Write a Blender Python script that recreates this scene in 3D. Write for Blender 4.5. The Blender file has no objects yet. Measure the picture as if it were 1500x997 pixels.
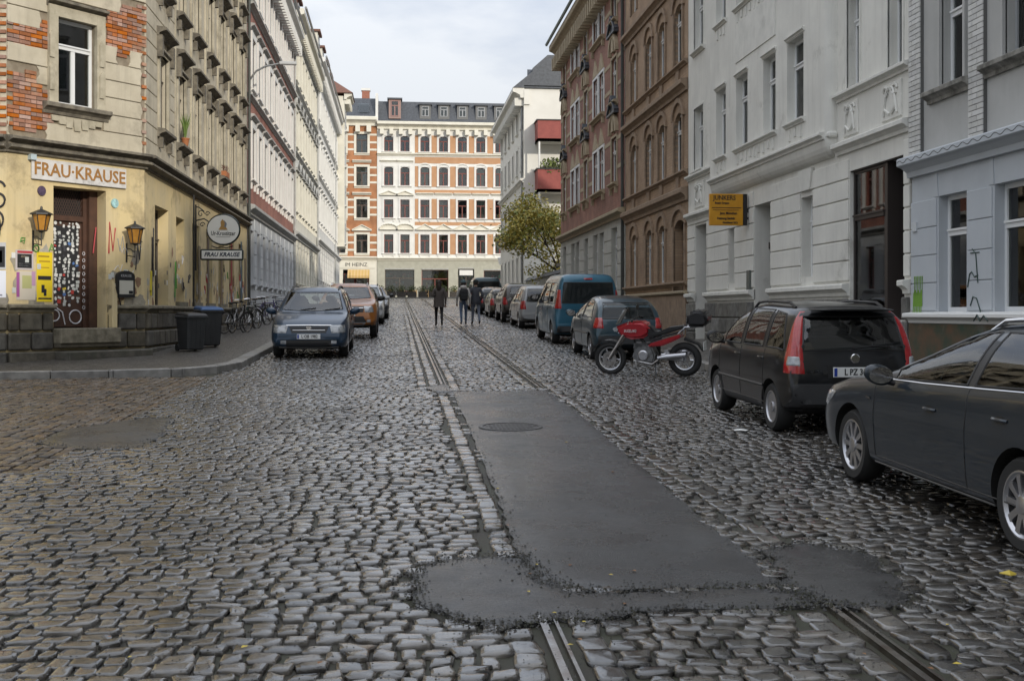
import bpy, bmesh, math, random
import numpy as np
from mathutils import Vector, Matrix, noise
from mathutils.bvhtree import BVHTree
from mathutils.geometry import delaunay_2d_cdt
random.seed(7); RNG = np.random.default_rng(7)
R = math.radians
scene = bpy.context.scene
col = scene.collection
# ------------------------------------------------------------------ camera, sky, sun
F, CX, YH, HC, SLOPE = 1660.0, 750.0, 458.0, 1.76, 0.0282
STOREY = 1.114                          # house elevations below are drawn in units of 1.114 m
YAW = math.atan((CX - 582) / F)
cd = bpy.data.cameras.new('camera'); cam = bpy.data.objects.new('camera', cd); col.objects.link(cam)
cam.location = (0, 0, HC); cam.rotation_euler = (R(90), 0, -YAW)
cd.sensor_width = 36; cd.lens = 36 * F / 1500; cd.shift_y = -(498.5 - YH) / 1500
cd.clip_start = .1; cd.clip_end = 3000; scene.camera = cam
SUN_EL, SUN_AZ = R(21), R(27)           # sun behind the camera, a little to the right
w = bpy.data.worlds.new('World'); scene.world = w; w.use_nodes = True
nt = w.node_tree; nt.nodes.clear()
wo = nt.nodes.new('ShaderNodeOutputWorld'); bg = nt.nodes.new('ShaderNodeBackground')
sky = nt.nodes.new('ShaderNodeTexSky'); sky.sky_type = 'NISHITA'; sky.sun_disc = False
sky.sun_elevation = SUN_EL; sky.sun_rotation = math.pi - SUN_AZ
tc = nt.nodes.new('ShaderNodeTexCoord'); mp = nt.nodes.new('ShaderNodeMapping'); mp.inputs['Scale'].default_value = (1, 1, 2.6)
nz = nt.nodes.new('ShaderNodeTexNoise'); nz.inputs['Scale'].default_value = 3.2; nz.inputs['Detail'].default_value = 7
nz.inputs['Roughness'].default_value = .55
cr = nt.nodes.new('ShaderNodeValToRGB')
cr.color_ramp.elements[0].position = .38; cr.color_ramp.elements[0].color = (3.9, 4.35, 5.2, 1)
cr.color_ramp.elements[1].position = .58; cr.color_ramp.elements[1].color = (6.3, 6.45, 6.7, 1)
mx = nt.nodes.new('ShaderNodeMixRGB'); mx.inputs[0].default_value = .9
nt.links.new(tc.outputs['Generated'], mp.inputs[0]); nt.links.new(mp.outputs[0], nz.inputs[0])
nt.links.new(nz.outputs[0], cr.inputs[0]); nt.links.new(sky.outputs[0], mx.inputs[1]); nt.links.new(cr.outputs[0], mx.inputs[2])
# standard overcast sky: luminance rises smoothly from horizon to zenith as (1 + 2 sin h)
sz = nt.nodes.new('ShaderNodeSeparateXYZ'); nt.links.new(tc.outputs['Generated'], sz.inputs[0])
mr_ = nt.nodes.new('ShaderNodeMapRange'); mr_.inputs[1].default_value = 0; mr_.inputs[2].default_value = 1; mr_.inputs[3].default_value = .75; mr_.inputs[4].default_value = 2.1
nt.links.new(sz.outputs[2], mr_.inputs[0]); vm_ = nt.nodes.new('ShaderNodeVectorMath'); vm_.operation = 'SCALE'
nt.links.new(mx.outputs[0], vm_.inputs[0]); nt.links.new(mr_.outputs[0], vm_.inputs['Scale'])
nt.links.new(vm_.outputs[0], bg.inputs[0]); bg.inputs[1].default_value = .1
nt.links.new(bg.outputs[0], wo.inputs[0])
sl = bpy.data.lights.new('sun', 'SUN'); so = bpy.data.objects.new('sun', sl); col.objects.link(so)
sl.energy = 1.9; sl.angle = R(1.5); sl.color = (1, .93, .82)
sd = Vector((math.sin(SUN_AZ) * math.cos(SUN_EL), -math.cos(SUN_AZ) * math.cos(SUN_EL), math.sin(SUN_EL)))
so.rotation_euler = sd.to_track_quat('Z', 'Y').to_euler(); so.location = sd * 60
vs = scene.view_settings; vs.view_transform = 'Standard'; vs.look = 'None'; vs.gamma = 1; vs.exposure = .48; vs.use_curve_mapping = False
scene.cycles.max_bounces = 6; scene.cycles.diffuse_bounces = 3; scene.cycles.use_denoising = True
# ------------------------------------------------------------------ pixel helpers
FW = Vector((math.sin(YAW), math.cos(YAW), 0)); RT = Vector((math.cos(YAW), -math.sin(YAW), 0))
EYE = Vector((0, 0, HC))
def gz(y): return SLOPE * y if y < 116 else SLOPE * 116
def ray(px, py): return FW + RT * ((px - CX) / F) + Vector((0, 0, (YH - py) / F))
def gp(px, py, dz=0.0):                      # where the line of sight meets the ground
    d = ray(px, py); t = (HC - dz) / (SLOPE * d.y - d.z)
    return EYE + d * t
class Facade:
    def __init__(s, p0, p1, zref=None, kerb=.12, sx=1.0):
        s.sx = sx
        s.p0 = Vector((p0[0], p0[1], 0)); s.p1 = Vector((p1[0], p1[1], 0))
        s.d = (s.p1 - s.p0).normalized(); s.L = (s.p1 - s.p0).length / sx
        s.ang = math.atan2(s.d.y, s.d.x)
        s.base = (gz((p0[1] + p1[1]) / 2) if zref is None else zref) + kerb
    def hit(s, px, out=0.0):
        d = ray(px, 0); n = Vector((s.d.y, -s.d.x, 0)); q = s.p0 + n * out
        return n.dot(q) / n.dot(Vector((d.x, d.y, 0)))
    def u(s, px, out=0.0):
        t = s.hit(px, out); d = ray(px, 0)
        return (Vector((d.x * t, d.y * t, 0)) - s.p0).dot(s.d) / s.sx
    def z(s, px, py, out=0.0): return (HC + s.hit(px, out) * (YH - py) / F - s.base) / STOREY
# ------------------------------------------------------------------ mesh builder
class MB:
    def __init__(s): s.v = []; s.f = []; s.m = []
    def add(s, vs, fs, m=0):
        o = len(s.v); s.v.extend(tuple(p) for p in vs); s.f.extend(tuple(i + o for i in f) for f in fs); s.m.extend([m] * len(fs)); return s
    def box(s, x0, x1, y0, y1, z0, z1, m=0, M=None):
        p = [(x, y, z) for z in (z0, z1) for y in (y0, y1) for x in (x0, x1)]
        if M is not None: p = [M @ Vector(q) for q in p]
        return s.add(p, [(0, 2, 3, 1), (4, 5, 7, 6), (0, 1, 5, 4), (1, 3, 7, 5), (3, 2, 6, 7), (2, 0, 4, 6)], m)
    def quad(s, a, b, c, d, m=0): return s.add([a, b, c, d], [(0, 1, 2, 3)], m)
    def prism(s, poly, y0, y1, m=0):          # polygon in x,z (counter-clockwise seen from -y), pushed from y0 to y1
        n = len(poly); v = [(x, y0, z) for x, z in poly] + [(x, y1, z) for x, z in poly]
        return s.add(v, [tuple(range(n)), tuple(range(2 * n - 1, n - 1, -1))] + [(i + n, (i + 1) % n + n, (i + 1) % n, i) for i in range(n)], m)
    def profile(s, prof, u0, u1, m=0):        # moulding: profile list of (y,z), swept along x
        n = len(prof); v = [(u0, y, z) for y, z in prof] + [(u1, y, z) for y, z in prof]
        return s.add(v, [tuple(range(n - 1, -1, -1)), tuple(range(n, 2 * n))] + [(i, (i + 1) % n, (i + 1) % n + n, i + n) for i in range(n)], m)
    def tube(s, pts, r, n=8, m=0, cap=True):
        pts = [Vector(p) for p in pts]; k = len(pts); rr = r if isinstance(r, (list, tuple)) else [r] * k
        up = Vector((0, 0, 1)); vs = []
        for i, p in enumerate(pts):
            t = (pts[min(i + 1, k - 1)] - pts[max(i - 1, 0)]).normalized()
            a = t.cross(up)
            if a.length < .05: a = t.cross(Vector((1, 0, 0)))
            a.normalize(); b = a.cross(t).normalized()
            vs += [p + (a * math.cos(q) + b * math.sin(q)) * rr[i] for q in [2 * math.pi * j / n for j in range(n)]]
        fs = [(i * n + j, i * n + (j + 1) % n, (i + 1) * n + (j + 1) % n, (i + 1) * n + j) for i in range(k - 1) for j in range(n)]
        if cap: fs += [tuple(range(n - 1, -1, -1)), tuple(range((k - 1) * n, k * n))]
        return s.add(vs, fs, m)
    def lathe(s, prof, n=16, m=0, M=None, closed=False, cap=True):   # prof: (r,z), axis z
        vs = [(r * math.cos(2 * math.pi * j / n), r * math.sin(2 * math.pi * j / n), z) for r, z in prof for j in range(n)]
        if M is not None: vs = [M @ Vector(p) for p in vs]
        k = len(prof); fs = [(i * n + j, i * n + (j + 1) % n, (i + 1) * n + (j + 1) % n, (i + 1) * n + j) for i in range(k - 1) for j in range(n)]
        if closed: fs += [((k - 1) * n + j, (k - 1) * n + (j + 1) % n, (j + 1) % n, j) for j in range(n)]
        elif cap:
            if prof[0][0] > 1e-4: fs.append(tuple(range(n - 1, -1, -1)))
            if prof[-1][0] > 1e-4: fs.append(tuple(range((k - 1) * n, k * n)))
        return s.add(vs, fs, m)
    def mesh(s, name, mats, smooth=False):
        me = bpy.data.meshes.new(name); me.from_pydata(s.v, [], s.f)
        for x in (mats if isinstance(mats, (list, tuple)) else [mats]): me.materials.append(x)
        if max(s.m, default=0) > 0: me.polygons.foreach_set('material_index', s.m)
        if smooth: me.polygons.foreach_set('use_smooth', [True] * len(s.f))
        me.update(); return me
    def obj(s, name, mats, parent=None, smooth=False, bevel=0, kind=None, fix=False):
        me = s.mesh(name, mats, False)
        if fix or smooth or bevel:
            bm = bmesh.new(); bm.from_mesh(me); bmesh.ops.recalc_face_normals(bm, faces=bm.faces)
            if bevel: bmesh.ops.bevel(bm, geom=[e for e in bm.edges if len(e.link_faces) == 2 and e.calc_face_angle(0) > .5], offset=bevel, segments=1, affect='EDGES', clamp_overlap=True)
            bm.to_mesh(me); bm.free()
        if smooth: soft(me, smooth if not isinstance(smooth, bool) else 40)
        return link(name, me, parent, kind)
def soft(me, ang=40):
    me.polygons.foreach_set('use_smooth', [True] * len(me.polygons)); me.set_sharp_from_angle(angle=R(ang))
def link(name, data, parent=None, kind=None):
    o = bpy.data.objects.new(name, data); col.objects.link(o)
    if parent is not None: o.parent = parent
    if kind: o['kind'] = kind
    return o
def tag(o, label, cat, group=None):
    o['label'] = label; o['category'] = cat
    if group: o['group'] = group
    return o
def thing(name, label, cat, loc=(0, 0, 0), rz=0, group=None):
    o = bpy.data.objects.new(name, None); col.objects.link(o); o.empty_display_size = .2
    o.location = loc; o.rotation_euler = (0, 0, rz); return tag(o, label, cat, group)
def copy_tree(o, parent=None):
    c = o.copy(); col.objects.link(c)
    if parent is not None: c.parent = parent
    for ch in list(o.children): copy_tree(ch, c)
    return c
BENCH = bpy.data.scenes.new('workbench')        # small scratch scene for evaluating modifiers and text; removed at the end
def evaluated(*objs):
    for o in objs: BENCH.collection.objects.link(o)
    vl = BENCH.view_layers[0]; vl.update(); dg = vl.depsgraph; dg.update()
    me = bpy.data.meshes.new_from_object(objs[0].evaluated_get(dg))
    for o in objs: bpy.data.objects.remove(o)
    return me
def text_mb(s, size, depth=.004, align='CENTER', shear=0, bold=0, sx=1.0):
    cu = bpy.data.curves.new('t', 'FONT'); cu.body = s; cu.size = size; cu.extrude = depth; cu.align_x = align; cu.align_y = 'CENTER'
    cu.shear = shear; cu.offset = bold; cu.resolution_u = 2
    me = evaluated(bpy.data.objects.new('t', cu)); bpy.data.curves.remove(cu)
    mb = MB()                                  # text lies in x,y -> stand it up in x,z facing -y
    mb.add([(v.co.x * sx, -v.co.z, v.co.y) for v in me.vertices], [tuple(p.vertices) for p in me.polygons])
    bpy.data.meshes.remove(me); return mb
def shift(mb, x=0, y=0, z=0):
    mb.v = [(a + x, b + y, c + z) for a, b, c in mb.v]; return mb
# ------------------------------------------------------------------ materials
MATS = {}
def mat(name, c, rough=.7, c2=None, scale=3.0, metal=0, bump=0, bscale=40, spec=.5, coat=0, stain=0, stain_c=(.05, .045, .035), isl=0, emit=None, rvar=0, streak=0, alpha=None, coord='pos', coatr=.04, cvar=0):
    if name in MATS: return MATS[name]
    m = bpy.data.materials.new(name); m.use_nodes = True; n = m.node_tree; b = n.nodes['Principled BSDF']; L = n.links.new
    b.inputs['Roughness'].default_value = rough; b.inputs['Metallic'].default_value = metal
    b.inputs['Specular IOR Level'].default_value = spec
    if coat: b.inputs['Coat Weight'].default_value = coat; b.inputs['Coat Roughness'].default_value = coatr
    g = n.nodes.new('ShaderNodeNewGeometry') if coord == 'pos' else n.nodes.new('ShaderNodeTexCoord')
    P = g.outputs['Position'] if coord == 'pos' else g.outputs['Object']
    def noise_(sc, det=5, ro=.6, vec=None):
        t = n.nodes.new('ShaderNodeTexNoise'); t.inputs['Scale'].default_value = sc; t.inputs['Detail'].default_value = det; t.inputs['Roughness'].default_value = ro
        L(vec or P, t.inputs['Vector']); return t.outputs['Fac']
    def ramp(x, a, bb, ca=(0, 0, 0, 1), cb=(1, 1, 1, 1)):
        r = n.nodes.new('ShaderNodeValToRGB'); r.color_ramp.elements[0].position = a; r.color_ramp.elements[1].position = bb
        r.color_ramp.elements[0].color = ca; r.color_ramp.elements[1].color = cb; L(x, r.inputs[0]); return r.outputs[0]
    def mixc(f, a, bb):
        q = n.nodes.new('ShaderNodeMixRGB')
        for i, x in ((0, f), (1, a), (2, bb)):
            if hasattr(x, 'is_linked'): L(x, q.inputs[i])
            elif isinstance(x, (int, float)): q.inputs[i].default_value = x
            else: q.inputs[i].default_value = (*x[:3], 1)
        return q.outputs[0]
    out = None
    if c2 is not None: out = ramp(noise_(scale), .35, .65, (*c, 1), (*c2, 1))
    else: b.inputs['Base Color'].default_value = (*c, 1)
    cur = out if out is not None else c
    if isl:
        gi = n.nodes.new('ShaderNodeNewGeometry'); oi = n.nodes.new('ShaderNodeObjectInfo'); ad = n.nodes.new('ShaderNodeMath'); ad.operation = 'ADD'
        L(gi.outputs['Random Per Island'], ad.inputs[0]); L(oi.outputs['Random'], ad.inputs[1]); fr = n.nodes.new('ShaderNodeMath'); fr.operation = 'FRACT'; L(ad.outputs[0], fr.inputs[0])
        hs = n.nodes.new('ShaderNodeHueSaturation'); mr = n.nodes.new('ShaderNodeMapRange'); mr.inputs[3].default_value = 1 - isl; mr.inputs[4].default_value = 1 + isl
        L(fr.outputs[0], mr.inputs[0]); L(mr.outputs[0], hs.inputs['Value'])
        if hasattr(cur, 'is_linked'): L(cur, hs.inputs['Color'])
        else: hs.inputs['Color'].default_value = (*cur, 1)
        m2 = n.nodes.new('ShaderNodeMath'); m2.operation = 'MULTIPLY'; m2.inputs[1].default_value = 7.31; L(fr.outputs[0], m2.inputs[0])
        m3 = n.nodes.new('ShaderNodeMath'); m3.operation = 'FRACT'; L(m2.outputs[0], m3.inputs[0])
        mr2 = n.nodes.new('ShaderNodeMapRange'); mr2.inputs[3].default_value = .6; mr2.inputs[4].default_value = 1.5; L(m3.outputs[0], mr2.inputs[0]); L(mr2.outputs[0], hs.inputs['Saturation'])
        cur = hs.outputs[0]
    if stain: cur = mixc(ramp(noise_(.9, 8, .7), .62 - .3 * stain, .8 - .15 * stain), cur, mixc(.55, stain_c, stain_c))
    if streak:
        vm = n.nodes.new('ShaderNodeMapping'); vm.inputs['Scale'].default_value = (4, 4, .25); L(P, vm.inputs[0])
        cur = mixc(ramp(noise_(1.6, 6, .65, vm.outputs[0]), .5, .5 + .45 / max(streak, .1) * .5, (0, 0, 0, 1), (streak, streak, streak, 1)), cur, stain_c)
    if hasattr(cur, 'is_linked'): L(cur, b.inputs['Base Color'])
    if rvar:
        mr = n.nodes.new('ShaderNodeMapRange'); mr.inputs[3].default_value = max(.02, rough - rvar); mr.inputs[4].default_value = min(1, rough + rvar)
        mr.inputs[1].default_value = .35; mr.inputs[2].default_value = .65; L(noise_(1.7, 6, .7), mr.inputs[0]); L(mr.outputs[0], b.inputs['Roughness'])
    if bump:
        bp = n.nodes.new('ShaderNodeBump'); bp.inputs['Strength'].default_value = bump; bp.inputs['Distance'].default_value = .01
        L(noise_(bscale, 6, .7), bp.inputs['Height']); L(bp.outputs[0], b.inputs['Normal'])
    if cvar:                                   # patchy wetness: the water film is thicker in some places than in others
        mr = n.nodes.new('ShaderNodeMapRange'); mr.inputs[1].default_value = .36; mr.inputs[2].default_value = .6; mr.inputs[3].default_value = max(0, coat - cvar); mr.inputs[4].default_value = min(1, coat + cvar * .3)
        L(noise_(.55, 7, .72), mr.inputs[0]); L(mr.outputs[0], b.inputs['Coat Weight'])
    if emit: b.inputs['Emission Color'].default_value = (*emit[:3], 1); b.inputs['Emission Strength'].default_value = emit[3]
    MATS[name] = m; return m
def glass(name, tint=(.02, .025, .03), clear=.0, rough=.02):
    if name in MATS: return MATS[name]
    m = bpy.data.materials.new(name); m.use_nodes = True; n = m.node_tree; b = n.nodes['Principled BSDF']
    b.inputs['Base Color'].default_value = (*tint, 1); b.inputs['Roughness'].default_value = rough; b.inputs['IOR'].default_value = 1.48; b.inputs['Specular IOR Level'].default_value = .35
    if clear:
        t = n.nodes.new('ShaderNodeBsdfTransparent'); t.inputs[0].default_value = (.75, .8, .78, 1)
        gl = n.nodes.new('ShaderNodeBsdfGlossy'); gl.inputs['Roughness'].default_value = .02
        fr = n.nodes.new('ShaderNodeFresnel'); fr.inputs[0].default_value = 1.9; mxs = n.nodes.new('ShaderNodeMixShader')
        n.links.new(fr.outputs[0], mxs.inputs[0]); n.links.new(t.outputs[0], mxs.inputs[1]); n.links.new(gl.outputs[0], mxs.inputs[2])
        n.links.new(mxs.outputs[0], n.nodes['Material Output'].inputs[0])
    MATS[name] = m; return m
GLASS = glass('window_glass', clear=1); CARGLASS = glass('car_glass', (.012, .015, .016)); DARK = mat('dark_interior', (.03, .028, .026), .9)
BLACK = mat('black_plastic', (.015, .015, .016), .45); IRON = mat('wrought_iron', (.02, .02, .02), .5, bump=.2); RUBBER = mat('tyre_rubber', (.018, .018, .018), .75)
WHITE = mat('white_paint', (.78, .78, .76), .5); STEEL = mat('worn_steel', (.42, .41, .4), .32, metal=1, c2=(.25, .22, .2), scale=9, rvar=.1)
# ------------------------------------------------------------------ ground, road, pavements
SOIL = mat('joint_soil', (.024, .019, .013), .6, c2=(.028, .03, .013), scale=2.5, bump=.5, bscale=120)
STONE_R = mat('wet_cobble', (.075, .067, .058), .13, c2=(.036, .034, .032), scale=11, isl=.65, coat=.75, coatr=.1, cvar=.6, bump=.3, bscale=26, stain=.22, stain_c=(.075, .052, .034), rvar=.14, spec=.75)
STONE_L = mat('brown_cobble', (.11, .082, .058), .32, c2=(.06, .046, .035), scale=12, isl=.5, bump=.35, bscale=55, rvar=.14)
ASPH = mat('wet_asphalt', (.024, .0255, .0275), .3, c2=(.014, .015, .016), scale=1.6, stain=.2, stain_c=(.016, .016, .017), coat=.22, coatr=.18, cvar=.22, bump=.9, bscale=80, rvar=.14, spec=.75)
ASPH2 = mat('old_asphalt', (.026, .0255, .025), .34, c2=(.012, .012, .012), scale=5, coat=.25, coatr=.2, cvar=.25, bump=1, bscale=45, rvar=.2, spec=.7)
KERB = mat('granite_kerb', (.24, .23, .21), .5, c2=(.13, .125, .115), scale=5, isl=.2, bump=.3, bscale=60, rvar=.1)
def mosaic(name):
    m = bpy.data.materials.new(name); m.use_nodes = True; n = m.node_tree; b = n.nodes['Principled BSDF']; L = n.links.new; g_ = n.nodes.new('ShaderNodeNewGeometry')
    v = n.nodes.new('ShaderNodeTexVoronoi'); v.feature = 'DISTANCE_TO_EDGE'; v.inputs['Scale'].default_value = 13; v2 = n.nodes.new('ShaderNodeTexVoronoi'); v2.inputs['Scale'].default_value = 13; L(g_.outputs['Position'], v.inputs['Vector']); L(g_.outputs['Position'], v2.inputs['Vector'])
    r = n.nodes.new('ShaderNodeMapRange'); r.inputs[1].default_value = 0; r.inputs[2].default_value = .12; L(v.outputs[0], r.inputs[0]); hs = n.nodes.new('ShaderNodeHueSaturation'); hs.inputs['Color'].default_value = (.1, .09, .078, 1); sp = n.nodes.new('ShaderNodeSeparateColor'); L(v2.outputs['Color'], sp.inputs[0])
    mr = n.nodes.new('ShaderNodeMapRange'); mr.inputs[3].default_value = .45; mr.inputs[4].default_value = 1.4; L(sp.outputs[0], mr.inputs[0]); L(mr.outputs[0], hs.inputs['Value']); mx_ = n.nodes.new('ShaderNodeMixRGB'); mx_.inputs[1].default_value = (.02, .018, .014, 1); L(r.outputs[0], mx_.inputs[0]); L(hs.outputs[0], mx_.inputs[2]); L(mx_.outputs[0], b.inputs['Base Color'])
    bp = n.nodes.new('ShaderNodeBump'); bp.inputs['Strength'].default_value = .8; bp.inputs['Distance'].default_value = .012; L(r.outputs[0], bp.inputs['Height']); L(bp.outputs[0], b.inputs['Normal']); b.inputs['Roughness'].default_value = .38; MATS[name] = m; return m
PAVE = mosaic('mosaic_paving')
def sheet(name, xs, ys, dz, m, **k):
    mb = MB(); n = len(xs); mb.add([(x, y, gz(y) + dz) for y in ys for x in xs], [(j * n + i, j * n + i + 1, (j + 1) * n + i + 1, (j + 1) * n + i) for j in range(len(ys) - 1) for i in range(n - 1)])
    return mb.obj(name, m, kind='structure')
ground = sheet('ground', [-900, 900], [-300, 116, 1500], -.25, SOIL)
LK, RK = -3.1, 6.13                       # kerb lines left and right
road = sheet('road', [-60, 60], [-40, 116, 131], -.024, SOIL)
road['label'] = 'wet cobbled street'
def inpoly(x, y, P):
    c = np.zeros(np.shape(x), bool); n = len(P); j = n - 1
    for i in range(n):
        xi, yi = P[i]; xj, yj = P[j]
        q = ((yi > y) != (yj > y)) & (x < (xj - xi) * (y - yi) / (yj - yi + 1e-12) + xi); c ^= q; j = i
    return c
def pxpoly(pts, n=5, jit=.02):
    n *= 2; jit *= 1.5
    P = [gp(*p) for p in pts]; out = []
    for i, a in enumerate(P):
        b = P[(i + 1) % len(P)]
        for k in range(n):
            q = a.lerp(b, k / n); out.append((q.x + random.uniform(-jit, jit), q.y + random.uniform(-jit, jit)))
    return out
main_patch = pxpoly([(662, 573), (802, 572), (850, 606), (905, 654), (965, 706), (1030, 757), (1100, 812), (1152, 858), (1040, 858), (920, 862), (850, 862), (775, 852), (766, 826), (752, 795), (733, 740), (718, 700), (700, 655), (684, 620)], 4, .012)
blob = pxpoly([(600, 842), (650, 820), (745, 812), (785, 826), (800, 852), (860, 868), (1000, 866), (1100, 860), (1185, 868), (1195, 884), (1100, 892), (960, 892), (880, 905), (800, 905), (740, 918), (665, 905), (610, 880)], 4, .02)
right_patch = pxpoly([(1118, 803), (1180, 795), (1270, 808), (1320, 850), (1330, 885), (1235, 888), (1198, 880), (1150, 852)], 4, .025)
left_patch = pxpoly([(50, 648), (95, 628), (215, 611), (256, 612), (235, 640), (205, 655), (120, 657)], 4, .02)
tiny_patch = pxpoly([(622, 566), (655, 562), (662, 573), (690, 574), (640, 576)], 3, .02)
def slab(name, poly, top, m, parent, label=None):
    pts = [Vector(p) for p in poly]; n = len(pts)
    x0, x1 = min(p[0] for p in poly), max(p[0] for p in poly); y0, y1 = min(p[1] for p in poly), max(p[1] for p in poly)
    gx, gy = np.meshgrid(np.arange(x0, x1, .14), np.arange(y0, y1, .14)); k = inpoly(gx, gy, poly)
    inner = [Vector((a, b)) for a, b in zip(gx[k], gy[k])]
    v, e, f, *_ = delaunay_2d_cdt(pts + inner, [(i, (i + 1) % n) for i in range(n)], [list(range(n))], 1, 1e-5)
    def zz(p, i): return gz(p.y) + (top - .012 if i < n else top + .006 * noise.noise((p.x * 1.5, p.y * .8, 3)) + .004 * noise.noise((p.x * 6, p.y * 5, 1)))
    mb = MB(); mb.add([(p.x, p.y, zz(p, i)) for i, p in enumerate(v)], f)
    mb.add([(p.x, p.y, gz(p.y) + top - .012) for p in pts] + [(p.x, p.y, gz(p.y) - .05) for p in pts], [(i, (i + 1) % n, (i + 1) % n + n, i + n) for i in range(n)])
    o = mb.obj(name, m, parent, smooth=50)
    if label: o['label'] = label
    return o
slab('asphalt_patch', main_patch, .009, ASPH, road, 'long smooth asphalt patch between the tram rails')
slab('asphalt_patch', blob, .011, ASPH2, road, 'rough ragged asphalt patch across the rail ends')
slab('asphalt_patch', right_patch, .007, ASPH2, road, 'dark asphalt patch beside the right rail end')
slab('asphalt_patch', left_patch, .007, ASPH, road, 'dark asphalt patch in the side street mouth')
slab('asphalt_patch', tiny_patch, .012, ASPH2, road)
RX = (.78, 2.37)                          # rail positions
RAILS = [(x, a, b) for x in RX for a, b in ((18.6, 112.0), (2.5, 6.0))]
# ---- cobbles
OCT = np.array([(1, .7), (.76, 1), (-.76, 1), (-1, .7), (-1, -.7), (-.76, -1), (.76, -1), (1, -.7)], float)
def rows(u0, u1, v0, v1, pitch, wmin, wmax, vjit=.0):
    C = []; v = v0
    while v < v1:
        p = pitch * random.uniform(.88, 1.12); u = u0 - random.uniform(0, wmax)
        while u < u1:
            wd = random.uniform(wmin, wmax); C.append((u + wd / 2, v + p / 2 + random.uniform(-vjit, vjit), wd / 2, p / 2)); u += wd
        v += p
    return np.array(C)
def wav(a, b, s): return np.array([noise.noise((x * s, y * s, 5.5)) for x, y in zip(a, b)])
zones = []
C = rows(-10, 9, 3.3, 10.8, .122, .085, .2, .016); zones.append((C[:, 0], C[:, 1] + .07 * wav(C[:, 0], C[:, 1], .6), C[:, 2], C[:, 3], .13, 0))
C = rows(-3.34, RK, 10.8, 40, .12, .09, .18, .008); zones.append((C[:, 0], C[:, 1] + .07 * wav(C[:, 0], C[:, 1], .5), C[:, 2], C[:, 3], .08, 0))
C = rows(LK, RK, 40, 76, .15, .12, .22, .006); zones.append((C[:, 0], C[:, 1] + .10 * wav(C[:, 0], C[:, 1], .6), C[:, 2], C[:, 3], .06, 0))
C = rows(LK, RK, 76, 112, .2, .18, .3, .0); zones.append((C[:, 0], C[:, 1], C[:, 2], C[:, 3], .04, 0))
C = rows(10.8, 21.0, -10, -3.34, .13, .12, .22, .006); zones.append((C[:, 1] + .05 * wav(C[:, 0], C[:, 1], .8), C[:, 0], C[:, 3], C[:, 2], .07, 1))
# lengthwise setts beside the rails and the old rail line beside the asphalt
S = []
for x0, ys in ((RX[0] - .17, (2.5, 6)), (RX[0] - .17, (18.6, 112)), (.70, (6.75, 18.5)), (RX[0] + .17, (2.5, 6)), (RX[0] + .17, (18.6, 112)), (RX[1] - .17, (18.6, 112)), (RX[1] + .18, (3, 112)), (RX[1] - .17, (2.5, 5.9)), (RX[0] - .36, (18.6, 60))):
    y = ys[0]
    while y < ys[1]:
        l = random.uniform(.15, .24); S.append((x0 + random.uniform(-.008, .008), y + l / 2, .082, l / 2)); y += l
S = np.array(S); zones.append((S[:, 0], S[:, 1], S[:, 2], S[:, 3], .06, 2))
KX = [(-60, 20.45), (-9, 20.55), (-5.1, 21.1), (-3.95, 21.5), (-3.4, 22.1), (LK, 23.1), (LK, 112)]
side = KX + [(-60, 112)]
allst = []
for cx, cy, hx, hy, jit, kind in zones:
    k = np.ones(len(cx), bool)
    for P in (main_patch, blob, right_patch, left_patch, tiny_patch): k &= ~inpoly(cx, cy, P)
    k &= ~inpoly(cx, cy, side) & (cx < RK - .05)
    if kind != 2:
        k &= ~((cx > -3) & (cy > 18.6) & ((np.abs(cx - RX[0]) < .27) | (np.abs(cx - RX[1]) < .27)))
        k &= ~((cy < 6.05) & ((np.abs(cx - RX[0]) < .27) | (np.abs(cx - RX[1]) < .27)))
        k &= ~((cy > 6.7) & (cy < 18.6) & (np.abs(cx - .70) < .13)) & ~((cy > 6) & (cy < 18.6) & (np.abs(cx - RX[1] - .18) < .1))
        k &= ~((cy > 18.6) & (cy < 60) & (np.abs(cx - RX[0] + .36) < .1))
    if kind == 0: k &= ~((cx < -3.34) & (cy > 10.8))
    if kind == 2: k &= ~((np.abs(cx - RX[0] + .17) < .03) & (cy > 6) & (cy < 7.2))
    D = cx * FW.x + cy * FW.y; px = CX + F * (cx * RT.x + cy * RT.y) / D
    k &= (D > 3.6) & (px > -420) & (px < 1900)
    for a in zip(cx[k], cy[k], hx[k], hy[k], D[k], px[k]): allst.append((*a, jit, 1 if kind == 1 else 0, kind))
A = np.array(allst); NS = len(A); o_ = np.argsort(A[:, 4]); A = A[o_]
gap = np.where(A[:, 1] < 12, .008, .006)
hx = np.maximum(A[:, 2] - gap, .03); hy = np.maximum(A[:, 3] - gap, .03)
ang = RNG.normal(0, .045, NS) * np.where(A[:, 1] < 11, 1.6, 1)
oc = OCT[None] * (1 + RNG.normal(0, 1, (NS, 8, 2)) * A[:, 6][:, None, None])
X = oc[:, :, 0] * hx[:, None]; Y = oc[:, :, 1] * hy[:, None]
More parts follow.
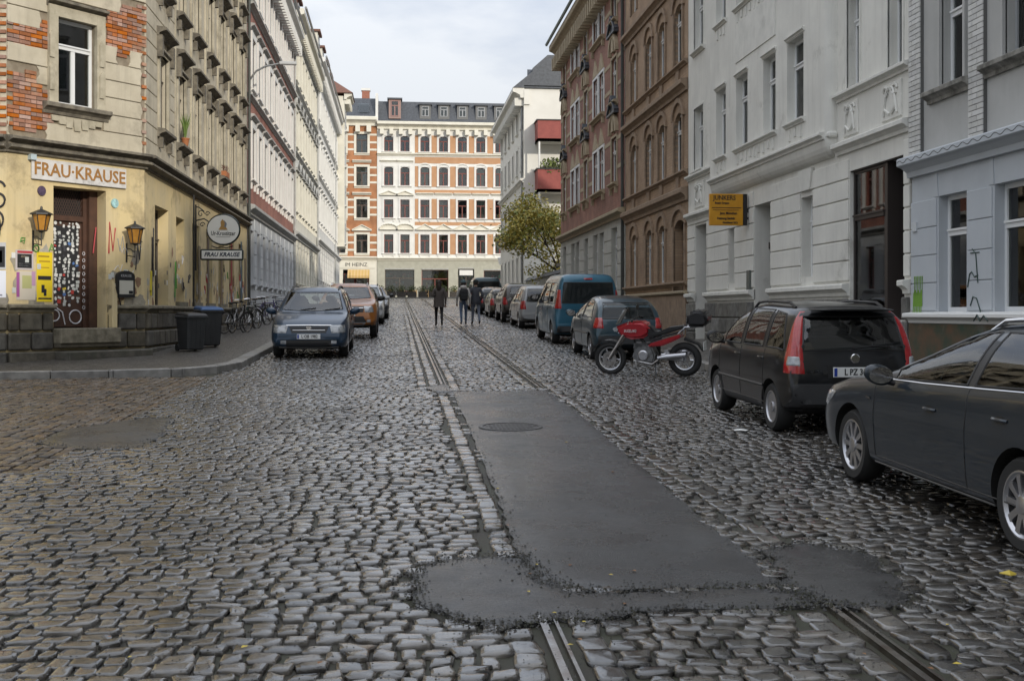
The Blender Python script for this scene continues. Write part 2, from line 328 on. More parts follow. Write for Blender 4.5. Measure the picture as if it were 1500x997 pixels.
# shear into slight lozenges, as hand-laid stones are
Y = Y + X * RNG.normal(0, .12, NS)[:, None]
c_, s_ = np.cos(ang)[:, None], np.sin(ang)[:, None]
X, Y = X * c_ - Y * s_, X * s_ + Y * c_
zof = RNG.normal(0, .0045, NS); tx, ty = RNG.normal(0, .022, NS), RNG.normal(0, .032, NS)
rings = []
for sc, z in ((1.0, -.045), (.985, -.012), (.92, -.0028), (.68, .0), (0, .001)):
    if sc == 0: x, y = np.zeros((NS, 1)), np.zeros((NS, 1))
    else: x, y = X * sc, Y * sc
    zz = z + zof[:, None] + (tx[:, None] * x + ty[:, None] * y if sc < 1 else 0) + (RNG.normal(0, .0022, x.shape) if 0 < sc < .95 else 0)
    yy = y + A[:, 1][:, None]
    rings.append(np.stack([x + A[:, 0][:, None], yy, zz + np.where(yy < 116, SLOPE * yy, SLOPE * 116)], -1))
V = np.concatenate(rings, 1)              # NS x 33 x 3
def ringf(a, b): return [(a + i, a + (i + 1) % 8, b + (i + 1) % 8, b + i) for i in range(8)]
Q = np.array(ringf(0, 8) + ringf(8, 16) + ringf(16, 24)); T = np.array([(24 + i, 24 + (i + 1) % 8, 32) for i in range(8)])
def fast_mesh(name, V, quads, tris, m):
    me = bpy.data.meshes.new(name); nv, nq, ntt = len(V), len(quads), len(tris)
    me.vertices.add(nv); me.vertices.foreach_set('co', V.astype(np.float32).ravel())
    me.loops.add(nq * 4 + ntt * 3); me.loops.foreach_set('vertex_index', np.concatenate([quads.ravel(), tris.ravel()]).astype(np.int32))
    me.polygons.add(nq + ntt); st = np.concatenate([np.arange(nq) * 4, nq * 4 + np.arange(ntt) * 3]).astype(np.int32)
    me.polygons.foreach_set('loop_start', st); me.materials.append(m); me.update(calc_edges=True); me.validate()
    me.polygons.foreach_set('use_smooth', [True] * len(me.polygons)); return me
py_ = YH + F * (HC - SLOPE * A[:, 1]) / A[:, 4]
near = [i for i in range(min(NS, 900)) if -5 < A[i, 5] < 1505 and py_[i] < 1000][:300]
nearset = np.zeros(NS, bool); nearset[near] = True
for i in near:
    c = V[i, 32].copy()
    me = fast_mesh('cobblestone', V[i] - c, Q, T, STONE_R); o = link('cobblestone', me, road); o.location = c
for kind, m in ((0, STONE_R), (1, STONE_L)):
    idx = np.where((A[:, 7] == kind) & ~nearset)[0]; off = (np.arange(len(idx)) * 33)[:, None, None]
    link('cobblestone_paving', fast_mesh('cobblestone_paving', V[idx].reshape(-1, 3), (Q[None] + off).reshape(-1, 4), (T[None] + off).reshape(-1, 3), m), road, 'stuff')
print('cobbles', NS)
RAILM = mat('rail_steel', (.45, .44, .42), .24, metal=1, c2=(.24, .19, .16), scale=5, rvar=.12)
# ---- rails: head, groove and guard lip
for x, a, b in RAILS:
    mb = MB()
    for q0, q1, zt in ((-.05, -.012, .006), (.028, .046, .002)):
        mb.add([(x + q, y, gz(y) + z) for y in (a, b) for q, z in ((q0, -.06), (q0, zt), (q1, zt), (q1, -.06))], [(0, 4, 5, 1), (1, 5, 6, 2), (2, 6, 7, 3), (0, 1, 2, 3), (7, 6, 5, 4)])
    mb.add([(x + q, y, gz(y) - .035) for y in (a, b) for q in (-.013, .029)], [(0, 1, 3, 2)], 1)
    o = mb.obj('tram_rail', [RAILM, mat('groove_dirt', (.03, .027, .024), .6)], fix=True)
    far_ = a > 10; left_ = x < 1
    tag(o, 'steel tram rail ' + ('running uphill from the long asphalt patch' if far_ else 'stub ending at the rough ragged asphalt') + (', on the pub side' if left_ else ', on the motorcycle side'), 'tram rail', 'old tram rails set in the street')
# ---- kerbs and pavements
def pavement(name, outer, inner, label):
    mb = MB(); n = len(outer)
    mb.add([(x, y, gz(y) + .12) for x, y in outer] + [(x, y, gz(y) + .12) for x, y in inner], [(i, i + 1, i + 1 + n, i + n) for i in range(n - 1)])
    o = mb.obj(name, PAVE, kind='structure', fix=True); o['label'] = label; return o
def kerb(path, wid, side_, parent, lim=(8, 112)):
    pts = [Vector((x, y, 0)) for x, y in path]; d = 0; segs = []
    out = []
    for a, b in zip(pts, pts[1:]):
        L = (b - a).length; t = (b - a) / L; s0 = 0
        while s0 < L - .02:
            l = min(random.uniform(.85, 1.15), L - s0); p = a + t * s0; q = a + t * (s0 + l - .012); s0 += l
            nrm = Vector((t.y, -t.x, 0)) * side_
            out.append((p, q, nrm))
    for p, q, nrm in out:
        if p.x < -16 or p.y > lim[1]: continue
        dz = random.uniform(-.004, .004); mb = MB()
        ring = [(p, 0), (q, 0), (q, 1), (p, 1)]
        v = [(r.x + nrm.x * wid * s, r.y + nrm.y * wid * s, gz(r.y) + z) for z in (-.05, .128 + dz) for r, s in ring]
        mb.add(v, [(3, 2, 1, 0), (4, 5, 6, 7), (0, 1, 5, 4), (1, 2, 6, 5), (2, 3, 7, 6), (3, 0, 4, 7)])
        mb.obj('kerb_stone', KERB, parent, bevel=.012)
innerL = [(-60, 20.75), (-9, 20.85), (-5.2, 21.4), (-4.15, 21.75), (-3.68, 22.25), (LK - .28, 23.15), (LK - .28, 43), (LK - .28, 80), (LK - .28, 112)]
backL = [(-60, 24.5), (-15, 24.5), (-10, 24.5), (-9, 24.5), (-8, 24.5), (-6.8, 26), (-6.8, 43), (-6.8, 80), (-6.8, 112)]
pl = pavement('pavement', innerL, backL, 'dark mosaic pavement curving round the corner pub')
kerb(KX, .28, -1, pl)
innerR = [(RK + .2, y) for y in (-20, 10, 40, 80, 112)]; backR = [(9.2, y) for y in (-20, 10, 40, 80, 112)]
pr = pavement('pavement', innerR, backR, 'dark pavement under the grey facades')
kerb([(RK, 3), (RK, 112)], .2, 1, pr)
pe = sheet('pavement', [-30, 40], [119.5, 133], .12, PAVE); pe['label'] = 'pavement in front of the far red and cream houses'
mb = MB()
for i in range(24): mb.box(-12 + i, -11.02 + i, 119.2, 119.5, gz(119) - .05, gz(119) + .13)
mb.obj('kerb', KERB, pe)
# ---- crumbled grit along the broken edges of the patches and in worn joints
mb = MB()
def grit(x, y, s):
    z = gz(y) + random.uniform(.0, .012); a = random.uniform(0, 6.3); P = [(x + s * math.cos(a + k * 2.09) * random.uniform(.6, 1.2), y + s * math.sin(a + k * 2.09) * random.uniform(.6, 1.2), z) for k in range(3)]
    mb.add(P + [(x, y, z + s * random.uniform(.5, .9))], [(0, 1, 3), (1, 2, 3), (2, 0, 3)], random.choice((0, 0, 1)))
for P, n in ((main_patch, 1100), (blob, 2600), (right_patch, 900), (left_patch, 500), (tiny_patch, 200)):
    for i in range(n):
        k = random.randrange(len(P)); a, b = P[k], P[(k + 1) % len(P)]; t_ = random.random(); grit(a[0] + (b[0] - a[0]) * t_ + random.gauss(0, .05), a[1] + (b[1] - a[1]) * t_ + random.gauss(0, .06), random.uniform(.004, .014))
for i in range(2500):
    q = gp(random.uniform(0, 1500), random.uniform(640, 1000)); grit(q.x, q.y, random.uniform(.003, .009))
mb.obj('loose_grit', [ASPH2, SOIL], road, kind='stuff')
# ---- manhole cover
c = gp(748, 626); t = thing('manhole_cover', 'round cast iron manhole cover set in the long asphalt patch', 'manhole cover', (c.x, c.y, gz(c.y) + .012))
t.rotation_euler = (math.atan(SLOPE), 0, 0)
CAST = mat('cast_iron', (.09, .085, .08), .45, c2=(.05, .047, .045), scale=20, metal=.5, bump=.3, bscale=80)
MB().lathe([(.37, -.03), (.385, -.03), (.385, .006), (.335, .008), (.335, -.03)], 40, closed=True).obj('frame_ring', CAST, t, smooth=30)
mb = MB(); mb.lathe([(.328, -.03), (.328, .001), (.31, .003), (0.001, .003)], 40)
pl_ = mb.obj('cover_plate', CAST, t, smooth=30)
mb = MB()
for i in range(-6, 7):
    for j in range(-6, 7):
        if math.hypot(i * .048, j * .048) < .29: mb.box(i * .048 - .016, i * .048 + .016, j * .048 - .016, j * .048 + .016, .002, .009)
mb.obj('tread_pattern', CAST, pl_, kind='stuff')
# ---- litter
def flat_scrap(name, px, py, r, m, label, cat, group=None):
    c = gp(px, py); mb = MB(); k = 7; pts = [(r * random.uniform(.6, 1.2) * math.cos(a), r * random.uniform(.4, .9) * math.sin(a), random.uniform(.004, .02)) for a in [2 * math.pi * i / k for i in range(k)]]
    mb.add(pts + [(0, 0, .03)], [(i, (i + 1) % k, k) for i in range(k)]); mb.add([(x, y, z - .004) for x, y, z in pts + [(0, 0, .03)]], [((i + 1) % k, i, k) for i in range(k)])
    o = mb.obj(name, m); o.location = (c.x, c.y, gz(c.y) + .006); tag(o, label, cat, group)
flat_scrap('paper_scrap', 1085, 632, .09, WHITE, 'crumpled white paper scrap on the cobbles beside the black car', 'litter')
LEAFY = mat('yellow_leaf', (.5, .38, .05), .6); LEAFB = mat('brown_leaf', (.2, .09, .03), .6)
flat_scrap('fallen_leaf', 1478, 843, .055, LEAFY, 'bright yellow fallen leaf on the cobbles by the dark blue car', 'leaf')
mb = MB()
for i in range(60):
    p = gp(random.uniform(0, 1500), 540 + 450 * random.random() ** 1.3); a = random.uniform(0, 6.3); s = random.uniform(.008, .016); z = gz(p.y) + random.uniform(.012, .02)
    q = [(p.x + s * 1.5 * math.cos(a), p.y + s * 1.5 * math.sin(a), z), (p.x - s * math.sin(a), p.y + s * math.cos(a), z + s * .3), (p.x - s * 1.5 * math.cos(a), p.y - s * 1.5 * math.sin(a), z), (p.x + s * math.sin(a), p.y - s * math.cos(a), z + s * .2)]
    mb.add(q, [(0, 1, 2, 3)], random.choice((0, 1, 1)))
tag(mb.obj('leaf_litter', [LEAFY, LEAFB], kind='stuff'), 'scattered small fallen leaves over the cobbles', 'leaves')
# ------------------------------------------------------------------ house kit (facade coordinates: x along, -y out, z up)
def brickmat(name, c1, c2, mortar, sc=1.0, bw=.25, bh=.077):
    if name in MATS: return MATS[name]
    m = bpy.data.materials.new(name); m.use_nodes = True; n = m.node_tree; b = n.nodes['Principled BSDF']; L = n.links.new
    t = n.nodes.new('ShaderNodeTexCoord'); sp = n.nodes.new('ShaderNodeSeparateXYZ'); cb = n.nodes.new('ShaderNodeCombineXYZ')
    L(t.outputs['Object'], sp.inputs[0]); L(sp.outputs[0], cb.inputs[0]); L(sp.outputs[2], cb.inputs[1])
    br = n.nodes.new('ShaderNodeTexBrick'); L(cb.outputs[0], br.inputs[0]); br.inputs['Scale'].default_value = 1
    br.inputs['Brick Width'].default_value = bw * sc; br.inputs['Row Height'].default_value = bh * sc; br.inputs['Mortar Size'].default_value = .008
    br.inputs['Color1'].default_value = (*c1, 1); br.inputs['Color2'].default_value = (*c2, 1); br.inputs['Mortar'].default_value = (*mortar, 1); br.inputs['Bias'].default_value = -.1
    nz = n.nodes.new('ShaderNodeTexNoise'); nz.inputs['Scale'].default_value = .8; nz.inputs['Detail'].default_value = 8; L(t.outputs['Object'], nz.inputs[0])
    mr = n.nodes.new('ShaderNodeMapRange'); mr.inputs[1].default_value = .3; mr.inputs[2].default_value = .7; mr.inputs[3].default_value = .65; mr.inputs[4].default_value = 1.2; L(nz.outputs[0], mr.inputs[0])
    hs = n.nodes.new('ShaderNodeHueSaturation'); L(br.outputs[0], hs.inputs['Color']); L(mr.outputs[0], hs.inputs['Value']); L(hs.outputs[0], b.inputs['Base Color'])
    bp = n.nodes.new('ShaderNodeBump'); bp.inputs['Strength'].default_value = .5; bp.inputs['Distance'].default_value = .01; bp.invert = True
    L(br.outputs['Fac'], bp.inputs['Height']); L(bp.outputs[0], b.inputs['Normal']); b.inputs['Roughness'].default_value = .85
    MATS[name] = m; return m
SLATE = mat('roof_slate', (.075, .085, .1), .5, c2=(.045, .05, .06), scale=6, bump=.4, bscale=18)
ZINC = mat('zinc_sheet', (.3, .31, .31), .45, metal=.6, c2=(.2, .2, .2), scale=4)
ROOFT = mat('roof_tile', (.2, .09, .06), .8, c2=(.12, .06, .045), scale=7, bump=.5, bscale=20)
CLOTH = mat('curtain_cloth', (.7, .68, .62), .9, c2=(.55, .53, .48), scale=5)
FR_W = mat('window_frame_white', (.74, .75, .75), .45); FR_R = mat('window_frame_red', (.2, .055, .04), .5); FR_G = mat('window_frame_grey', (.36, .37, .38), .5)
WINC = {}
class House:
    def __init__(s, name, label, f, cat='house', group=None):
        s.f = f; s.loc = Vector((f.p0.x, f.p0.y, f.base)); s.t = thing(name, label, cat, s.loc, 0, group); s.t.scale = (1, 1, STOREY)
    def place(s, o, u=0, y=0, z=0):
        f = s.f; n = Vector((-f.d.y, f.d.x, 0)); p = f.p0 + f.d * (u * f.sx) + n * y - s.loc
        o.location = (p.x, p.y, (f.base - s.loc.z) / STOREY + z); o.rotation_euler = (0, 0, f.ang); o.scale = (f.sx, 1, 1); return o
    def world(s, o, u=0, y=0, z=0):           # for free things fixed to this facade
        s.place(o, u, y, z); q = Vector(o.location); o.location = s.loc + Vector((q.x, q.y, q.z * STOREY)); o.scale = (s.f.sx, 1, STOREY); return o
    def part(s, mb, name, m, label=None, **k):
        o = s.place(mb.obj(name, m, s.t, **k))
        if label: o['label'] = label
        return o
    def wall(s, u0, u1, z0, z1, ops, m, y=0, rev=.22, name='wall'):
        us = sorted({u0, u1, *[q for o in ops for q in o[:2] if u0 < q < u1]}); zs = sorted({z0, z1, *[q for o in ops for q in o[2:4] if z0 < q < z1]})
        mb = MB(); n = len(us); mb.v = [(a, y, c) for c in zs for a in us]
        for j in range(len(zs) - 1):
            for i in range(n - 1):
                cu, cz = (us[i] + us[i + 1]) / 2, (zs[j] + zs[j + 1]) / 2
                if not any(o[0] < cu < o[1] and o[2] < cz < o[3] for o in ops): mb.f.append((j * n + i, j * n + i + 1, (j + 1) * n + i + 1, (j + 1) * n + i)); mb.m.append(0)
        for o in ops:
            a, b, c, d = o[:4]; r = o[4] if len(o) > 4 else rev
            if b <= u0 or a >= u1 or d <= z0 or c >= z1: continue
            e = y + r
            for q in (((a, y, c), (a, e, c), (a, e, d), (a, y, d)), ((b, y, d), (b, e, d), (b, e, c), (b, y, c)), ((a, y, d), (a, e, d), (b, e, d), (b, y, d)), ((a, e, c), (a, y, c), (b, y, c), (b, e, c))): mb.quad(*q)
        return s.part(mb, name, m)
    def window(s, u0, u1, z0, z1, y=.14, style='T', m=None, curt=None, det=True):
        m = m or FR_W; wd, h = round(u1 - u0, 2), round(z1 - z0, 2); key = (wd, h, style, m.name)
        if key not in WINC:
            k = .065 if wd > .7 else .05; mb = MB(); zt = h * .68; mb.box(0, k, -.03, .03, 0, h); mb.box(wd - k, wd, -.03, .03, 0, h)
            mb.box(k, wd - k, -.03, .03, 0, k); mb.box(k, wd - k, -.03, .03, h - k, h); P = []
            if style in 'TD': mb.box(k, wd - k, -.05, .03, zt - .045, zt + .045); mb.box(k - .01, wd - k + .01, -.075, -.05, zt + .02, zt + .05)
            if style == 'T': mb.box(wd / 2 - .045, wd / 2 + .045, -.04, .028, k, zt - .045); P = [(k, wd / 2 - .045, k, zt - .045), (wd / 2 + .045, wd - k, k, zt - .045), (k, wd - k, zt + .045, h - k)]
            elif style == 'D': P = [(k, wd - k, k, zt - .045), (k, wd - k, zt + .045, h - k)]
            elif style == 'M': mb.box(wd / 2 - .045, wd / 2 + .045, -.04, .028, k, h - k); P = [(k, wd / 2 - .045, k, h - k), (wd / 2 + .045, wd - k, k, h - k)]
            else: P = [(k, wd - k, k, h - k)]
            fm = mb.mesh('window', m); pm = [(a, c, MB().box(0, b - a, -.004, .004, 0, d - c).mesh('pane', GLASS)) for a, b, c, d in P]
            WINC[key] = (fm, pm)
        fm, pm = WINC[key]; o = s.place(link('window', fm, s.t), u0, y, z0)
        for a, c, me in pm: q = link('pane', me, o); q.location = (a, 0, c)
        if curt is None: curt = random.random() < .5
        if curt: 
            mb = MB(); n = 14; cw = wd * random.choice((.25, .35, .5, 1)); sd = random.choice((0, 1))
            for i in range(n):
                a, b = i / n * cw, (i + 1) / n * cw; ya, yb = .14 + .025 * (i % 2), .14 + .025 * ((i + 1) % 2)
                if sd: a, b = wd - a, wd - b
                mb.quad((a, ya, .05), (b, yb, .05), (b, yb, h - .03), (a, ya, h - .03))
            mb.obj('curtain', CLOTH, o)
        return o
    def mould(s, u0, u1, z, h, p, m, name='cornice', y=0, parent=None, teeth=0):
        mb = MB(); a = [(.02, 0), (-p * .3, 0), (-p * .35, h * .28), (-p * .7, h * .5), (-p * .95, h * .58), (-p, h * .62), (-p, h * .93), (-p * .92, h), (.02, h + p * .12)]
        mb.profile([(y + q, z + r) for q, r in a], u0, u1)
        o = s.part(mb, name, m, fix=True)
        if teeth:
            k = u0 + teeth / 2; me = MB().box(-teeth * .2, teeth * .2, -p * .8, 0, -h * .75, .02).mesh('bracket', m)
            while k < u1: b = link('bracket', me, o); b.location = (k, y, z); k += teeth
        return o
    def sill(s, u0, u1, z, m, p=.14, h=.11, y=0, brackets=False, over=.12):
        o = s.mould(u0 - over, u1 + over, z - h, h, p, m, 'sill', y)
        if brackets:
            for q in (u0 + .06, u1 - .06):
                mb = MB().prism([(q - .05, z - h - .22), (q + .05, z - h - .22), (q + .06, z - h), (q - .06, z - h)], y - p * .6, y + .02); mb.obj('bracket', m, o, fix=True)
        return o
    def surround(s, u0, u1, z0, z1, m, wd=.13, p=.05, y=0, key=False):
        mb = MB(); mb.box(u0 - wd, u0, y - p, y + .02, z0, z1 + wd); mb.box(u1, u1 + wd, y - p, y + .02, z0, z1 + wd); mb.box(u0, u1, y - p + .004, y + .02, z1, z1 + wd)
        if key: c = (u0 + u1) / 2; mb.prism([(c - .08, z1 - .02), (c + .08, z1 - .02), (c + .12, z1 + wd + .06), (c - .12, z1 + wd + .06)], y - p - .04, y)
        return s.part(mb, 'window_surround', m, fix=True)
    def band(s, u0, u1, z0, z1, m, p=.04, y=0, name='band'): return s.part(MB().box(u0, u1, y - p, y + .02, z0, z1), name, m)
    def arch(s, u0, u1, zt, rise, m, y=0, rev=.2, n=10):
        c = (u0 + u1) / 2; hw = (u1 - u0) / 2; pts = [(u0, zt + .01)]
        pts += [(c - hw * math.cos(math.pi * i / n), zt - rise + rise * math.sin(math.pi * i / n) * .99) for i in range(n + 1)] + [(u1, zt + .01)]
        mb = MB(); k = len(pts)
        for i in range(1, k - 2):
            a, b = pts[i], pts[i + 1]; mb.quad((a[0], y - .003, a[1]), (b[0], y - .003, b[1]), (b[0], y - .003, zt + .01), (a[0], y - .003, zt + .01)); mb.quad((b[0], y - .003, b[1]), (a[0], y - .003, a[1]), (a[0], y + rev, a[1]), (b[0], y + rev, b[1]))
        return s.part(mb, 'arch_head', m)
    def archband(s, u0, u1, zs, rise, m, wd=.14, p=.06, y=0, n=10):
        c = (u0 + u1) / 2; hw = (u1 - u0) / 2; mb = MB()
        P = lambda k, i: (c - (hw + k) * math.cos(math.pi * i / n), zs + (rise + k) * math.sin(math.pi * i / n))
        for i in range(n): mb.prism([P(0, i + 1), P(0, i), P(wd, i), P(wd, i + 1)][::-1], y - p, y + .02)
        return s.part(mb, 'arch_hood', m, fix=True)
    def gable(s, u0, u1, z, h, m, p=.16, y=0, curved=False):
        c = (u0 + u1) / 2
        if curved: tri = [(u0, z)] + [(c - (c - u0) * math.cos(math.pi * i / 10), z + h * math.sin(math.pi * i / 10)) for i in range(1, 10)] + [(u1, z)]
        else: tri = [(u0, z), (c, z + h), (u1, z)]
        mb = MB(); mb.prism([(u0 - .04, z - .07), (u1 + .04, z - .07), (u1 + .04, z), (u0 - .04, z)], y - p, y + .02)
        mb.prism([(a, b) for a, b in tri][::-1], y - p * .45, y + .02)
        for a, b in zip(tri, tri[1:]):
            d = Vector((b[0] - a[0], b[1] - a[1])).normalized() * .02; n_ = (-(b[1] - a[1]), b[0] - a[0]); l = math.hypot(*n_); n_ = (n_[0] / l * .08, n_[1] / l * .08)
            mb.prism([(a[0] - d.x, a[1] - d.y), (b[0] + d.x, b[1] + d.y), (b[0] + d.x + n_[0], b[1] + d.y + n_[1]), (a[0] - d.x + n_[0], a[1] - d.y + n_[1])], y - p, y + .02)
        return s.part(mb, 'pediment', m, fix=True)
    def body(s, u0, u1, z1, m, depth=11, ridge=3.5, roofm=None, eave=.35, front=.9, zb=-1.6):
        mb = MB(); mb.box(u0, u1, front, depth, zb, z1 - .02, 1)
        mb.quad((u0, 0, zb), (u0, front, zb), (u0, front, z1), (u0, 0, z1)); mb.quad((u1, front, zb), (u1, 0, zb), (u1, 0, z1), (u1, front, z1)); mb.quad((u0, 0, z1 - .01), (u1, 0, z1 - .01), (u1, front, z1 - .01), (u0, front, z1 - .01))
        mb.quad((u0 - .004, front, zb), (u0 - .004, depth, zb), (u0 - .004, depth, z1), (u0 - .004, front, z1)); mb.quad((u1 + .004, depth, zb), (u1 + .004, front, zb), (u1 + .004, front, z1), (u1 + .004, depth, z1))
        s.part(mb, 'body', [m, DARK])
        if ridge:
            rf = MB(); rf.profile([(-eave, z1), (-eave, z1 + .12), (depth / 2, z1 + ridge), (depth + .3, z1 + .12), (depth + .3, z1)], u0, u1)
            return s.part(rf, 'roof', roofm or SLATE, fix=True)
    def courses(s, u0, u1, z0, z1, pitch, ops, m, p=.03, gap=.022, y=0, maxlen=None, name='plaster_course', drop=None, pad=.1, bev=.008):
        """rows of rendered blocks, each its own piece, broken by openings (and by a drop test)"""
        z = z0; k = 0
        while z < z1 - .08:
            zt = min(z + pitch - gap, z1); cuts = [(u0, u1)]
            for o in ops:
                if o[3] + pad > z + .02 and o[2] - pad < zt - .02:
                    new = []
                    for a, b in cuts:
                        if o[0] - pad >= b or o[1] + pad <= a: new.append((a, b)); continue
                        if a < o[0] - pad - .04: new.append((a, o[0] - pad))
                        if b > o[1] + pad + .04: new.append((o[1] + pad, b))
                    cuts = new
            for a, b in cuts:
                runs = [(a, b, 0, 0)]
                if drop:
                    n = max(1, int((b - a) / .06)); st = (b - a) / n; runs = []; cur = None
                    for i in range(n):
                        gone = drop(a + (i + .5) * st, (z + zt) / 2)
                        if not gone and cur is None: cur = i
                        if gone and cur is not None: runs.append((a + cur * st, a + i * st, cur > 0, 1)); cur = None
                    if cur is not None: runs.append((a + cur * st, b, cur > 0, 0))
                for r0, r1, j0, j1 in runs:
                    if r1 - r0 < .05: continue
                    L = [(r0, r1)]
                    if maxlen:
                        q = max(1, round((r1 - r0) / maxlen)); off = .5 * (k % 2) if q > 1 else 0
                        e = [r0] + [r0 + (r1 - r0) * (i + off) / q for i in range(1 if not off else 0, q)] + [r1]; e = sorted(set(e)); L = list(zip(e, e[1:]))
                    for a0, a1 in L:
                        a1 -= gap * (maxlen is not None)
                        if a1 - a0 < .03: continue
                        jl = [(a0 + (random.uniform(0, .07) if j0 and a0 == r0 else 0), z + (zt - z) * i / 4) for i in range(5)]; jr = [(a1 - (random.uniform(0, .07) if j1 and abs(a1 - r1) < .03 else 0), z + (zt - z) * i / 4) for i in range(5)]
                        poly = ([jl[0], jr[0], jr[-1], jl[-1]] if not (j0 or j1) else [jl[0]] + jr + jl[:0:-1])
                        s.part(MB().prism(poly, y - p, y + .01), name, m, bevel=bev)
            z += pitch; k += 1
def downpipe(H, u, z0, z1, y=-.1, r=.05, m=None):
    o = H.part(MB().tube([(u, y, z0), (u, y, z1)], r, 8), 'downpipe', m or ZINC, smooth=True); return o
# ------------------------------------------------------------------ corner pub house (left)
P1, P2 = (-7.72, 23.4), (-5.61, 25.96)
FX = Facade((-18, 23.4), P1); FC = Facade(P1, P2, sx=1.043); FS = Facade(P2, (P2[0], 43.3))
for f in (FX, FS): f.base = FC.base
PL_U = mat('old_grey_plaster', (.57, .515, .4), .9, c2=(.46, .41, .31), scale=1.6, bump=.35, bscale=30, stain=.28, stain_c=(.24, .21, .16), streak=.6)
PL_Y = mat('worn_yellow_plaster', (.7, .56, .3), .85, c2=(.63, .52, .31), scale=1.3, bump=.3, bscale=22, stain=.28, stain_c=(.2, .15, .085), streak=.45)
TRIM_U = mat('sooty_stone_trim', (.22, .195, .15), .85, c2=(.1, .088, .07), scale=6, bump=.5, bscale=35)
FACE_U = mat('pale_stone_trim', (.52, .47, .36), .85, c2=(.38, .34, .25), scale=3, bump=.4, bscale=30, stain=.3, stain_c=(.12, .1, .07))
BASE_U = mat('rough_dark_stone', (.13, .118, .095), .8, c2=(.06, .054, .044), scale=5, bump=1, bscale=22, isl=.3, stain=.25, stain_c=(.04, .045, .025))
CAP_U = mat('mossy_cap_stone', (.26, .23, .17), .85, c2=(.13, .115, .08), scale=6, bump=.5, bscale=40)
BRK = mat('exposed_brick', (.4, .2, .125), .9, c2=(.33, .15, .09), scale=9, isl=.3, bump=.5, bscale=50, stain=.3, stain_c=(.42, .34, .25))
MORT = mat('old_mortar', (.3, .255, .19), .95, c2=(.22, .18, .13), scale=8, bump=.6, bscale=40)
DOORW = mat('brown_door_paint', (.1, .05, .032), .55, c2=(.065, .035, .025), scale=5)
K = House('corner_pub', 'weathered corner pub house with peeling plaster, exposed brick and yellow ground floor', FC)
zc = 3.72                                  # underside of the ground-floor cornice
DO = (1.0, 2.22, .56, 3.2)                 # door opening on the chamfer
WO = (1.05, 1.94, 4.72, 6.33)
K.wall(0, FC.L, -.6, zc + .1, [(*DO[:3], DO[3], .55)], PL_Y, name='ground_floor_wall')
K.wall(0, FC.L, zc + .1, 15, [(*WO, .16)] + [(1.05, 1.94, 8 + 3.1 * k, 9.8 + 3.1 * k, .16) for k in range(2)], MORT, name='upper_wall')
def pxz(pts): return [(FC.u(x), FC.z(x, y)) for x, y in pts]
HOLES = [pxz(p) for p in ([(14, 30), (40, 33), (66, 34), (70, 80), (50, 78), (14, 70)], [(14, 108), (48, 112), (58, 125), (68, 140), (72, 158), (68, 186), (30, 190), (14, 178)], [(160, 24), (178, 16), (214, 18), (214, 130), (207, 118), (206, 82), (184, 84), (160, 76)], [(207, 100), (215, 100), (215, 215), (209, 215)])]
HOLES = [[(sum(q[0] for q in P) / len(P) + (a - sum(q[0] for q in P) / len(P)) * 1.15, sum(q[1] for q in P) / len(P) + (b - sum(q[1] for q in P) / len(P)) * 1.15) for a, b in P] for P in HOLES[:3]] + HOLES[3:]
def gone(u, z): return any(bool(inpoly(np.array(u), np.array(z), P)) for P in HOLES)
UPW = [WO] + [(1.05, 1.94, 8 + 3.1 * k, 9.8 + 3.1 * k) for k in range(2)]
K.courses(0, FC.L, 4.02, 9.0, .335, UPW, PL_U, p=.04, gap=.016, drop=gone, pad=.2, name='plaster_block')
K.courses(0, FC.L, 9.04, 14.9, 1.2, UPW, PL_U, p=.04, drop=None, pad=.2, name='plaster_block')
bm_ = MB().box(0, .236, -.034, .01, 0, .062).mesh('brick', BRK); bh_ = MB().box(0, .112, -.034, .01, 0, .062).mesh('brick', BRK)
def brick_patch(H, polys, lim):
    z0 = min(p[1] for P in polys for p in P); z = math.floor(z0 / .075) * .075; r = 0
    while z < 7.2:
        u = -(r % 2) * .124
        while u < lim:
            hd = (r % 3 == 2); wl = .124 if hd else .248
            if 0 <= u and u + wl <= lim + .12 and gone(u + wl / 2, z + .03):
                o = link('brick', bh_ if hd else bm_, H.t); H.place(o, u, random.uniform(-.006, .008), z)
            u += wl
        z += .075; r += 1
brick_patch(K, HOLES, FC.L - .02)
# window on the chamfer
K.surround(*WO, FACE_U, wd=.2, p=.1); K.mould(.82, 2.17, 6.5, .14, .2, TRIM_U, 'lintel_cornice'); K.sill(.86, 2.12, 4.72, TRIM_U, p=.2, h=.2)
mb = MB()
for u, h in ((1.0, .1), (1.16, .15), (1.32, .2), (1.5, .24), (1.68, .2), (1.84, .15), (2.0, .1)): mb.prism([(u - .09, 4.5), (u + .09, 4.5), (u + .07, 4.5 - h), (u - .07, 4.5 - h)][::-1], -.075, .02)
K.part(mb, 'apron_ornament', FACE_U, fix=True)
for q in (.9, 2.04): 
    for z in (4.95, 5.55): K.part(MB().prism([(q - .05, z), (q + .05, z), (q + .05, z + .42), (q, z + .5), (q - .05, z + .42)], -.13, -.09), 'surround_ornament', FACE_U, fix=True)
wk = K.window(*WO, y=.12, style='T', curt=False); MB().box(.2, .29, .12, .14, .08, 1.08).obj('curtain', mat('red_curtain', (.3, .02, .06), .8), wk)
K.window(1.05, 1.94, 8, 9.8, y=.12)
# cornice round the corner, mitred by running a hair past each corner
for f, a, b in ((FX, 0, FX.L + .02), (FC, -.02, FC.L + .05), (FS, -.04, FS.L)):
    K.f = f; K.mould(a, b, zc, .13, .2, TRIM_U, 'cornice'); K.mould(a, b, zc + .14, .14, .26, TRIM_U, 'cornice')
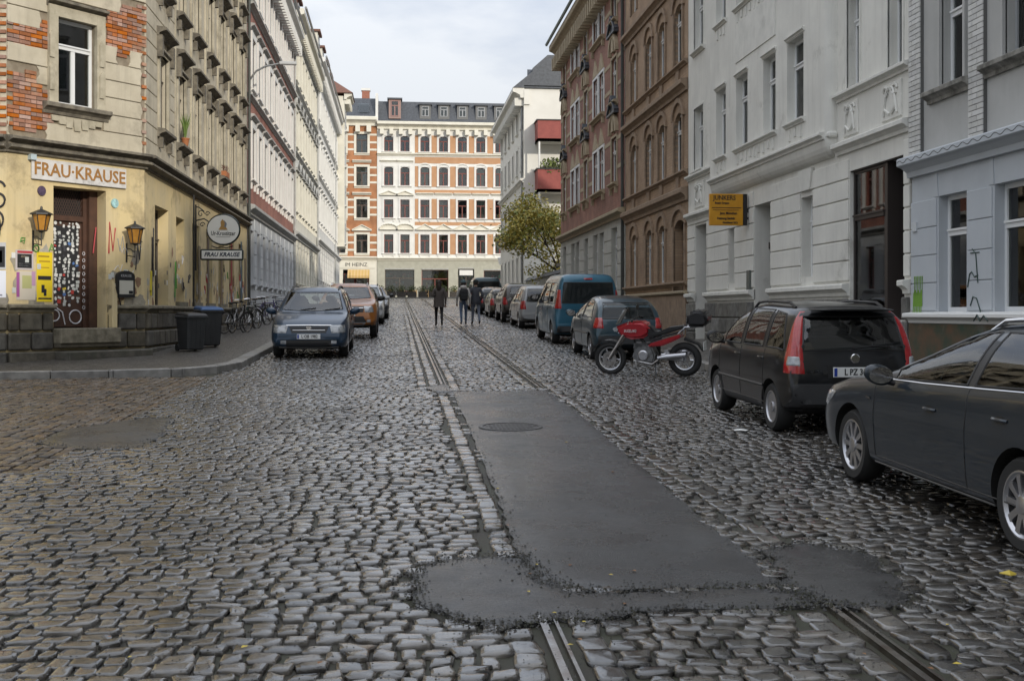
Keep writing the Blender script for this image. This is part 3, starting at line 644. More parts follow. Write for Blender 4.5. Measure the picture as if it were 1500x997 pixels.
# rough stone plinth
for f, segs in ((FX, [(FX.L - 7, FX.L + .05)]), (FC, [(0, .98), (2.24, FC.L)]), (FS, [(0, FS.L - .3)])):
    K.f = f
    for a, b in segs:
        K.courses(a, b, -.1, .16, .26, [], BASE_U, p=.14, gap=.02, maxlen=1.1, name='plinth_stone', bev=.02)
        K.courses(a, b, .17, .87, .35, [], BASE_U, p=.1, gap=.03, maxlen=.6, name='plinth_stone', bev=.03)
        K.mould(a, b, .86, .13, .16, CAP_U, 'plinth_cap')
K.f = FC
# door, grille, stickers, steps
dk = K.part(MB().box(1.0, 2.22, .5, .54, .56, 3.2), 'door_recess_back', DARK)
door = MB(); door.box(1.05, 1.98, .46, .5, .58, 2.62); dd = K.part(door, 'door', DOORW)
fr = MB(); fr.box(1.0, 1.07, .4, .5, .56, 3.2); fr.box(1.95, 2.03, .4, .5, .56, 3.2); fr.box(1.07, 1.95, .4, .5, 2.6, 2.7); fr.box(2.03, 2.22, .3, .5, .56, 3.2); K.part(fr, 'door_frame', DOORW)
g = MB()
for i in range(16):
    a = 1.07 + i * .055
    g.tube([(a, .44, 2.7), (min(a + .25, 1.95), .44, 2.7 + min(.25, 1.95 - a) * 2)], .005, 4); g.tube([(1.95 - i * .055, .435, 2.7), (max(1.95 - i * .055 - .25, 1.07), .435, 2.7 + min(.25, .88 - i * .055) * 2)], .005, 4)
K.part(g, 'transom_grille', mat('rusty_grille', (.09, .05, .04), .7))
pn = MB(); pn.box(1.16, 1.88, .452, .46, 1.2, 2.5); K.part(pn, 'door_panel', mat('black_notice_panel', (.03, .03, .032), .4))
STC = [mat('sticker_%d' % i, c, .5) for i, c in enumerate([(.75, .75, .73), (.55, .57, .55), (.06, .06, .07), (.5, .06, .05), (.45, .6, .05), (.65, .5, .05), (.1, .2, .45)])]
sm = [MB().box(-.03, .03, -.003, 0, -.025, .025).mesh('sticker', m) for m in STC] + [MB().prism([(.028 * math.cos(a), .028 * math.sin(a)) for a in [i * math.pi / 5 for i in range(10)]], -.003, 0).mesh('sticker', m) for m in STC[:2]]
for j in range(26):
    for i in range(8):
        if random.random() < .2: continue
        o = link('sticker', random.choice(sm[:2] * 3 + sm[1:3] * 3 + sm[7:] * 3 + sm), K.t); K.place(o, 1.13 + i * .103 + random.uniform(-.02, .02), .451 - .001 * (i % 3), 1.0 + j * .062 + random.uniform(-.012, .012)); o.scale = (random.uniform(.6, 1.5), 1, random.uniform(.6, 1.45)); o.rotation_euler.y = random.gauss(0, .25)
WGR = mat('white_spray_paint', (.75, .75, .78), .6)
def stroke(H, pts, r, m, y=-.012, name='graffiti', par=None): return H.part(MB().tube([(a, y, b) for a, b in pts], r, 5), name, m)
def circ(cx, cz, rx, rz, n=18, a0=0, a1=6.5): return [(cx + rx * math.cos(a0 + (a1 - a0) * i / n), cz + rz * math.sin(a0 + (a1 - a0) * i / n)) for i in range(n + 1)]
stroke(K, circ(1.8, .77, .14, .13), .014, WGR, .45); stroke(K, circ(1.3, .8, .13, .11), .014, WGR, .45); stroke(K, [(1.15, 1.05), (1.35, .95), (1.5, .86), (1.56, .62)], .014, WGR, .45)
for i, (u, z) in enumerate([(1.9, .95 + .13 * k) for k in range(9)]): stroke(K, circ(u + .06, z, .03, .035, 6), .006, WGR, .395)
st = MB(); st.box(.95, 2.35, -.34, .5, .28, .56); K.part(st, 'door_step', CAP_U, bevel=.015)
st = MB(); st.box(.95, 2.35, -.3, 0, .2, .29); K.part(st, 'door_step', BASE_U, bevel=.015)
st = MB(); st.box(.95, 2.95, -.62, 0, -.15, .14); K.part(st, 'door_step', BASE_U, bevel=.02)
st = MB().prism([(2.24, .56), (2.36, .56), (2.36, 1.3), (2.24, 1.5)], -.2, 0); K.part(st, 'door_jamb_stone', PL_Y, bevel=.01)
# sign board with painted letters
SGN = mat('sign_board_white', (.72, .7, .68), .6, c2=(.6, .58, .55), scale=4, stain=.1); ORG = mat('ochre_letters', (.42, .2, .045), .6, c2=(.3, .15, .05), scale=12)
sg = thing('name_board', 'long white board with ochre letters reading FRAU KRAUSE above the pub door', 'sign'); K.world(sg, 0, -.06, 0)
u0, u1, z0, z1 = .5, 2.68, 3.28, 3.66
MB().box(u0, u1, 0, .05, z0, z1).obj('board', SGN, sg, bevel=.006); shift(text_mb('FRAU·KRAUSE', .33, .006, bold=.004, sx=1.02), (u0 + u1) / 2, -.008, (z0 + z1) / 2 - .0).obj('lettering', ORG, sg)
sg.location.z = sg.location.z
st = MB().box(.44, .56, -.12, 0, 3.62, 3.72); tag(K.world(st.obj('junction_box', mat('pale_blue_plastic', (.5, .6, .64), .4)), 0, 0, 0), 'small pale blue box at the end of the pub sign board', 'junction box')
# round plaques
for u, z, c, l in ((.73, 3.08, (.06, .04, .07), 'small dark round plaque left of the pub door lintel'), (2.42, 2.98, (.25, .4, .4), 'small teal round sticker right of the pub door lintel')):
    tag(K.world(MB().lathe([(.001, .012), (.085, .012), (.09, 0), (.09, -.02)], 20, M=Matrix.Rotation(R(-90), 4, 'X')).obj('plaque', mat('plaque_' + str(u), c, .5, c2=tuple(q * 2 for q in c), scale=18), smooth=30), u, -.01, z), l, 'plaque')
# lanterns
AMBER = mat('amber_glass', (.55, .27, .05), .25, c2=(.42, .19, .03), scale=8)
def lantern(u, z, label):
    t = thing('wall_lantern', label, 'lantern', group='amber wall lanterns beside the pub door'); K.world(t, u, 0, z); y = -.34; n = 6; rot = Matrix.Translation((0, y, 0)) @ Matrix.Rotation(R(30), 4, 'Z')
    t.scale = Vector(t.scale) * .86
    MB().lathe([(.11, 0), (.19, .34)], n, M=rot).obj('amber_pane', AMBER, t)
    mb = MB()
    for i in range(n):
        a = 2 * math.pi * i / n + R(30); mb.tube([(.113 * math.cos(a), y + .113 * math.sin(a), 0), (.195 * math.cos(a), y + .195 * math.sin(a), .34)], .011, 5)
    for r, zz in ((.115, 0), (.197, .34)): mb.tube([(r * math.cos(2 * math.pi * i / n + R(30)), y + r * math.sin(2 * math.pi * i / n + R(30)), zz) for i in range(n + 1)], .011, 5)
    mb.obj('frame', IRON, t)
    MB().lathe([(.25, .335), (.245, .36), (.09, .43), (.03, .45), (.025, .5), (.001, .52)], n, M=rot).obj('cap', IRON, t)
    mb = MB(); mb.lathe([(.03, -.04), (.1, 0)], 8, M=Matrix.Translation((0, y, 0))); mb.tube([(0, y, -.03), (0, y, -.32)], .012, 6); mb.tube([(0, y, -.2), (0, y * .5, -.12), (0, 0, -.1)], .012, 6); mb.tube([(0, y, -.3), (0, 0, -.26)], .012, 6); mb.box(-.02, .02, -.02, 0, -.42, .02)
    mb.obj('bracket', IRON, t)
lantern(.55, 2.33, 'amber glass wall lantern above the yellow poster, left of the pub door'); lantern(2.72, 2.2, 'amber glass wall lantern above the menu case, right of the pub door')
# posters and menu case
def paper(name, u0, u1, z0, z1, c, label, cat='poster', y=-.006, extra=()):
    t = thing(name, label, cat); K.world(t, 0, y, 0); MB().box(u0, u1, -.003, .003, z0, z1).obj('sheet', mat('print_' + label[:14], c, .55), t)
    for a, b, c_, d, cc in extra: MB().box(u0 + (u1 - u0) * a, u0 + (u1 - u0) * b, -.0055, -.003, z0 + (z1 - z0) * c_, z0 + (z1 - z0) * d).obj('print', mat('ink_%d_%d_%d' % tuple(int(q * 255) for q in cc), cc, .6), t)
    return t
K_ = (.02, .02, .022)
paper('poster', .18, .56, 1.62, 1.98, (.55, .5, .5), 'dark concert poster with red header left of the yellow poster', extra=[(.1, .9, .1, .8, K_), (.1, .95, .84, .96, (.45, .05, .06)), (.3, .75, .62, .74, (.5, .42, .3)), (.16, .85, .3, .34, (.3, .3, .32)), (.16, .7, .2, .24, (.3, .3, .32))])
paper('poster', .2, .6, 1.08, 1.6, (.62, .56, .46), 'torn pale poster with violet border below the concert poster', extra=[(0, .16, .1, .96, (.35, .1, .3)), (.3, .8, .4, .85, (.45, .45, .2)), (.8, 1, .5, 1, (.5, .3, .45))])
paper('poster', .63, .97, 1.05, 1.96, (.8, .6, .02), 'bright yellow poster with black figure beside the pub door', extra=[(.08, .92, .44, .52, K_), (.3, .5, .18, .34, K_), (.45, .62, .12, .26, K_), (.1, .95, .05, .08, K_), (.1, .8, .9, .93, (.35, .22, .02)), (.15, .85, .8, .83, (.45, .28, .02)), (.2, .8, .68, .7, (.45, .28, .02))])
K.f = FX
paper('poster', FX.L - .36, FX.L - .01, 1.62, 2.1, (.5, .5, .5), 'black and white photo poster at the edge of the pub wall', extra=[(.05, .95, .08, .85, K_), (.2, .8, .25, .7, (.25, .25, .25)), (.3, .6, .4, .6, (.5, .5, .5))])
paper('poster', FX.L - .36, FX.L - .01, 1.12, 1.6, (.7, .72, .78), 'white poster with dark blot under the photo poster', extra=[(.3, .65, .2, .8, (.06, .07, .12)), (.15, .8, .06, .12, (.2, .2, .25))])
K.f = FC
mc = thing('menu_case', 'arched black menu case mounted on the pub wall', 'menu case'); K.world(mc, 2.66, -.02, 1.15)
MB().prism([(-.22, 0), (.22, 0), (.22, .42)] + [(.22 * math.cos(a), .42 + .1 * math.sin(a)) for a in [math.pi * i / 8 for i in range(1, 8)]] + [(-.22, .42)], -.06, .02).obj('case', IRON, mc, fix=True)
MB().box(-.17, .17, -.068, -.06, .06, .33).obj('menu_sheet', mat('menu_paper', (.55, .53, .45), .7), mc); MB().box(.06, .16, -.071, -.068, .07, .13).obj('note', BLACK, mc)
shift(text_mb('KRAUSE', .075, .004), 0, -.064, .42).obj('lettering', mat('pewter', (.35, .35, .35), .4), mc)
GRK = mat('black_spray_paint', (.03, .028, .03), .6); GRR = mat('red_spray_paint', (.45, .04, .05), .6); GRG = mat('green_spray_paint', (.1, .3, .06), .6)
stroke(K, [(2.28, 2.0), (2.3, 2.6), (2.38, 2.05), (2.44, 2.5)], .016, GRR); stroke(K, [(2.05, 2.0), (2.12, 2.5)], .014, GRR, .2); stroke(K, circ(.62, 2.02, .06, .06, 10), .012, GRG); stroke(K, [(.28, 2.12), (.3, 2.2), (.38, 2.2), (.36, 2.1), (.28, 2.14), (.38, 2.16)], .012, GRG); stroke(K, [(.9, 1.98), (.95, 2.12), (1.0, 2.0), (.92, 2.02), (.98, 2.1)], .012, GRG)
stroke(K, [(2.5, 2.3), (2.55, 2.05), (2.62, 2.35), (2.66, 2.0)], .012, mat('grey_spray_paint', (.4, .4, .38), .6)); stroke(K, [(2.95, 1.7), (3.0, 2.2), (3.05, 1.9), (3.1, 2.5)], .014, GRK)
K.part(MB().tube([(2.28, -.25, 1.35), (2.5, -.12, .98)], .014, 6), 'handrail', IRON)
K.f = FX; K.wall(0, FX.L, -.6, zc + .1, [], PL_Y, name='ground_floor_wall'); K.wall(0, FX.L, zc + .1, 15, [], PL_U, name='upper_wall')
z = 4.02; r = 0
while z < 7.0:                                             # raw brick strip at the corner of the side facade
    for q, wl in ((FX.L - .24 - .124 * (r % 2), 1),): o = link('brick', bm_, K.t); K.place(o, q, random.uniform(-.006, .006), z)
    z += .075; r += 1
stroke(K, circ(FX.L - .15, 3.05, .13, .14, 14, .3, 4.6), .022, GRK); stroke(K, circ(FX.L - .15, 2.85, .12, .12, 14, -1.6, 1.5), .022, GRK); stroke(K, circ(FX.L - .2, 2.5, .14, .16), .02, GRK); stroke(K, circ(FX.L - .18, 2.36, .06, .2), .02, GRK)
# long street facade
K.f = FS; W7 = [1.45 + 2.29 * i for i in range(7)]
up = [(a, a + .95, z0, z0 + 1.62) for a in W7 for z0 in (4.72, 7.72, 10.7)]; gr = [(a - .35, a + 1.2, .95, 3.1) for a in W7[:1]] + [(a - .1, a + 1.0, 1.1, 3.05) for a in W7[1:]]
K.wall(0, FS.L, -.6, zc + .1, [(*o, .32) for o in gr], PL_Y, name='ground_floor_wall'); K.wall(0, FS.L, zc + .1, 15, up, PL_U, rev=.16, name='upper_wall')
K.courses(0, W7[1] - .3, 4.02, 9, .335, up, PL_U, p=.03, gap=.016, pad=.2, name='plaster_block')
WOOD_D = mat('dark_wood_frame', (.12, .1, .08), .6, c2=(.08, .065, .05), scale=6)
for i, a in enumerate(W7):
    for k, z0 in enumerate((4.72, 7.72, 10.7)):
        o = (a, a + .95, z0, z0 + 1.62); K.surround(*o, FACE_U, wd=.16, p=.07); K.sill(a - .1, a + 1.05, z0, TRIM_U, p=.22, h=.17, brackets=True)
        K.mould(a - .3, a + 1.25, z0 + 1.95, .16, .26, TRIM_U, 'window_hood'); K.mould(a - .12, a + 1.07, z0 + 1.62, .1, .12, TRIM_U, 'lintel')
        if k == 1 and i in (1, 4): K.gable(a - .3, a + 1.25, z0 + 2.12, .6, TRIM_U, curved=True)
        K.part(MB().prism([(a - .26, z0 + 1.5), (a - .12, z0 + 1.5), (a - .1, z0 + 1.95), (a - .28, z0 + 1.95)], -.16, .02), 'bracket', TRIM_U, fix=True)
        K.part(MB().prism([(a + 1.07, z0 + 1.5), (a + 1.21, z0 + 1.5), (a + 1.23, z0 + 1.95), (a + 1.05, z0 + 1.95)], -.16, .02), 'bracket', TRIM_U, fix=True)
        K.window(a, a + .95, z0, z0 + 1.62, y=.13, m=WOOD_D, curt=i % 3 == 1)
    if i >= 1: K.part(MB().box(a - .42, a - .3, -.05, .02, 4.0, 14.8), 'pilaster_strip', FACE_U)
for i, o in enumerate(gr):
    K.window(o[0] + (.0 if i else .0), o[1], o[2], o[3], y=.28, m=WOOD_D, curt=False)
    K.part(MB().box(o[0] - .06, o[1] + .06, -.1, .02, o[2] - .1, o[2]), 'sill', CAP_U)
for u, h, c in ((6.9, 1.6, (.25, .2, .13)), (8.4, 1.9, (.2, .15, .1)), (11, 1.7, (.28, .2, .12)), (13.2, 2, (.4, .08, .06)), (15.6, 2.2, (.1, .16, .2)), (16.6, 1.7, (.2, .14, .1))):
    K.part(MB().box(u, u + .3, -.012, .01, .95, .95 + h), 'worn_panel', mat('worn_panel_%g' % u, c, .8, c2=tuple(q * .6 for q in c), scale=6, stain=.4, stain_c=(.4, .32, .17)))
stroke(K, [(.7, 1.2), (.75, 2.4), (.85, 1.6), (.9, 2.6)], .02, GRK); stroke(K, [(.55, 1.3), (.62, 1.7), (.6, 1.2)], .03, mat('yellow_spray', (.6, .5, .05), .6)); stroke(K, [(3.4, 1.2), (3.5, 2.0), (3.6, 1.4)], .02, GRG)
downpipe(K, FS.L - .12, -.2, 15, m=mat('dark_pipe', (.05, .055, .05), .6)); downpipe(K, FC.L - 3.1 + 5.5, 1.0, zc, m=IRON, r=.025)
for i, (a, c) in enumerate(((W7[1], 'green'), (W7[4], 'red'))):     # pots on sills
    z0 = 4.73; t = thing('flower_pot', 'terracotta pot with spiky green plant on a first-floor sill of the pub' if i == 0 else 'reddish planter with low flowers on a first-floor sill of the pub', 'flower pot'); K.world(t, a + .5, -.12, z0)
    if i == 0:
        MB().lathe([(.07, 0), (.1, .16), (.11, .16), (.11, .19), (.09, .19), (.085, .16)], 14).obj('pot', mat('terracotta', (.4, .15, .06), .85), t, smooth=30); mb = MB()
        for k in range(26): b = random.uniform(0, 6.3); l = random.uniform(.4, .75); s = random.uniform(.05, .25); mb.tube([(0, 0, .15), (s * .4 * math.cos(b), s * .4 * math.sin(b), .15 + l * .6), (s * math.cos(b), s * math.sin(b), .15 + l)], [.014, .012, .002], 4)
        mb.obj('leaf', mat('spiky_leaf', (.13, .2, .04), .6), t, kind='stuff')
    else:
        MB().box(-.35, .35, -.09, .09, 0, .16).obj('planter', mat('terracotta', (.4, .15, .06), .85), t, bevel=.01); mb = MB()
        for k in range(120): x, y, z = random.uniform(-.34, .34), random.uniform(-.1, .1), random.uniform(.14, .34); s = .025; mb.quad((x - s, y, z), (x, y - s, z + s), (x + s, y, z), (x, y + s, z - s))
        mb.obj('flower', mat('red_flower', (.35, .08, .06), .7), t, kind='stuff')
K.f = FS; mb = MB()                                         # solid core, roof
base = [(FX.p0.x, 23.42), (P1[0], 23.42), (P2[0] - .02, 25.97), (P2[0] - .02, 43.28), (-18, 43.28)]
mb.v = []; lo = [(x, y, -1) for x, y in base]; cx_, cy_ = -12, 34
core = [(x + (cx_ - x) * .12, y + (cy_ - y) * .09) for x, y in base]
mb.add([(x, y, -1) for x, y in core] + [(x, y, 14.9) for x, y in core], [(i, (i + 1) % 5, (i + 1) % 5 + 5, i + 5) for i in range(5)] + [(5, 6, 7, 8, 9)])
o = mb.obj('core', DARK, K.t); o.location = -K.loc + Vector((0, 0, K.loc.z))
mb = MB(); mb.add([(x, y, 15.0) for x, y in base] + [(x + (cx_ - x) * .45, y + (cy_ - y) * .4, 18.0) for x, y in base], [(i, (i + 1) % 5, (i + 1) % 5 + 5, i + 5) for i in range(5)] + [(5, 6, 7, 8, 9), (4, 3, 2, 1, 0)])
o = mb.obj('roof', SLATE, K.t); o.location = -K.loc + Vector((0, 0, K.loc.z))
# peeled and patched spots, old paste-ups and tags low on the yellow walls
PEEL = [mat('peeled_' + str(i), c, .9, c2=tuple(q * .7 for q in c), scale=9, bump=.5, bscale=40) for i, c in enumerate([(.3, .27, .22), (.24, .16, .1), (.4, .36, .28), (.33, .2, .12), (.5, .47, .4)])]
def peel(f, u, z, r, m):
    K.f = f; n = random.randint(9, 14); P = [(u + r * random.uniform(.5, 1.2) * math.cos(2 * math.pi * i / n), z + 1.3 * r * random.uniform(.5, 1.2) * math.sin(2 * math.pi * i / n)) for i in range(n)]; K.part(MB().prism(P, -random.uniform(.003, .007), .01), 'peeled_patch', m, fix=True)
for f, a, b, n in ((FC, .1, .9, 9), (FC, 2.3, 3.1, 16), (FS, .1, .9, 8), (FS, 2.8, 16.8, 60), (FX, FX.L - .5, FX.L - .05, 5)):
    for i in range(n): peel(f, random.uniform(a, b), 1.02 + abs(random.gauss(0, .55)), random.uniform(.04, .16), random.choice(PEEL))
STK = [MB().box(-.04, .04, -.003, .003, -.05, .05).mesh('sticker', m) for m in STC]
for f, a, b, n in ((FC, 2.28, 3.1, 9), (FC, .1, .95, 4), (FS, .2, 16, 30)):
    K.f = f
    for i in range(n): K.place(link('sticker', random.choice(STK[:3]), K.t), random.uniform(a, b), -.011, random.uniform(1.05, 2.0))
K.f = FS
for i in range(16):
    u = random.uniform(2.9, 16.5); z = random.uniform(1.1, 2.2); stroke(K, [(u + random.uniform(-.15, .15) * k * .4, z + .12 * math.sin(k * 2.1 + i)) for k in range(6)], .01, random.choice((GRK, GRR, GRG, WGR, GRK)))
K.f = FC
for i in range(7):
    u = random.uniform(2.35, 3.1); z = random.uniform(1.6, 2.5); stroke(K, [(u + .05 * k, z + .07 * math.sin(k * 2.4 + i)) for k in range(5)], .007, random.choice((GRK, WGR, GRK)))
# hanging pub signs
K.f = FS; us = 6.35; hs = thing('hanging_pub_sign', 'oval white beer sign reading Ur-Krostitzer on a scrolled iron bracket', 'sign'); K.world(hs, us, 0, 0)
# sign hangs out from the wall, its face square to the street
def ys(a): return [(0, -y, z) for y, z in a]
ir = MB(); ir.tube(ys([(0, 3.5), (.12, 3.48), (.25, 3.38)]), .018, 6); ir.tube(ys([(.02, 1.9), (.02, 3.55)]), .025, 6); ir.tube(ys([(.02, 3.15), (.25, 3.2), (.42, 3.1)]), .018, 6)
for cy, cz, r in ((.16, 3.32, .1), (.2, 3.05, .07), (.34, 3.32, .07)): ir.tube(ys([(cy + r * math.cos(a) * (1 - a / 9), cz + r * math.sin(a) * (1 - a / 9)) for a in [i * .5 for i in range(16)]]), .012, 5)
ir.tube(ys([(.45, 2.52), (.6, 2.47), (.72, 2.5), (.85, 2.47), (1.05, 2.52)]), .014, 5); ir.obj('iron_bracket', IRON, hs)
oc_ = (.78, 2.93); n = 36
mb = MB(); ring = [(oc_[0] + .43 * math.cos(2 * math.pi * i / n), oc_[1] + .36 * math.sin(2 * math.pi * i / n)) for i in range(n)]
mb.add([(-.07, -y, z) for y, z in ring] + [(.07, -y, z) for y, z in ring], [tuple(range(n))[::-1], tuple(range(n, 2 * n))] + [(i, (i + 1) % n, (i + 1) % n + n, i + n) for i in range(n)])
mb.obj('sign_face', mat('sign_face_white', (.88, .88, .84), .4), hs, fix=True)
mb = MB(); mb.tube([(0, -y, z) for y, z in ring + ring[:1]], .04, 8); mb.obj('rim', mat('dark_green_rim', (.02, .03, .025), .4), hs, smooth=True)
def facing(mb, y, z, x=-.075):           # text built in x,z facing -y -> turned to face the camera side of a sign that stands out from the wall
    mb.v = [(x + b, -(y + a), z + c) for a, b, c in mb.v]; return mb
facing(text_mb('Ur-Krostitzer', .15, .003, bold=.001, sx=.8), oc_[0], 2.83).obj('lettering', BLACK, hs)
facing(MB().prism([(-.2, -.0), (.2, 0), (.02, .0)][:2] + [(.19, .006), (-.19, .006)], -.003, .003), oc_[0], 2.74).obj('underline', BLACK, hs)
GOLD = mat('gold_print', (.45, .26, .08), .5)
facing(MB().prism([(-.13, 0), (.12, 0), (.06, .1), (.04, .2), (-.02, .27), (-.07, .2), (-.06, .1)], -.003, .003), oc_[0], 2.92).obj('emblem', GOLD, hs); facing(MB().prism([(.02, .08), (.08, .06), (.1, .16), (.02, .25), (.05, .15)], -.005, .001), oc_[0], 2.92).obj('emblem', mat('grey_print', (.2, .22, .25), .5), hs)
ls = thing('light_box_sign', 'rectangular white sign with dark rim reading FRAU KRAUSE under the oval beer sign', 'sign'); K.world(ls, us, 0, 0)
MB().box(-.06, .06, -1.33, -.15, 2.16, 2.44).obj('rim', mat('dark_green_rim', (.02, .03, .025), .4), ls, bevel=.03); MB().box(-.066, .066, -1.29, -.19, 2.2, 2.4).obj('sign_face', mat('sign_face_white', (.88, .88, .84), .4), ls, bevel=.004)
facing(text_mb('FRAU KRAUSE', .145, .003, bold=.004, shear=.25, sx=1.05), .74, 2.3, -.07).obj('lettering', mat('navy_letters', (.02, .03, .06), .5), ls)
# ------------------------------------------------------------------ left row beyond the pub
PW1 = mat('pale_blue_stucco', (.62, .64, .65), .8, c2=(.54, .56, .57), scale=1.5, bump=.15, stain=.12, stain_c=(.4, .4, .38)); WHT = mat('white_stucco', (.76, .75, .71), .8, c2=(.68, .67, .63), scale=1.2, bump=.12, streak=.12, stain_c=(.45, .43, .38))
RB1 = brickmat('red_brick_panel', (.36, .13, .09), (.3, .1, .07), (.3, .22, .18)); CRM = mat('cream_stucco', (.74, .71, .61), .8, c2=(.66, .63, .53), scale=1.4, bump=.12, streak=.15, stain_c=(.45, .42, .34)); GRYT = mat('grey_trim', (.46, .46, .44), .8, c2=(.33, .33, .31), scale=4, bump=.2)
def row_house(name, label, y0, y1, zg, floors, zeave, wallm, gm, trim, n, ww, fr, hoods, brick=None, redband=None, x=-5.61, roofm=None, ridge=4, teeth=.5, wh=1.75):
    f = Facade((x, y0), (x, y1)); H = House(name, label, f); L = f.L; sp = (L - .8) / n; U = [.4 + sp * (i + .5) - ww / 2 for i in range(n)]
    ops = [(u, u + ww, z, z + wh) for u in U for z in floors]; gops = [(u, u + ww, 1.15, 3.0) for u in U]
    H.wall(0, L, -1.2, zg, gops, gm, name='ground_floor_wall'); H.wall(0, L, zg, zeave, ops, brick or wallm, name='upper_wall')
    H.body(0, L, zeave, wallm, ridge=ridge, roofm=roofm, zb=-1.6)
    H.courses(0, L, .1, zg - .3, .42, gops, gm, p=.03, gap=.03, pad=.12, name='plaster_course')
    H.mould(0, L, zg - .25, .3, .28, trim, 'cornice'); H.mould(0, L, zeave - .55, .62, .6, wallm, 'eaves_cornice', teeth=teeth); H.part(MB().tube([(0, -.68, zeave + .1), (L, -.68, zeave + .1)], .07, 6), 'gutter', ZINC)
    for u in U:
        H.window(u, u + ww, 1.15, 3.0, y=.2, m=fr); H.sill(u, u + ww, 1.15, gm)
        H.part(MB().box(u + .1, u + .4, -.025, .01, .25, .42), 'cellar_vent', DARK)
        for k, z in enumerate(floors):
            H.window(u, u + ww, z, z + wh, y=.16, m=fr); H.surround(u, u + ww, z, z + wh, wallm, wd=.22, p=.1); H.sill(u - .1, u + ww + .1, z, wallm, p=.14, h=.13, brackets=True)
            hd = hoods[k]
            if hd == 'flat': H.mould(u - .32, u + ww + .32, z + wh + .28, .17, .2, trim, 'window_hood')
            elif hd == 'tri': H.gable(u - .36, u + ww + .36, z + wh + .3, .42, trim, p=.2)
            elif hd == 'arc': H.gable(u - .36, u + ww + .36, z + wh + .3, .4, trim, p=.2, curved=True)
    for z in floors[1:]: H.mould(0, L, z - .42, .14, .16, trim, 'string_course')
    if redband: H.part(MB().box(0, L, -.03, .01, *redband), 'brick_band', RB1); H.mould(0, L, redband[1], .16, .25, trim, 'string_course')
    return H, U
H1, U1 = row_house('town_house', 'stucco town house with red brick panels and pale blue ground floor next to the pub', 43.4, 62.2, 3.75, (4.75, 7.85, 11.0), 13.6, WHT, PW1, GRYT, 9, 1.0, FR_R, ('flat', 'flat', None), brick=RB1, redband=(9.95, 10.5))
H2, U2 = row_house('town_house', 'cream stucco town house between the red panelled house and the plain white one', 62.25, 80.0, 3.6, (4.7, 7.9, 11.2), 14.4, CRM, CRM, GRYT, 8, 1.0, FR_G, ('tri', 'arc', 'flat'), roofm=SLATE)
H3, U3 = row_house('town_house', 'bright white corner house with dormers at the far left end of the street', 80.05, 111, 3.7, (4.9, 8.1, 11.4), 15.0, WHT, WHT, WHT, 12, 1.0, FR_G, ('flat', 'flat', None), roofm=SLATE)
for H, u, lab in ((H1, H1.f.L - .1, 0), (H2, H2.f.L - .1, 0), (H3, 22.5, 0)): downpipe(H, u, -.2, H.f.L and 13.5, r=.06, m=GRYT)
# dormers and corner turret on the far white house, one dormer on the cream house
def dormer(H, u, z, wd, h, wallm, roofm, y=.5, fr=FR_G, dep=2.2):
    mb = MB(); mb.box(u, u + wd, y, y + dep, z, z + h); o = H.part(mb, 'dormer', wallm); k = MB(); k.box(u - .15, u + wd + .15, y - .2, y + dep, z + h, z + h + .14); k.obj('dormer_roof', roofm, o)
    H.window(u + wd * .18, u + wd * .82, z + .25, z + h - .15, y=y - .02, m=fr, curt=True)
for u in (2.5, 7.5, 12.5, 17.5): dormer(H3, u, 15.2, 1.8, 2.0, CRM, ROOFT, y=.1)
tur = MB(); f = H3.f
tur.box(f.L - 4.2, f.L - .05, -.7, 3, 4.6, 17.2); H3.part(tur, 'corner_bay', CRM); H3.mould(f.L - 4.4, f.L + .1, 16.9, .5, .7, CRM, 'eaves_cornice', y=-.7, teeth=.5)
tr = MB(); a, b = f.L - 4.6, f.L + .5; tr.add([(a, -1.5, 17.42), (b, -1.5, 17.42), (b, 3.5, 17.42), (a, 3.5, 17.42), ((a + b) / 2, 1, 19.2)], [(0, 1, 4), (1, 2, 4), (2, 3, 4), (3, 0, 4), (3, 2, 1, 0)]); H3.part(tr, 'bay_roof', ROOFT)
for z in (4.9, 8.1, 11.4, 14.4):
    H3.window(f.L - 3.4, f.L - 2.4, z, z + 1.7, y=-.72, m=FR_G); H3.sill(f.L - 3.5, f.L - 2.3, z, WHT, y=-.7)
dormer(H2, 6, 14.6, 1.6, 1.8, ROOFT, ROOFT, y=.3)
# street lamp arm fixed to the red panelled house
sl_ = thing('wall_street_lamp', 'curved grey street lamp arm fixed to the red panelled town house', 'street lamp'); H1.world(sl_, .6, 0, 0)
MB().tube([(0, 0, 8.1), (0, -.25, 8.4), (.1, -.6, 8.6), (.2, -1.15, 8.72)], .035, 8).obj('arm', ZINC, sl_, smooth=True); MB().prism([(.1, 8.68), (.3, 8.68), (.28, 8.79), (.12, 8.79)], -1.75, -1.1).obj('lamp_head', mat('lamp_grey', (.45, .46, .46), .4), sl_, fix=True, bevel=.02)
MB().box(-.06, .06, -.02, .02, 8.0, 8.25).obj('wall_plate', ZINC, sl_)
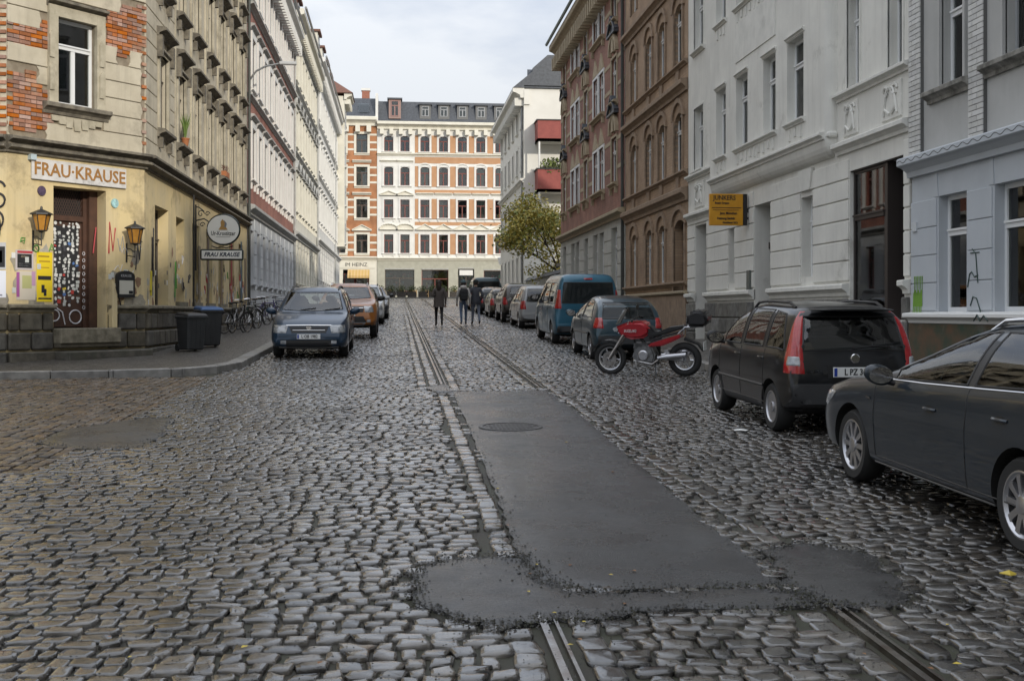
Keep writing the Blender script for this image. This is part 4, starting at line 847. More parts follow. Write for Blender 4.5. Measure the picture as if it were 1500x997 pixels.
# ------------------------------------------------------------------ houses closing the street
OB = brickmat('orange_brick', (.44, .17, .06), (.38, .14, .05), (.42, .3, .2)); OB2 = mat('salmon_render', (.5, .29, .16), .85, c2=(.46, .25, .13), scale=2)
f1 = Facade((-16.71, 132), (-2.36, 132), sx=STOREY); f2 = Facade((-2.32, 132), (24.5, 132), sx=STOREY)
for f in (f1, f2): f.base = gz(132) + .12
E1 = House('brick_house', 'orange brick house with white stone bands, cafe awning and slate roof closing the street', f1)
L = f1.L; e1 = [L - 2.95 + 0 - 4.4 * 0 + q for q in (-6.9, -5.2, -3.4, .0 - 1.05, .85)]
e1 = [2.2, 4.3, 6.4, 8.5, 10.77]; fl = (4.7, 8.35, 11.7, 15.1)
ops = [(u, u + 1.15, z, z + 1.95) for u in e1 for z in fl]
gop = [(3.5, 6, .3, 3), (7.2, 8.7, .0, 3.0), (9.4, 12.1, .0, 3.0)]
E1.wall(0, L, -1.2, 4.1, gop, CRM, name='ground_floor_wall'); E1.wall(0, L, 4.1, 18.7, ops, OB, name='upper_wall'); E1.body(0, L, 18.7, CRM, ridge=0)
for u in e1:
    for k, z in enumerate(fl):
        E1.surround(u, u + 1.15, z, z + 1.95, CRM, wd=.24, p=.08); E1.sill(u - .1, u + 1.25, z, CRM, p=.2, h=.25); E1.window(u, u + 1.15, z, z + 1.95, m=mat('brown_frame', (.12, .08, .06), .5))
        if k == 0: E1.gable(u - .4, u + 1.55, z + 2.4, .5, CRM, p=.3)
        elif k < 3: E1.mould(u - .4, u + 1.55, z + 2.4, .25, .3, CRM, 'window_hood')
for z in [q + d for q in fl for d in (.25, 1.0, 1.8)]:
    for a, b in zip([0] + [u + 1.4 for u in e1], [u - .24 for u in e1] + [L]):
        if b - a > .1: E1.band(a, b, z, z + .2, CRM, p=.03)
E1.mould(0, L, 4.0, .35, .35, CRM, teeth=0); E1.mould(0, L, 17.9, .9, .8, CRM, 'eaves_cornice', teeth=1.15)
rf = MB().profile([(-.6, 18.75), (.9, 20.9), (10, 20.9), (10, 18.75)], 0, L); E1.part(rf, 'roof', SLATE, fix=True)
for u in (8.6, 11): E1.part(MB().add([(u, -.33, 19.25), (u + 1.1, -.33, 19.25), (u + 1.1, .42, 20.3), (u, .42, 20.3)], [(0, 1, 2, 3)]), 'roof_window', GLASS).location.y -= .06
ch = E1.part(MB().box(L - 1.6, L - .8, 2.5, 3.3, 20.8, 22.0), 'chimney', mat('chimney_brick', (.36, .15, .1), .9, c2=(.28, .12, .08), scale=6)); MB().box(L - 1.68, L - .72, 2.42, 3.38, 22.0, 22.25).obj('chimney_cap', WHT, ch)
E1.window(3.5, 6, .3, 3, y=.3, style='M', m=FR_R); E1.window(9.5, 10.6, .1, 2.6, y=.3, style='O', m=FR_R); E1.window(10.7, 12, .1, 2.6, y=.3, style='O', m=FR_R); E1.part(MB().box(7.25, 8.65, .2, .26, 0, 3), 'door', FR_R)
aw = thing('cafe_awning', 'ochre striped cafe awning under the IM HEINZ lettering', 'awning'); E1.world(aw, 0, 0, 0)
for i in range(14): MB().add([(9.9 + i * .16, -.05, 3.0), (10.06 + i * .16, -.05, 3.0), (10.06 + i * .16, -1.2, 2.35), (9.9 + i * .16, -1.2, 2.35), (10.06 + i * .16, -1.2, 2.1), (9.9 + i * .16, -1.2, 2.1)], [(0, 3, 2, 1), (3, 5, 4, 2)]).obj('awning_stripe', mat('ochre_canvas', (.55, .36, .12), .85) if i % 2 else mat('tan_canvas', (.6, .42, .2), .85), aw)
sb = thing('cafe_name_board', 'pale board with dark letters IM HEINZ above the far awning', 'sign'); E1.world(sb, 0, -.05, 0)
MB().box(8.6, 12.7, -.02, .03, 3.15, 3.85).obj('board', CRM, sb); shift(text_mb('IM HEINZ', .55, .01), 10.75, -.03, 3.5).obj('lettering', BLACK, sb)
E2 = House('town_house', 'cream and orange rendered house with red window frames and shopfronts closing the street', f2)
L = f2.L; uo = -15 - (-2.08); U = [.72, 2.4, 4.47, 6.4, 8.37, 10.3, 12.3, 14.3, 16.3, 18.3, 20.3]
U = [u for u in U]; fl = (4.72, 8.4, 11.75, 15.3); hh = (1.95, 1.9, 1.95, 1.6)
ops = [(u, u + .95, z, z + h) for u in U for z, h in zip(fl, hh)]; shops = [(.8, 3.85, .3, 3.0), (4.6, 7.4, .1, 3.0), (8.4, 10.1, .1, 3.1), (11.1, 13.4, .1, 2.95), (14.2, 17, .3, 3.0), (18, 21, .3, 3)]
E2.wall(0, L, -1.2, 4.05, [(*o, .35) for o in shops], mat('pale_olive_stucco', (.44, .43, .35), .8, c2=(.36, .35, .28), scale=2), name='ground_floor_wall'); E2.wall(0, L, 4.05, 18.3, ops, WHT, name='upper_wall'); E2.body(0, L, 18.3, CRM, ridge=0, front=1.2)
for u in U:
    for k, (z, h) in enumerate(zip(fl, hh)):
        E2.window(u, u + .95, z, z + h, m=FR_R, curt=random.random() < .85); E2.surround(u, u + .95, z, z + h, WHT, wd=.2, p=.09); E2.sill(u - .1, u + 1.05, z, WHT, p=.2, h=.18, brackets=k < 2)
        if k in (2, 3): E2.arch(u, u + .95, z + h, .22, WHT, rev=.14)
        if k == 0: E2.gable(u - .42, u + 1.37, z + h + .55, .5, CRM, p=.3, curved=u < 4)
        elif k == 1: E2.gable(u - .42, u + 1.37, z + h + .5, .35, CRM, p=.28) if u < 4 else E2.mould(u - .42, u + 1.37, z + h + .5, .22, .28, CRM, 'window_hood')
        elif k == 2: E2.archband(u - .1, u + 1.05, z + h, .3, WHT, wd=.14, p=.14) if u > 4 else E2.mould(u - .4, u + 1.35, z + h + .5, .2, .25, CRM, 'window_hood')
for a, b in zip([3.9] + [u + 1.17 for u in U[2:]], [u - .22 for u in U[2:]] + [L]):          # orange panels between windows
    if b - a > .1:
        for z, h in zip(fl, hh): E2.band(a, b, z - .1, z + h + .1, OB2, p=.025, name='orange_panel')
for z0, z1 in ((7.65, 8.0), (11.0, 11.35), (14.1, 14.75)): E2.band(3.9, L, z0, z1, OB2, p=.03, name='orange_panel')
for z in (4.0, 14.85): E2.mould(0, L, z, .28, .3, CRM, 'string_course')
E2.mould(0, L, 17.6, .75, .8, CRM, 'eaves_cornice', teeth=.98)
rf = MB().profile([(-.7, 18.38), (.0, 18.5), (.7, 20.6), (10, 20.9), (10, 18.38)], 0, L); E2.part(rf, 'roof', SLATE, fix=True); E2.part(MB().box(-.16, .1, -.6, 10, 18.3, 21.2), 'fire_wall', WHT)
for u in (4.4, 6.35, 8.3, 10.25, 12.2, 14.2, 16.2): dormer(E2, u, 18.75, 1.15, 1.45, mat('dormer_grey', (.16, .16, .155), .7), SLATE, y=.05, fr=FR_G)
dormer(E2, 1.2, 18.7, 1.25, 2.0, mat('pinkish_board', (.32, .22, .19), .8), SLATE, y=-.1, fr=mat('pink_frame', (.36, .2, .18), .7))
for i, o in enumerate(shops):
    E2.window(o[0], o[1], o[2], o[3], y=.3, style='T' if i != 2 else 'M', m=FR_R if i in (1, 3) else WOOD_D, curt=False)
    E2.part(MB().box(o[0], o[1], -.05, .0, o[3] + .05, o[3] + .15), 'shop_lintel', GRYT)
    if i < 4:
        for k in range(16): 
            c = random.choice([(.5, .45, .1), (.1, .3, .45), (.55, .5, .45), (.4, .08, .06), (.12, .35, .2)]); a = random.uniform(o[0] + .1, o[1] - .4); z = random.uniform(o[2] + .8, o[3] - .6)
            E2.part(MB().box(a, a + random.uniform(.15, .35), .42, .45, z, z + random.uniform(.2, .4)), 'display_card', mat('card_%g_%g' % c[:2], c, .6))
E2.part(MB().box(8.55, 9.95, -.06, .0, 2.45, 3.0), 'shop_sign_panel', WHT)
# terrace in front of the far houses: planters, tables, chairs, fence
PLW = mat('planter_wood', (.06, .05, .04), .8, c2=(.04, .035, .03), scale=8); HEDGE = mat('hedge_leaf', (.05, .075, .025), .7, c2=(.09, .1, .03), scale=6)
def leafball(n, sx, sy, sz, s, c=(0, 0, 0)):
    mb = MB()
    for i in range(n):
        p = Vector((random.gauss(0, .5), random.gauss(0, .5), random.gauss(0, .5)))
        if p.length > 1: p.normalize()
        x, y, z = c[0] + p.x * sx, c[1] + p.y * sy, c[2] + p.z * sz; a = Vector((random.gauss(0, 1), random.gauss(0, 1), random.gauss(0, 1))).normalized() * s; b = a.cross(Vector((random.gauss(0, 1), random.gauss(0, 1), .3))).normalized() * s * .6
        q = Vector((x, y, z)); mb.quad(q - a, q - b, q + a, q + b, random.choice((0, 0, 1)))
    return mb
proto = None
for i in range(12):
    x = -1.8 + i * 1.12
    lab = 'dark wooden terrace planter with low shrubs in front of the far shopfronts'
    if proto is None:
        t = thing('planter', lab, 'planter', (x, 121.5, gz(121) + .12), group='terrace planters'); MB().box(-.46, .46, -.2, .2, 0, .62).obj('box', PLW, t, bevel=.01); leafball(260, .55, .28, .42, .07, (0, 0, .85)).obj('shrub', [HEDGE, HEDGE], t, kind='stuff'); proto = t
    else: t = copy_tree(proto); t.location = (x, 121.5, gz(121) + .12)
tp = None
for i in range(9):
    x, y = -1.3 + (i % 5) * 2.7 + random.uniform(-.2, .2), 124 + (i // 5) * 2.6; lab = 'small round terrace table with two chairs before the far shopfronts'
    if tp is None:
        t = thing('terrace_table', 'small round cafe table on the terrace before the far shopfronts', 'table', (x, y, gz(121) + .12), group='terrace tables')
        MB().lathe([(.001, .72), (.36, .72), (.36, .75), (.001, .75)], 16).obj('table_top', mat('table_red', (.3, .08, .06), .6), t); MB().tube([(0, 0, .02), (0, 0, .72)], .03, 6).obj('stem', IRON, t); MB().lathe([(.25, 0), (.25, .02), (.03, .04)], 12).obj('foot', IRON, t); tp = t
        cp = thing('terrace_chair', 'light folding chair at a terrace table before the far shopfronts', 'chair', (x + .6, y, gz(121) + .12), group='terrace chairs'); CH = mat('chair_wood', (.45, .3, .15), .6)
        MB().box(-.2, .2, -.2, .2, .43, .46).obj('seat', CH, cp); MB().box(-.2, .2, .17, .2, .5, .9).obj('backrest', CH, cp)
        for a in (-1, 1):
            for b in (-1, 1): MB().box(a * .18 - .015, a * .18 + .015, b * .17 - .015, b * .17 + .015, 0, .43).obj('leg', CH, cp)
    else: t = copy_tree(tp); t.location = (x, y, gz(121) + .12)
    for s in (-.65, .65):
        if i == 0 and s > 0: continue
        k = copy_tree(cp); k.location = (x + s, y, gz(121) + .12); k.rotation_euler = (0, 0, random.uniform(0, 6))
# road sign / lantern on the corner of the far right house and wires
lp = thing('hanging_lantern', 'square hanging street lantern on a wire before the far shopfronts', 'street lamp', (10.86, 118, 0)); zl = gz(118) + 3.6
MB().lathe([(.25, zl - .1), (.45, zl + .6), (.5, zl + .6), (.2, zl + .75), (.03, zl + .8)], 4).obj('lantern_body', mat('lantern_frost', (.6, .6, .58), .4), lp); MB().tube([(0, 0, zl + .8), (0, 0, zl + 4.6)], .03, 5).obj('hanger', IRON, lp)
MB().tube([(-8, 0, zl + 4.6), (8, 0, zl + 4.6)], .02, 4).obj('span_wire', IRON, lp)
# ------------------------------------------------------------------ right row
# far white house with gable end and balconies
GS = mat('gable_render', (.74, .72, .66), .85, c2=(.68, .66, .6), scale=.8, bump=.1, streak=.1, stain_c=(.5, .48, .42)); BALC = mat('balcony_red', (.3, .075, .06), .7, c2=(.25, .06, .05), scale=3)
f0 = Facade((8.47, 93), (8.47, 75.8)); fg = Facade((8.47, 75.8), (21.17, 75.8), sx=STOREY); fg.base = f0.base
G = House('gable_house', 'white house with plain gable wall and dark red balconies behind the brick house', f0)
U = [1.2 + 2.9 * i for i in range(6)]; fl = (1.2, 4.9, 8.0, 10.6)
ops = [(u, u + 1.0, z, z + 1.6) for u in U for z in fl]
G.wall(0, 17.2, -1.5, 12.8, ops, GS, name='street_wall'); G.body(0, 17.2, 12.8, GS, ridge=0, depth=11.4)
for u in U:
    for z in fl: G.window(u, u + 1, z, z + 1.6, m=FR_G); G.surround(u, u + 1, z, z + 1.6, GS, wd=.15, p=.06); G.sill(u, u + 1, z, GS)
for z in (4.0, 7.2): G.mould(0, 17.2, z, .25, .25, GS, 'string_course')
G.mould(-.3, 17.3, 12.3, .6, .75, GS, 'eaves_cornice', teeth=.8)
rf = MB().profile([(-.75, 12.9), (.6, 13.9), (.6, 14.1), (1.6, 14.9), (9.8, 14.9), (11.6, 12.9)], -.2, 17.35); G.part(rf, 'roof', SLATE, fix=True)
downpipe(G, 16.9, -.3, 12.6, r=.06)
G.f = fg; G.part(MB().box(0, 11.4, -.02, .0, -1.5, 12.85), 'gable_wall', GS); G.mould(0, 11.4, 12.85, .2, .15, ZINC, 'gable_coping')
G.part(MB().profile([(-.05, 13.0), (.9, 14.2), (.9, 13.0)], .3, 11), 'roof_slope', SLATE, fix=True)
G.part(MB().box(0, .35, -.14, 0, 11.9, 12.8), 'pilaster_capital', GS); 
for z0, z1 in ((9.5, 10.75), (6.5, 7.85)):
    b = G.part(MB().box(.68, 4.2, -1.5, -.02, z0, z0 + .18), 'balcony_floor', GS)
    MB().box(.68, .74, -1.5, -.02, z0, z1).obj('balcony_panel', BALC, b); MB().box(.74, 4.2, -1.5, -1.44, z0, z1).obj('balcony_panel', BALC, b); MB().box(.6, 4.25, -1.56, -.02, z1, z1 + .06).obj('handrail', IRON, b)
    for u in (.78, 4.1): MB().tube([(u, -1.42, z0 - 1.9), (u, -1.42, z0)], .06, 8).obj('post', WHT, b)
    G.window(2.9, 4.0, z0 + .2, z0 + 2.2, y=-.05, m=FR_W)
pb = thing('balcony_plant', 'leafy green plants along the rail of the middle red balcony', 'plant'); G.world(pb, 1.6, -1.35, 7.9); leafball(400, .8, .3, .5, .1, (0, 0, .15)).obj('foliage', [HEDGE, mat('light_leaf', (.16, .2, .05), .6)], pb, kind='stuff'); MB().box(-.8, .8, -.12, .12, -.15, .1).obj('trough', PLW, pb)
# low yard wall, shed and tree in the gap
yw = thing('yard_wall', 'low rendered yard wall with dark sloping coping in the gap between brick and white house', 'wall', (8.58, 58.6, gz(66)))
MB().box(0, .3, 0, 17, -.8, 2.0).obj('wall_panel', GRYT, yw); MB().prism([(-.1, 2.0), (.4, 2.0), (.15, 2.25)], 0, 17).obj('coping', SLATE, yw, fix=True)
sh = thing('yard_shed', 'small grey shed with slanted dark roof beside the brick house', 'shed', (9.13, 58.8, gz(60) + .1)); MB().prism([(0, -.8), (3, -.8), (3, 3.6), (0, 2.6)], .2, 3.0).obj('shed_wall', mat('shed_grey', (.42, .42, .43), .8), sh, fix=True); MB().prism([(-.4, 2.5), (3.2, 3.7), (3.2, 3.85), (-.4, 2.65)], .0, 3.2).obj('shed_roof', BLACK, sh, fix=True)
BARK = mat('bark', (.07, .055, .04), .9, bump=.5, bscale=30); TL1 = mat('autumn_leaf', (.42, .34, .07), .6); TL2 = mat('green_leaf', (.22, .25, .06), .6)
tr = thing('yard_tree', 'small autumn tree with yellow-green leaves in the gap before the white gable', 'tree', (9.5, 67, gz(67)))
mb = MB(); tips = []
def limb(p, d, l, r, k):
    q = p + d * l; m_ = (p + q) / 2 + Vector((random.uniform(-.1, .1), random.uniform(-.1, .1), 0)) * l * .5; mb.tube([p, m_, q], [r, r * .8, r * .6], 6)
    if k == 0: tips.append(q); return
    for i in range(3): 
        e = (d + Vector((random.gauss(0, .55), random.gauss(0, .55), random.uniform(-.1, .45)))).normalized(); limb(q, e, l * random.uniform(.6, .8), r * .6, k - 1)
    if k < 3: tips.append(q)
limb(Vector((0, 0, 0)), Vector((.05, 0, 1)), 2.3, .13, 4); mb.obj('trunk', BARK, tr, smooth=True); lf = MB()
for q in tips:
    for i in range(60):
        p = q + Vector((random.gauss(0, .33), random.gauss(0, .33), random.gauss(0, .3))); a = Vector((random.gauss(0, 1), random.gauss(0, 1), random.gauss(0, 1))).normalized() * random.uniform(.06, .12); b = a.cross(Vector((random.gauss(0, 1), random.gauss(0, 1), 1))).normalized() * a.length * .6; lf.quad(p - a, p - b, p + a, p + b, random.choice((0, 0, 1)))
for i in range(3200):                       # low outer twigs drooping over the wall
    a = random.uniform(0, 6.3); rr_ = random.uniform(.3, 2.0); p = Vector((rr_ * math.cos(a) * .9 - .3, rr_ * math.sin(a), random.uniform(1.9, 4.6) + random.gauss(0, .3)))
    if noise.noise(p * 1.1) < -.05: continue
    a = Vector((random.gauss(0, 1), random.gauss(0, 1), random.gauss(0, 1))).normalized() * random.uniform(.06, .11); b = a.cross(Vector((random.gauss(0, 1), random.gauss(0, 1), 1))).normalized() * a.length * .6; lf.quad(p - a, p - b, p + a, p + b, random.choice((0, 0, 1)))
lf.obj('crown', [TL1, TL2], tr, kind='stuff')
# red brick house
B1 = brickmat('dark_red_brick', (.31, .145, .105), (.26, .115, .085), (.25, .19, .15)); SAND = mat('sandstone', (.42, .35, .24), .85, c2=(.34, .28, .19), scale=4, bump=.2); GRF = mat('grey_stucco_base', (.47, .47, .43), .85, c2=(.4, .4, .36), scale=2, bump=.15)
f = Facade((8.47, 58.4), (8.47, 41.65)); A = House('brick_house', 'dark red brick house with sandstone bands, arched hoods and pale rusticated ground floor', f); L = f.L; dy = -.4
U = [(.97, 1.95), (3.6, 4.7), (5.0, 6.1), (7.5, 8.5), (9.9, 11.0), (11.3, 12.4), (14.1, 15.2)]; fl = ((4.75, 6.35), (7.6, 9.15), (10.45, 11.85))
ops = [(a, b, z0, z1) for a, b in U for z0, z1 in fl]; gops = [(a, b, 1.1, 3.2) for a, b in U]
A.wall(0, L, -1.3, 3.65, [(*o, .2) for o in gops], GRF, name='ground_floor_wall'); A.wall(0, L, 3.65, 12.6, ops, B1, name='upper_wall'); A.body(0, L, 12.6, GRF, ridge=4.2)
A.courses(0, L, .1, 3.25, .45, gops, GRF, p=.03, gap=.03, pad=.08); A.mould(0, L, 3.45, .28, .3, SAND); A.mould(-.2, L, 12.0, .7, .6, SAND, 'eaves_cornice', teeth=.55); A.part(MB().tube([(-.3, -.72, 12.75), (L, -.72, 12.75)], .08, 6), 'gutter', mat('green_copper', (.16, .2, .18), .6))
for i, (a, b) in enumerate(U):
    single = i in (0, 3, 6)
    A.window(a, b, 1.1, 3.2, y=.18, m=FR_W)
    for k, (z0, z1) in enumerate(fl):
        A.window(a, b, z0, z1, y=.1, m=FR_W); A.surround(a, b, z0, z1, FR_W if not single else SAND, wd=.09, p=.05)
        if single or i in (1, 4): A.sill(a - .05, (b if single else U[i + 1][1]) + .05, z0, SAND, p=.2, h=.16, brackets=True)
        if single and k < 2: A.archband(a - .05, b + .05, z1 + .15, .55, SAND, wd=.18, p=.14); A.gable(a - .2, b + .2, z1 + .85, .55, SLATE, p=.2); A.part(MB().box(a + .35, b - .35, -.12, 0, z1 + .2, z1 + .7), 'hood_ornament', SAND)
        elif k < 2: A.part(MB().prism([(a - .05, z1 + .1), (b + .05, z1 + .1), ((a + b) / 2, z1 + .75)], -.06, .01), 'hood_ornament', SAND, fix=True)
for z0, z1 in fl:
    for z in (z0 + .45, z1 - .15):
        e = [0] + [q for ab in U for q in ab] + [L]
        for a, b in zip(e[::2], e[1::2]): A.band(a + (.1 if a else 0), b - .1, z, z + .14, SAND, p=.02)
for u in (4.5, 11.5): dormer(A, u, 13.2, 1.8, 1.7, SLATE, SLATE, y=.4)
downpipe(A, L - .1, -.3, 12.6, r=.06, m=mat('dark_pipe', (.05, .055, .05), .6))
# brown brick house
B2 = brickmat('brown_brick', (.4, .275, .18), (.34, .23, .145), (.27, .205, .15)); BS = mat('brown_stone', (.33, .24, .165), .85, c2=(.23, .165, .115), scale=4, bump=.3)
f = Facade((8.47, 41.6), (8.47, 32.5)); N = House('brick_house', 'brown brick house with round-arched windows and sooty string courses', f); L = f.L
U = [(1.05, 2.0), (3.5, 4.45), (5.35, 6.3), (7.5, 8.5)]; fl = ((4.35, 5.95), (7.3, 8.9), (10.2, 11.8))
ops = [(a, b, z0, z1) for a, b in U for z0, z1 in fl]; gops = [(a, b, 1.4, 3.05) for a, b in U[:3]] + [(7.45, 8.75, -.1, 3.05)]
N.wall(0, L, -1.3, 13, [(*o, .2) for o in ops] + [(*o, .2) for o in gops[:3]] + [(*gops[3], .35)], B2); N.body(0, L, 13, BS, ridge=4)
for o in ops + gops:
    a, b, z0, z1 = o; N.arch(a, b, z1, .28, B2, rev=.2); N.archband(a - .12, b + .12, z1 - .15, .42, BS, wd=.13, p=.07)
    if z0 > 1: N.window(a, b, z0, z1, y=.14, m=FR_W, curt=True)
    N.part(MB().box(a - .13, a - .0, -.05, .02, z0, z1 - .15), 'window_jamb', BS); N.part(MB().box(b, b + .13, -.05, .02, z0, z1 - .15), 'window_jamb', BS)
N.part(MB().box(7.45, 8.75, .3, .36, 0, 3.0), 'door', mat('black_brown_door', (.045, .03, .022), .6)); N.part(MB().box(7.75, 7.95, .28, .3, 1.5, 1.75), 'house_notice', WHITE)
for i in range(11): N.part(MB().box(7.45, 8.75, .26, .3, .1 + i * .27, .3 + i * .27), 'door_panel', mat('door_slat', (.06, .04, .03), .6))
for z in (1.25, 4.2, 7.1): N.mould(0, L, z, .12, .14, BS, 'sill_course')
for z, h in ((3.5, .34), (6.4, .3), (9.4, .3)): N.mould(0, L, z, h, .22, BS, 'string_course')
for z in (3.9, 6.78):
    for a, b in U: N.part(MB().box((a + b) / 2 - .18, (a + b) / 2 + .18, -.06, .02, z, z + .3), 'panel_block', BS)
N.part(MB().box(0, L, -.08, .02, -.5, 1.0), 'stone_base', BS); N.mould(0, L, 12.4, .7, .6, BS, 'eaves_cornice', teeth=.5); N.mould(0, L, .96, .16, .14, SAND, 'base_cap')
# grey stucco house with bay
GR = mat('grey_stucco', (.74, .73, .675), .82, c2=(.65, .64, .595), scale=1.1, bump=.15, bscale=45, streak=.45, stain_c=(.36, .35, .31), stain=.12); GT = mat('grey_stucco_trim', (.74, .73, .68), .8, c2=(.64, .635, .59), scale=3, bump=.15, streak=.3, stain_c=(.3, .3, .27))
RS = mat('rough_ashlar', (.2, .195, .18), .85, c2=(.11, .105, .095), scale=5, bump=1, bscale=16, isl=.3)
f = Facade((8.47, 32.45), (8.47, 18.02)); S_ = House('stucco_house', 'pale grey stucco house with shallow bay and rusticated ground floor', f); L = f.L; BO = .22
b0, b1 = f.u(1040, BO), f.u(1206, BO); zb = 3.55
def pw(x0, x1, o=0): return f.u(x0, o), f.u(x1, o)
g_door = (*pw(1105, 1130), -.3, 3.12, .55); g_win = (*pw(1174, 1192), 1.5, 3.0, .28); g_left = (*pw(1019, 1036), -.3, 3.05, .5); g_shop = (*pw(1245, 1325), .72, 3.22, .5); g_nw = (*pw(1068, 1077), 1.5, 2.75, .25)
ops = [g_door, g_win, g_left, g_shop, g_nw]
wl = [(*pw(1017, 1031), 4.45, 6.05), (*pw(1017, 1031), 7.5, 9.1)]; wr = [(*pw(1241, 1260), 4.6, 6.25), (*pw(1301, 1323), 4.6, 6.25), (*pw(1241, 1260), 7.7, 9.3), (*pw(1301, 1323), 7.7, 9.3)]
S_.wall(0, L, -1.2, 14, ops + wl + wr, GR, rev=.24); S_.body(0, L, 14, GR, ridge=4.5)
wb = [(*pw(x0, x1, BO), z, z + 1.55) for z in (4.42, 7.5, 10.4) for x0, x1 in ((1049, 1063), (1078, 1095), (1118, 1136), (1153, 1177))]
S_.wall(b0, b1, zb + .35, 13.2, wb, GR, y=-BO, rev=.24, name='bay_wall')
mb = MB()                                                 # rounded end, cove under the bay and its top
for k in range(6):
    a0, a1 = math.pi / 2 * k / 6, math.pi / 2 * (k + 1) / 6; P = lambda a: (b1 + .16 * math.sin(a), -BO + BO * (1 - math.cos(a)))
    (x0, y0), (x1, y1) = P(a0), P(a1); mb.quad((x0, y0, zb + .35), (x1, y1, zb + .35), (x1, y1, 13.2), (x0, y0, 13.2))
PLAN = [(b0, -BO), (b1, -BO)] + [(b1 + .16 * math.sin(math.pi / 2 * k / 5), -BO * math.cos(math.pi / 2 * k / 5)) for k in range(1, 6)]
for k in range(6):
    a0, a1 = math.pi / 2 * k / 6, math.pi / 2 * (k + 1) / 6
    def Q2(p, a): return (min(p[0], b1) + max(0, p[0] - b1) * math.cos(a), p[1] * math.cos(a), zb + .35 * (1 - math.sin(a)))
    for p, q in zip(PLAN, PLAN[1:]): mb.quad(Q2(p, a1), Q2(q, a1), Q2(q, a0), Q2(p, a0))
mb.quad((b0, 0, zb), (b0, -BO, zb + .35), (b0, -BO, 13.2), (b0, 0, 13.2)); mb.quad((b0, -BO, 13.2), (b1, -BO, 13.2), (b1 + .16, 0, 13.2), (b0, 0, 13.2)); S_.part(mb, 'bay_return', GR)
S_.mould(b0 - .02, b1 + .04, 3.86, .12, .1, GT, 'bay_string', y=-BO); S_.part(MB().box(b1 + .03, b1 + .21, -BO + .02, 0, 3.87, 3.98), 'bay_string', GT, bevel=.03)
for o in wl + wr: S_.window(*o[:4], y=.2, style='D', curt=random.random() < .4); S_.surround(*o[:4], GT, wd=.05, p=.025)
for o in wb:
    w_ = S_.window(*o, y=-BO + .2, style='D', curt=random.random() < .3); S_.mould(o[0] - .06, o[1] + .06, o[3] + .02, .07, .06, GT, 'lintel', y=-BO)
for r, z in enumerate((4.42, 7.5, 10.4)):
    q = wb[r * 4:r * 4 + 4]
    for a, b in ((q[0][0], q[0][1]), (q[1][0], q[2][1]), (q[3][0], q[3][1])): S_.sill(a, b, z, GT, p=.09, h=.09, y=-BO, over=.1)
    for a, b, n in ((q[0][0], q[0][1], 3), (q[1][0], q[2][1], 9), (q[3][0], q[3][1], 3)):
        for i in range(n): c = a + (b - a) * (i + .5) / n; S_.part(MB().box(c - .05, c + .05, -BO - .025, -BO + .01, z - .34 + .05 * (i % 2), z - .13), 'dentil', GT)
c = (wb[1][0] + wb[2][1]) / 2; S_.part(MB().box(wb[1][0], wb[2][1], -BO - .02, -BO + .01, 6.3, 7.15), 'relief_panel', GT)
for d in (-.7, 0, .7): S_.part(MB().lathe([(.001, .04), (.1, .03), (.13, 0)], 10, M=Matrix.Translation((c + d, -BO - .02, 6.72)) @ Matrix.Rotation(R(-90), 4, 'X') @ Matrix.Scale(1.8 if d == 0 else 1.1, 4, (0, 1, 0))), 'relief_ornament', GT, smooth=True)
for o in wl: S_.sill(o[0], o[1], o[2], GT, p=.12, h=.1)
for a, b, zs in ((0, b0 - .02, (3.2, 4.25)), (b1 + .18, L, (3.54, 4.46))):
    S_.mould(a, b, zs[0], .19, .16, GT, 'string_course'); S_.mould(a, b, zs[1], .13, .13, GT, 'sill_course')
S_.mould(b1 + .18, L, 7.5, .13, .13, GT, 'sill_course')
for x0, x1, z0, z1 in ((1237, 1258, 3.82, 4.38), (1293, 1322, 3.82, 4.38), (1018, 1032, 3.5, 4.15)):   # carved panels
    a, b = pw(x0, x1); p = S_.part(MB().box(a, b, -.03, .01, z0, z1), 'carved_panel', GT, bevel=.01); cm = (a + b) / 2; zm = (z0 + z1) / 2; w_ = (b - a) / 2; mb = MB()
    for s in (-1, 1):
        mb.tube([(cm + s * w_ * (.15 + .55 * math.sin(t * .5)), -.045, zm + (z1 - z0) * .38 * math.cos(t)) for t in [i * .4 for i in range(9)]], .028, 5); mb.tube([(cm + s * w_ * (.45 + .25 * math.cos(t)), -.045, zm + .16 + .07 * math.sin(t)) for t in [i * .6 for i in range(10)]], .022, 5); mb.tube([(cm + s * w_ * .1, -.045, zm - .2), (cm + s * w_ * .6, -.045, zm - .1)], .024, 5)
    mb.obj('carving', GT, p, smooth=True)
S_.courses(0, L, 1.38, 3.45, .345, [o[:4] for o in ops], GR, p=.035, gap=.022, pad=.02, name='rusticated_course', bev=.01)
for a, b in ((0, g_left[0]), (g_left[1], g_door[0]), (g_door[1], g_shop[0] - .02), (g_shop[1] + .02, L), (g_shop[0] - .02, g_shop[0] + .58 * (g_shop[1] - g_shop[0]))):
    S_.courses(a, b, -.35, .7 if g_shop[0] - .03 < a < g_shop[1] else 1.1, .36, [], RS, p=.08, gap=.02, maxlen=.75, name='ashlar_block', bev=.02)
    if not g_shop[0] - .03 < a < g_shop[1]: S_.mould(a, b, 1.12, .2, .15, GT, 'base_cornice')
wn = S_.window(*g_win[:4], y=.24, style='D', curt=False); S_.window(*g_nw[:4], y=.22, style='D', curt=False)
S_.part(MB().prism([(g_win[0] + .1, 3.1), (g_win[1] - .1, 3.1), (g_win[1] + .05, 3.5), (g_win[0] - .05, 3.5)], -.07, 0), 'keystone', GT, fix=True, bevel=.01)
DK = mat('dark_wood_door', (.05, .038, .03), .5, c2=(.03, .024, .02), scale=7)
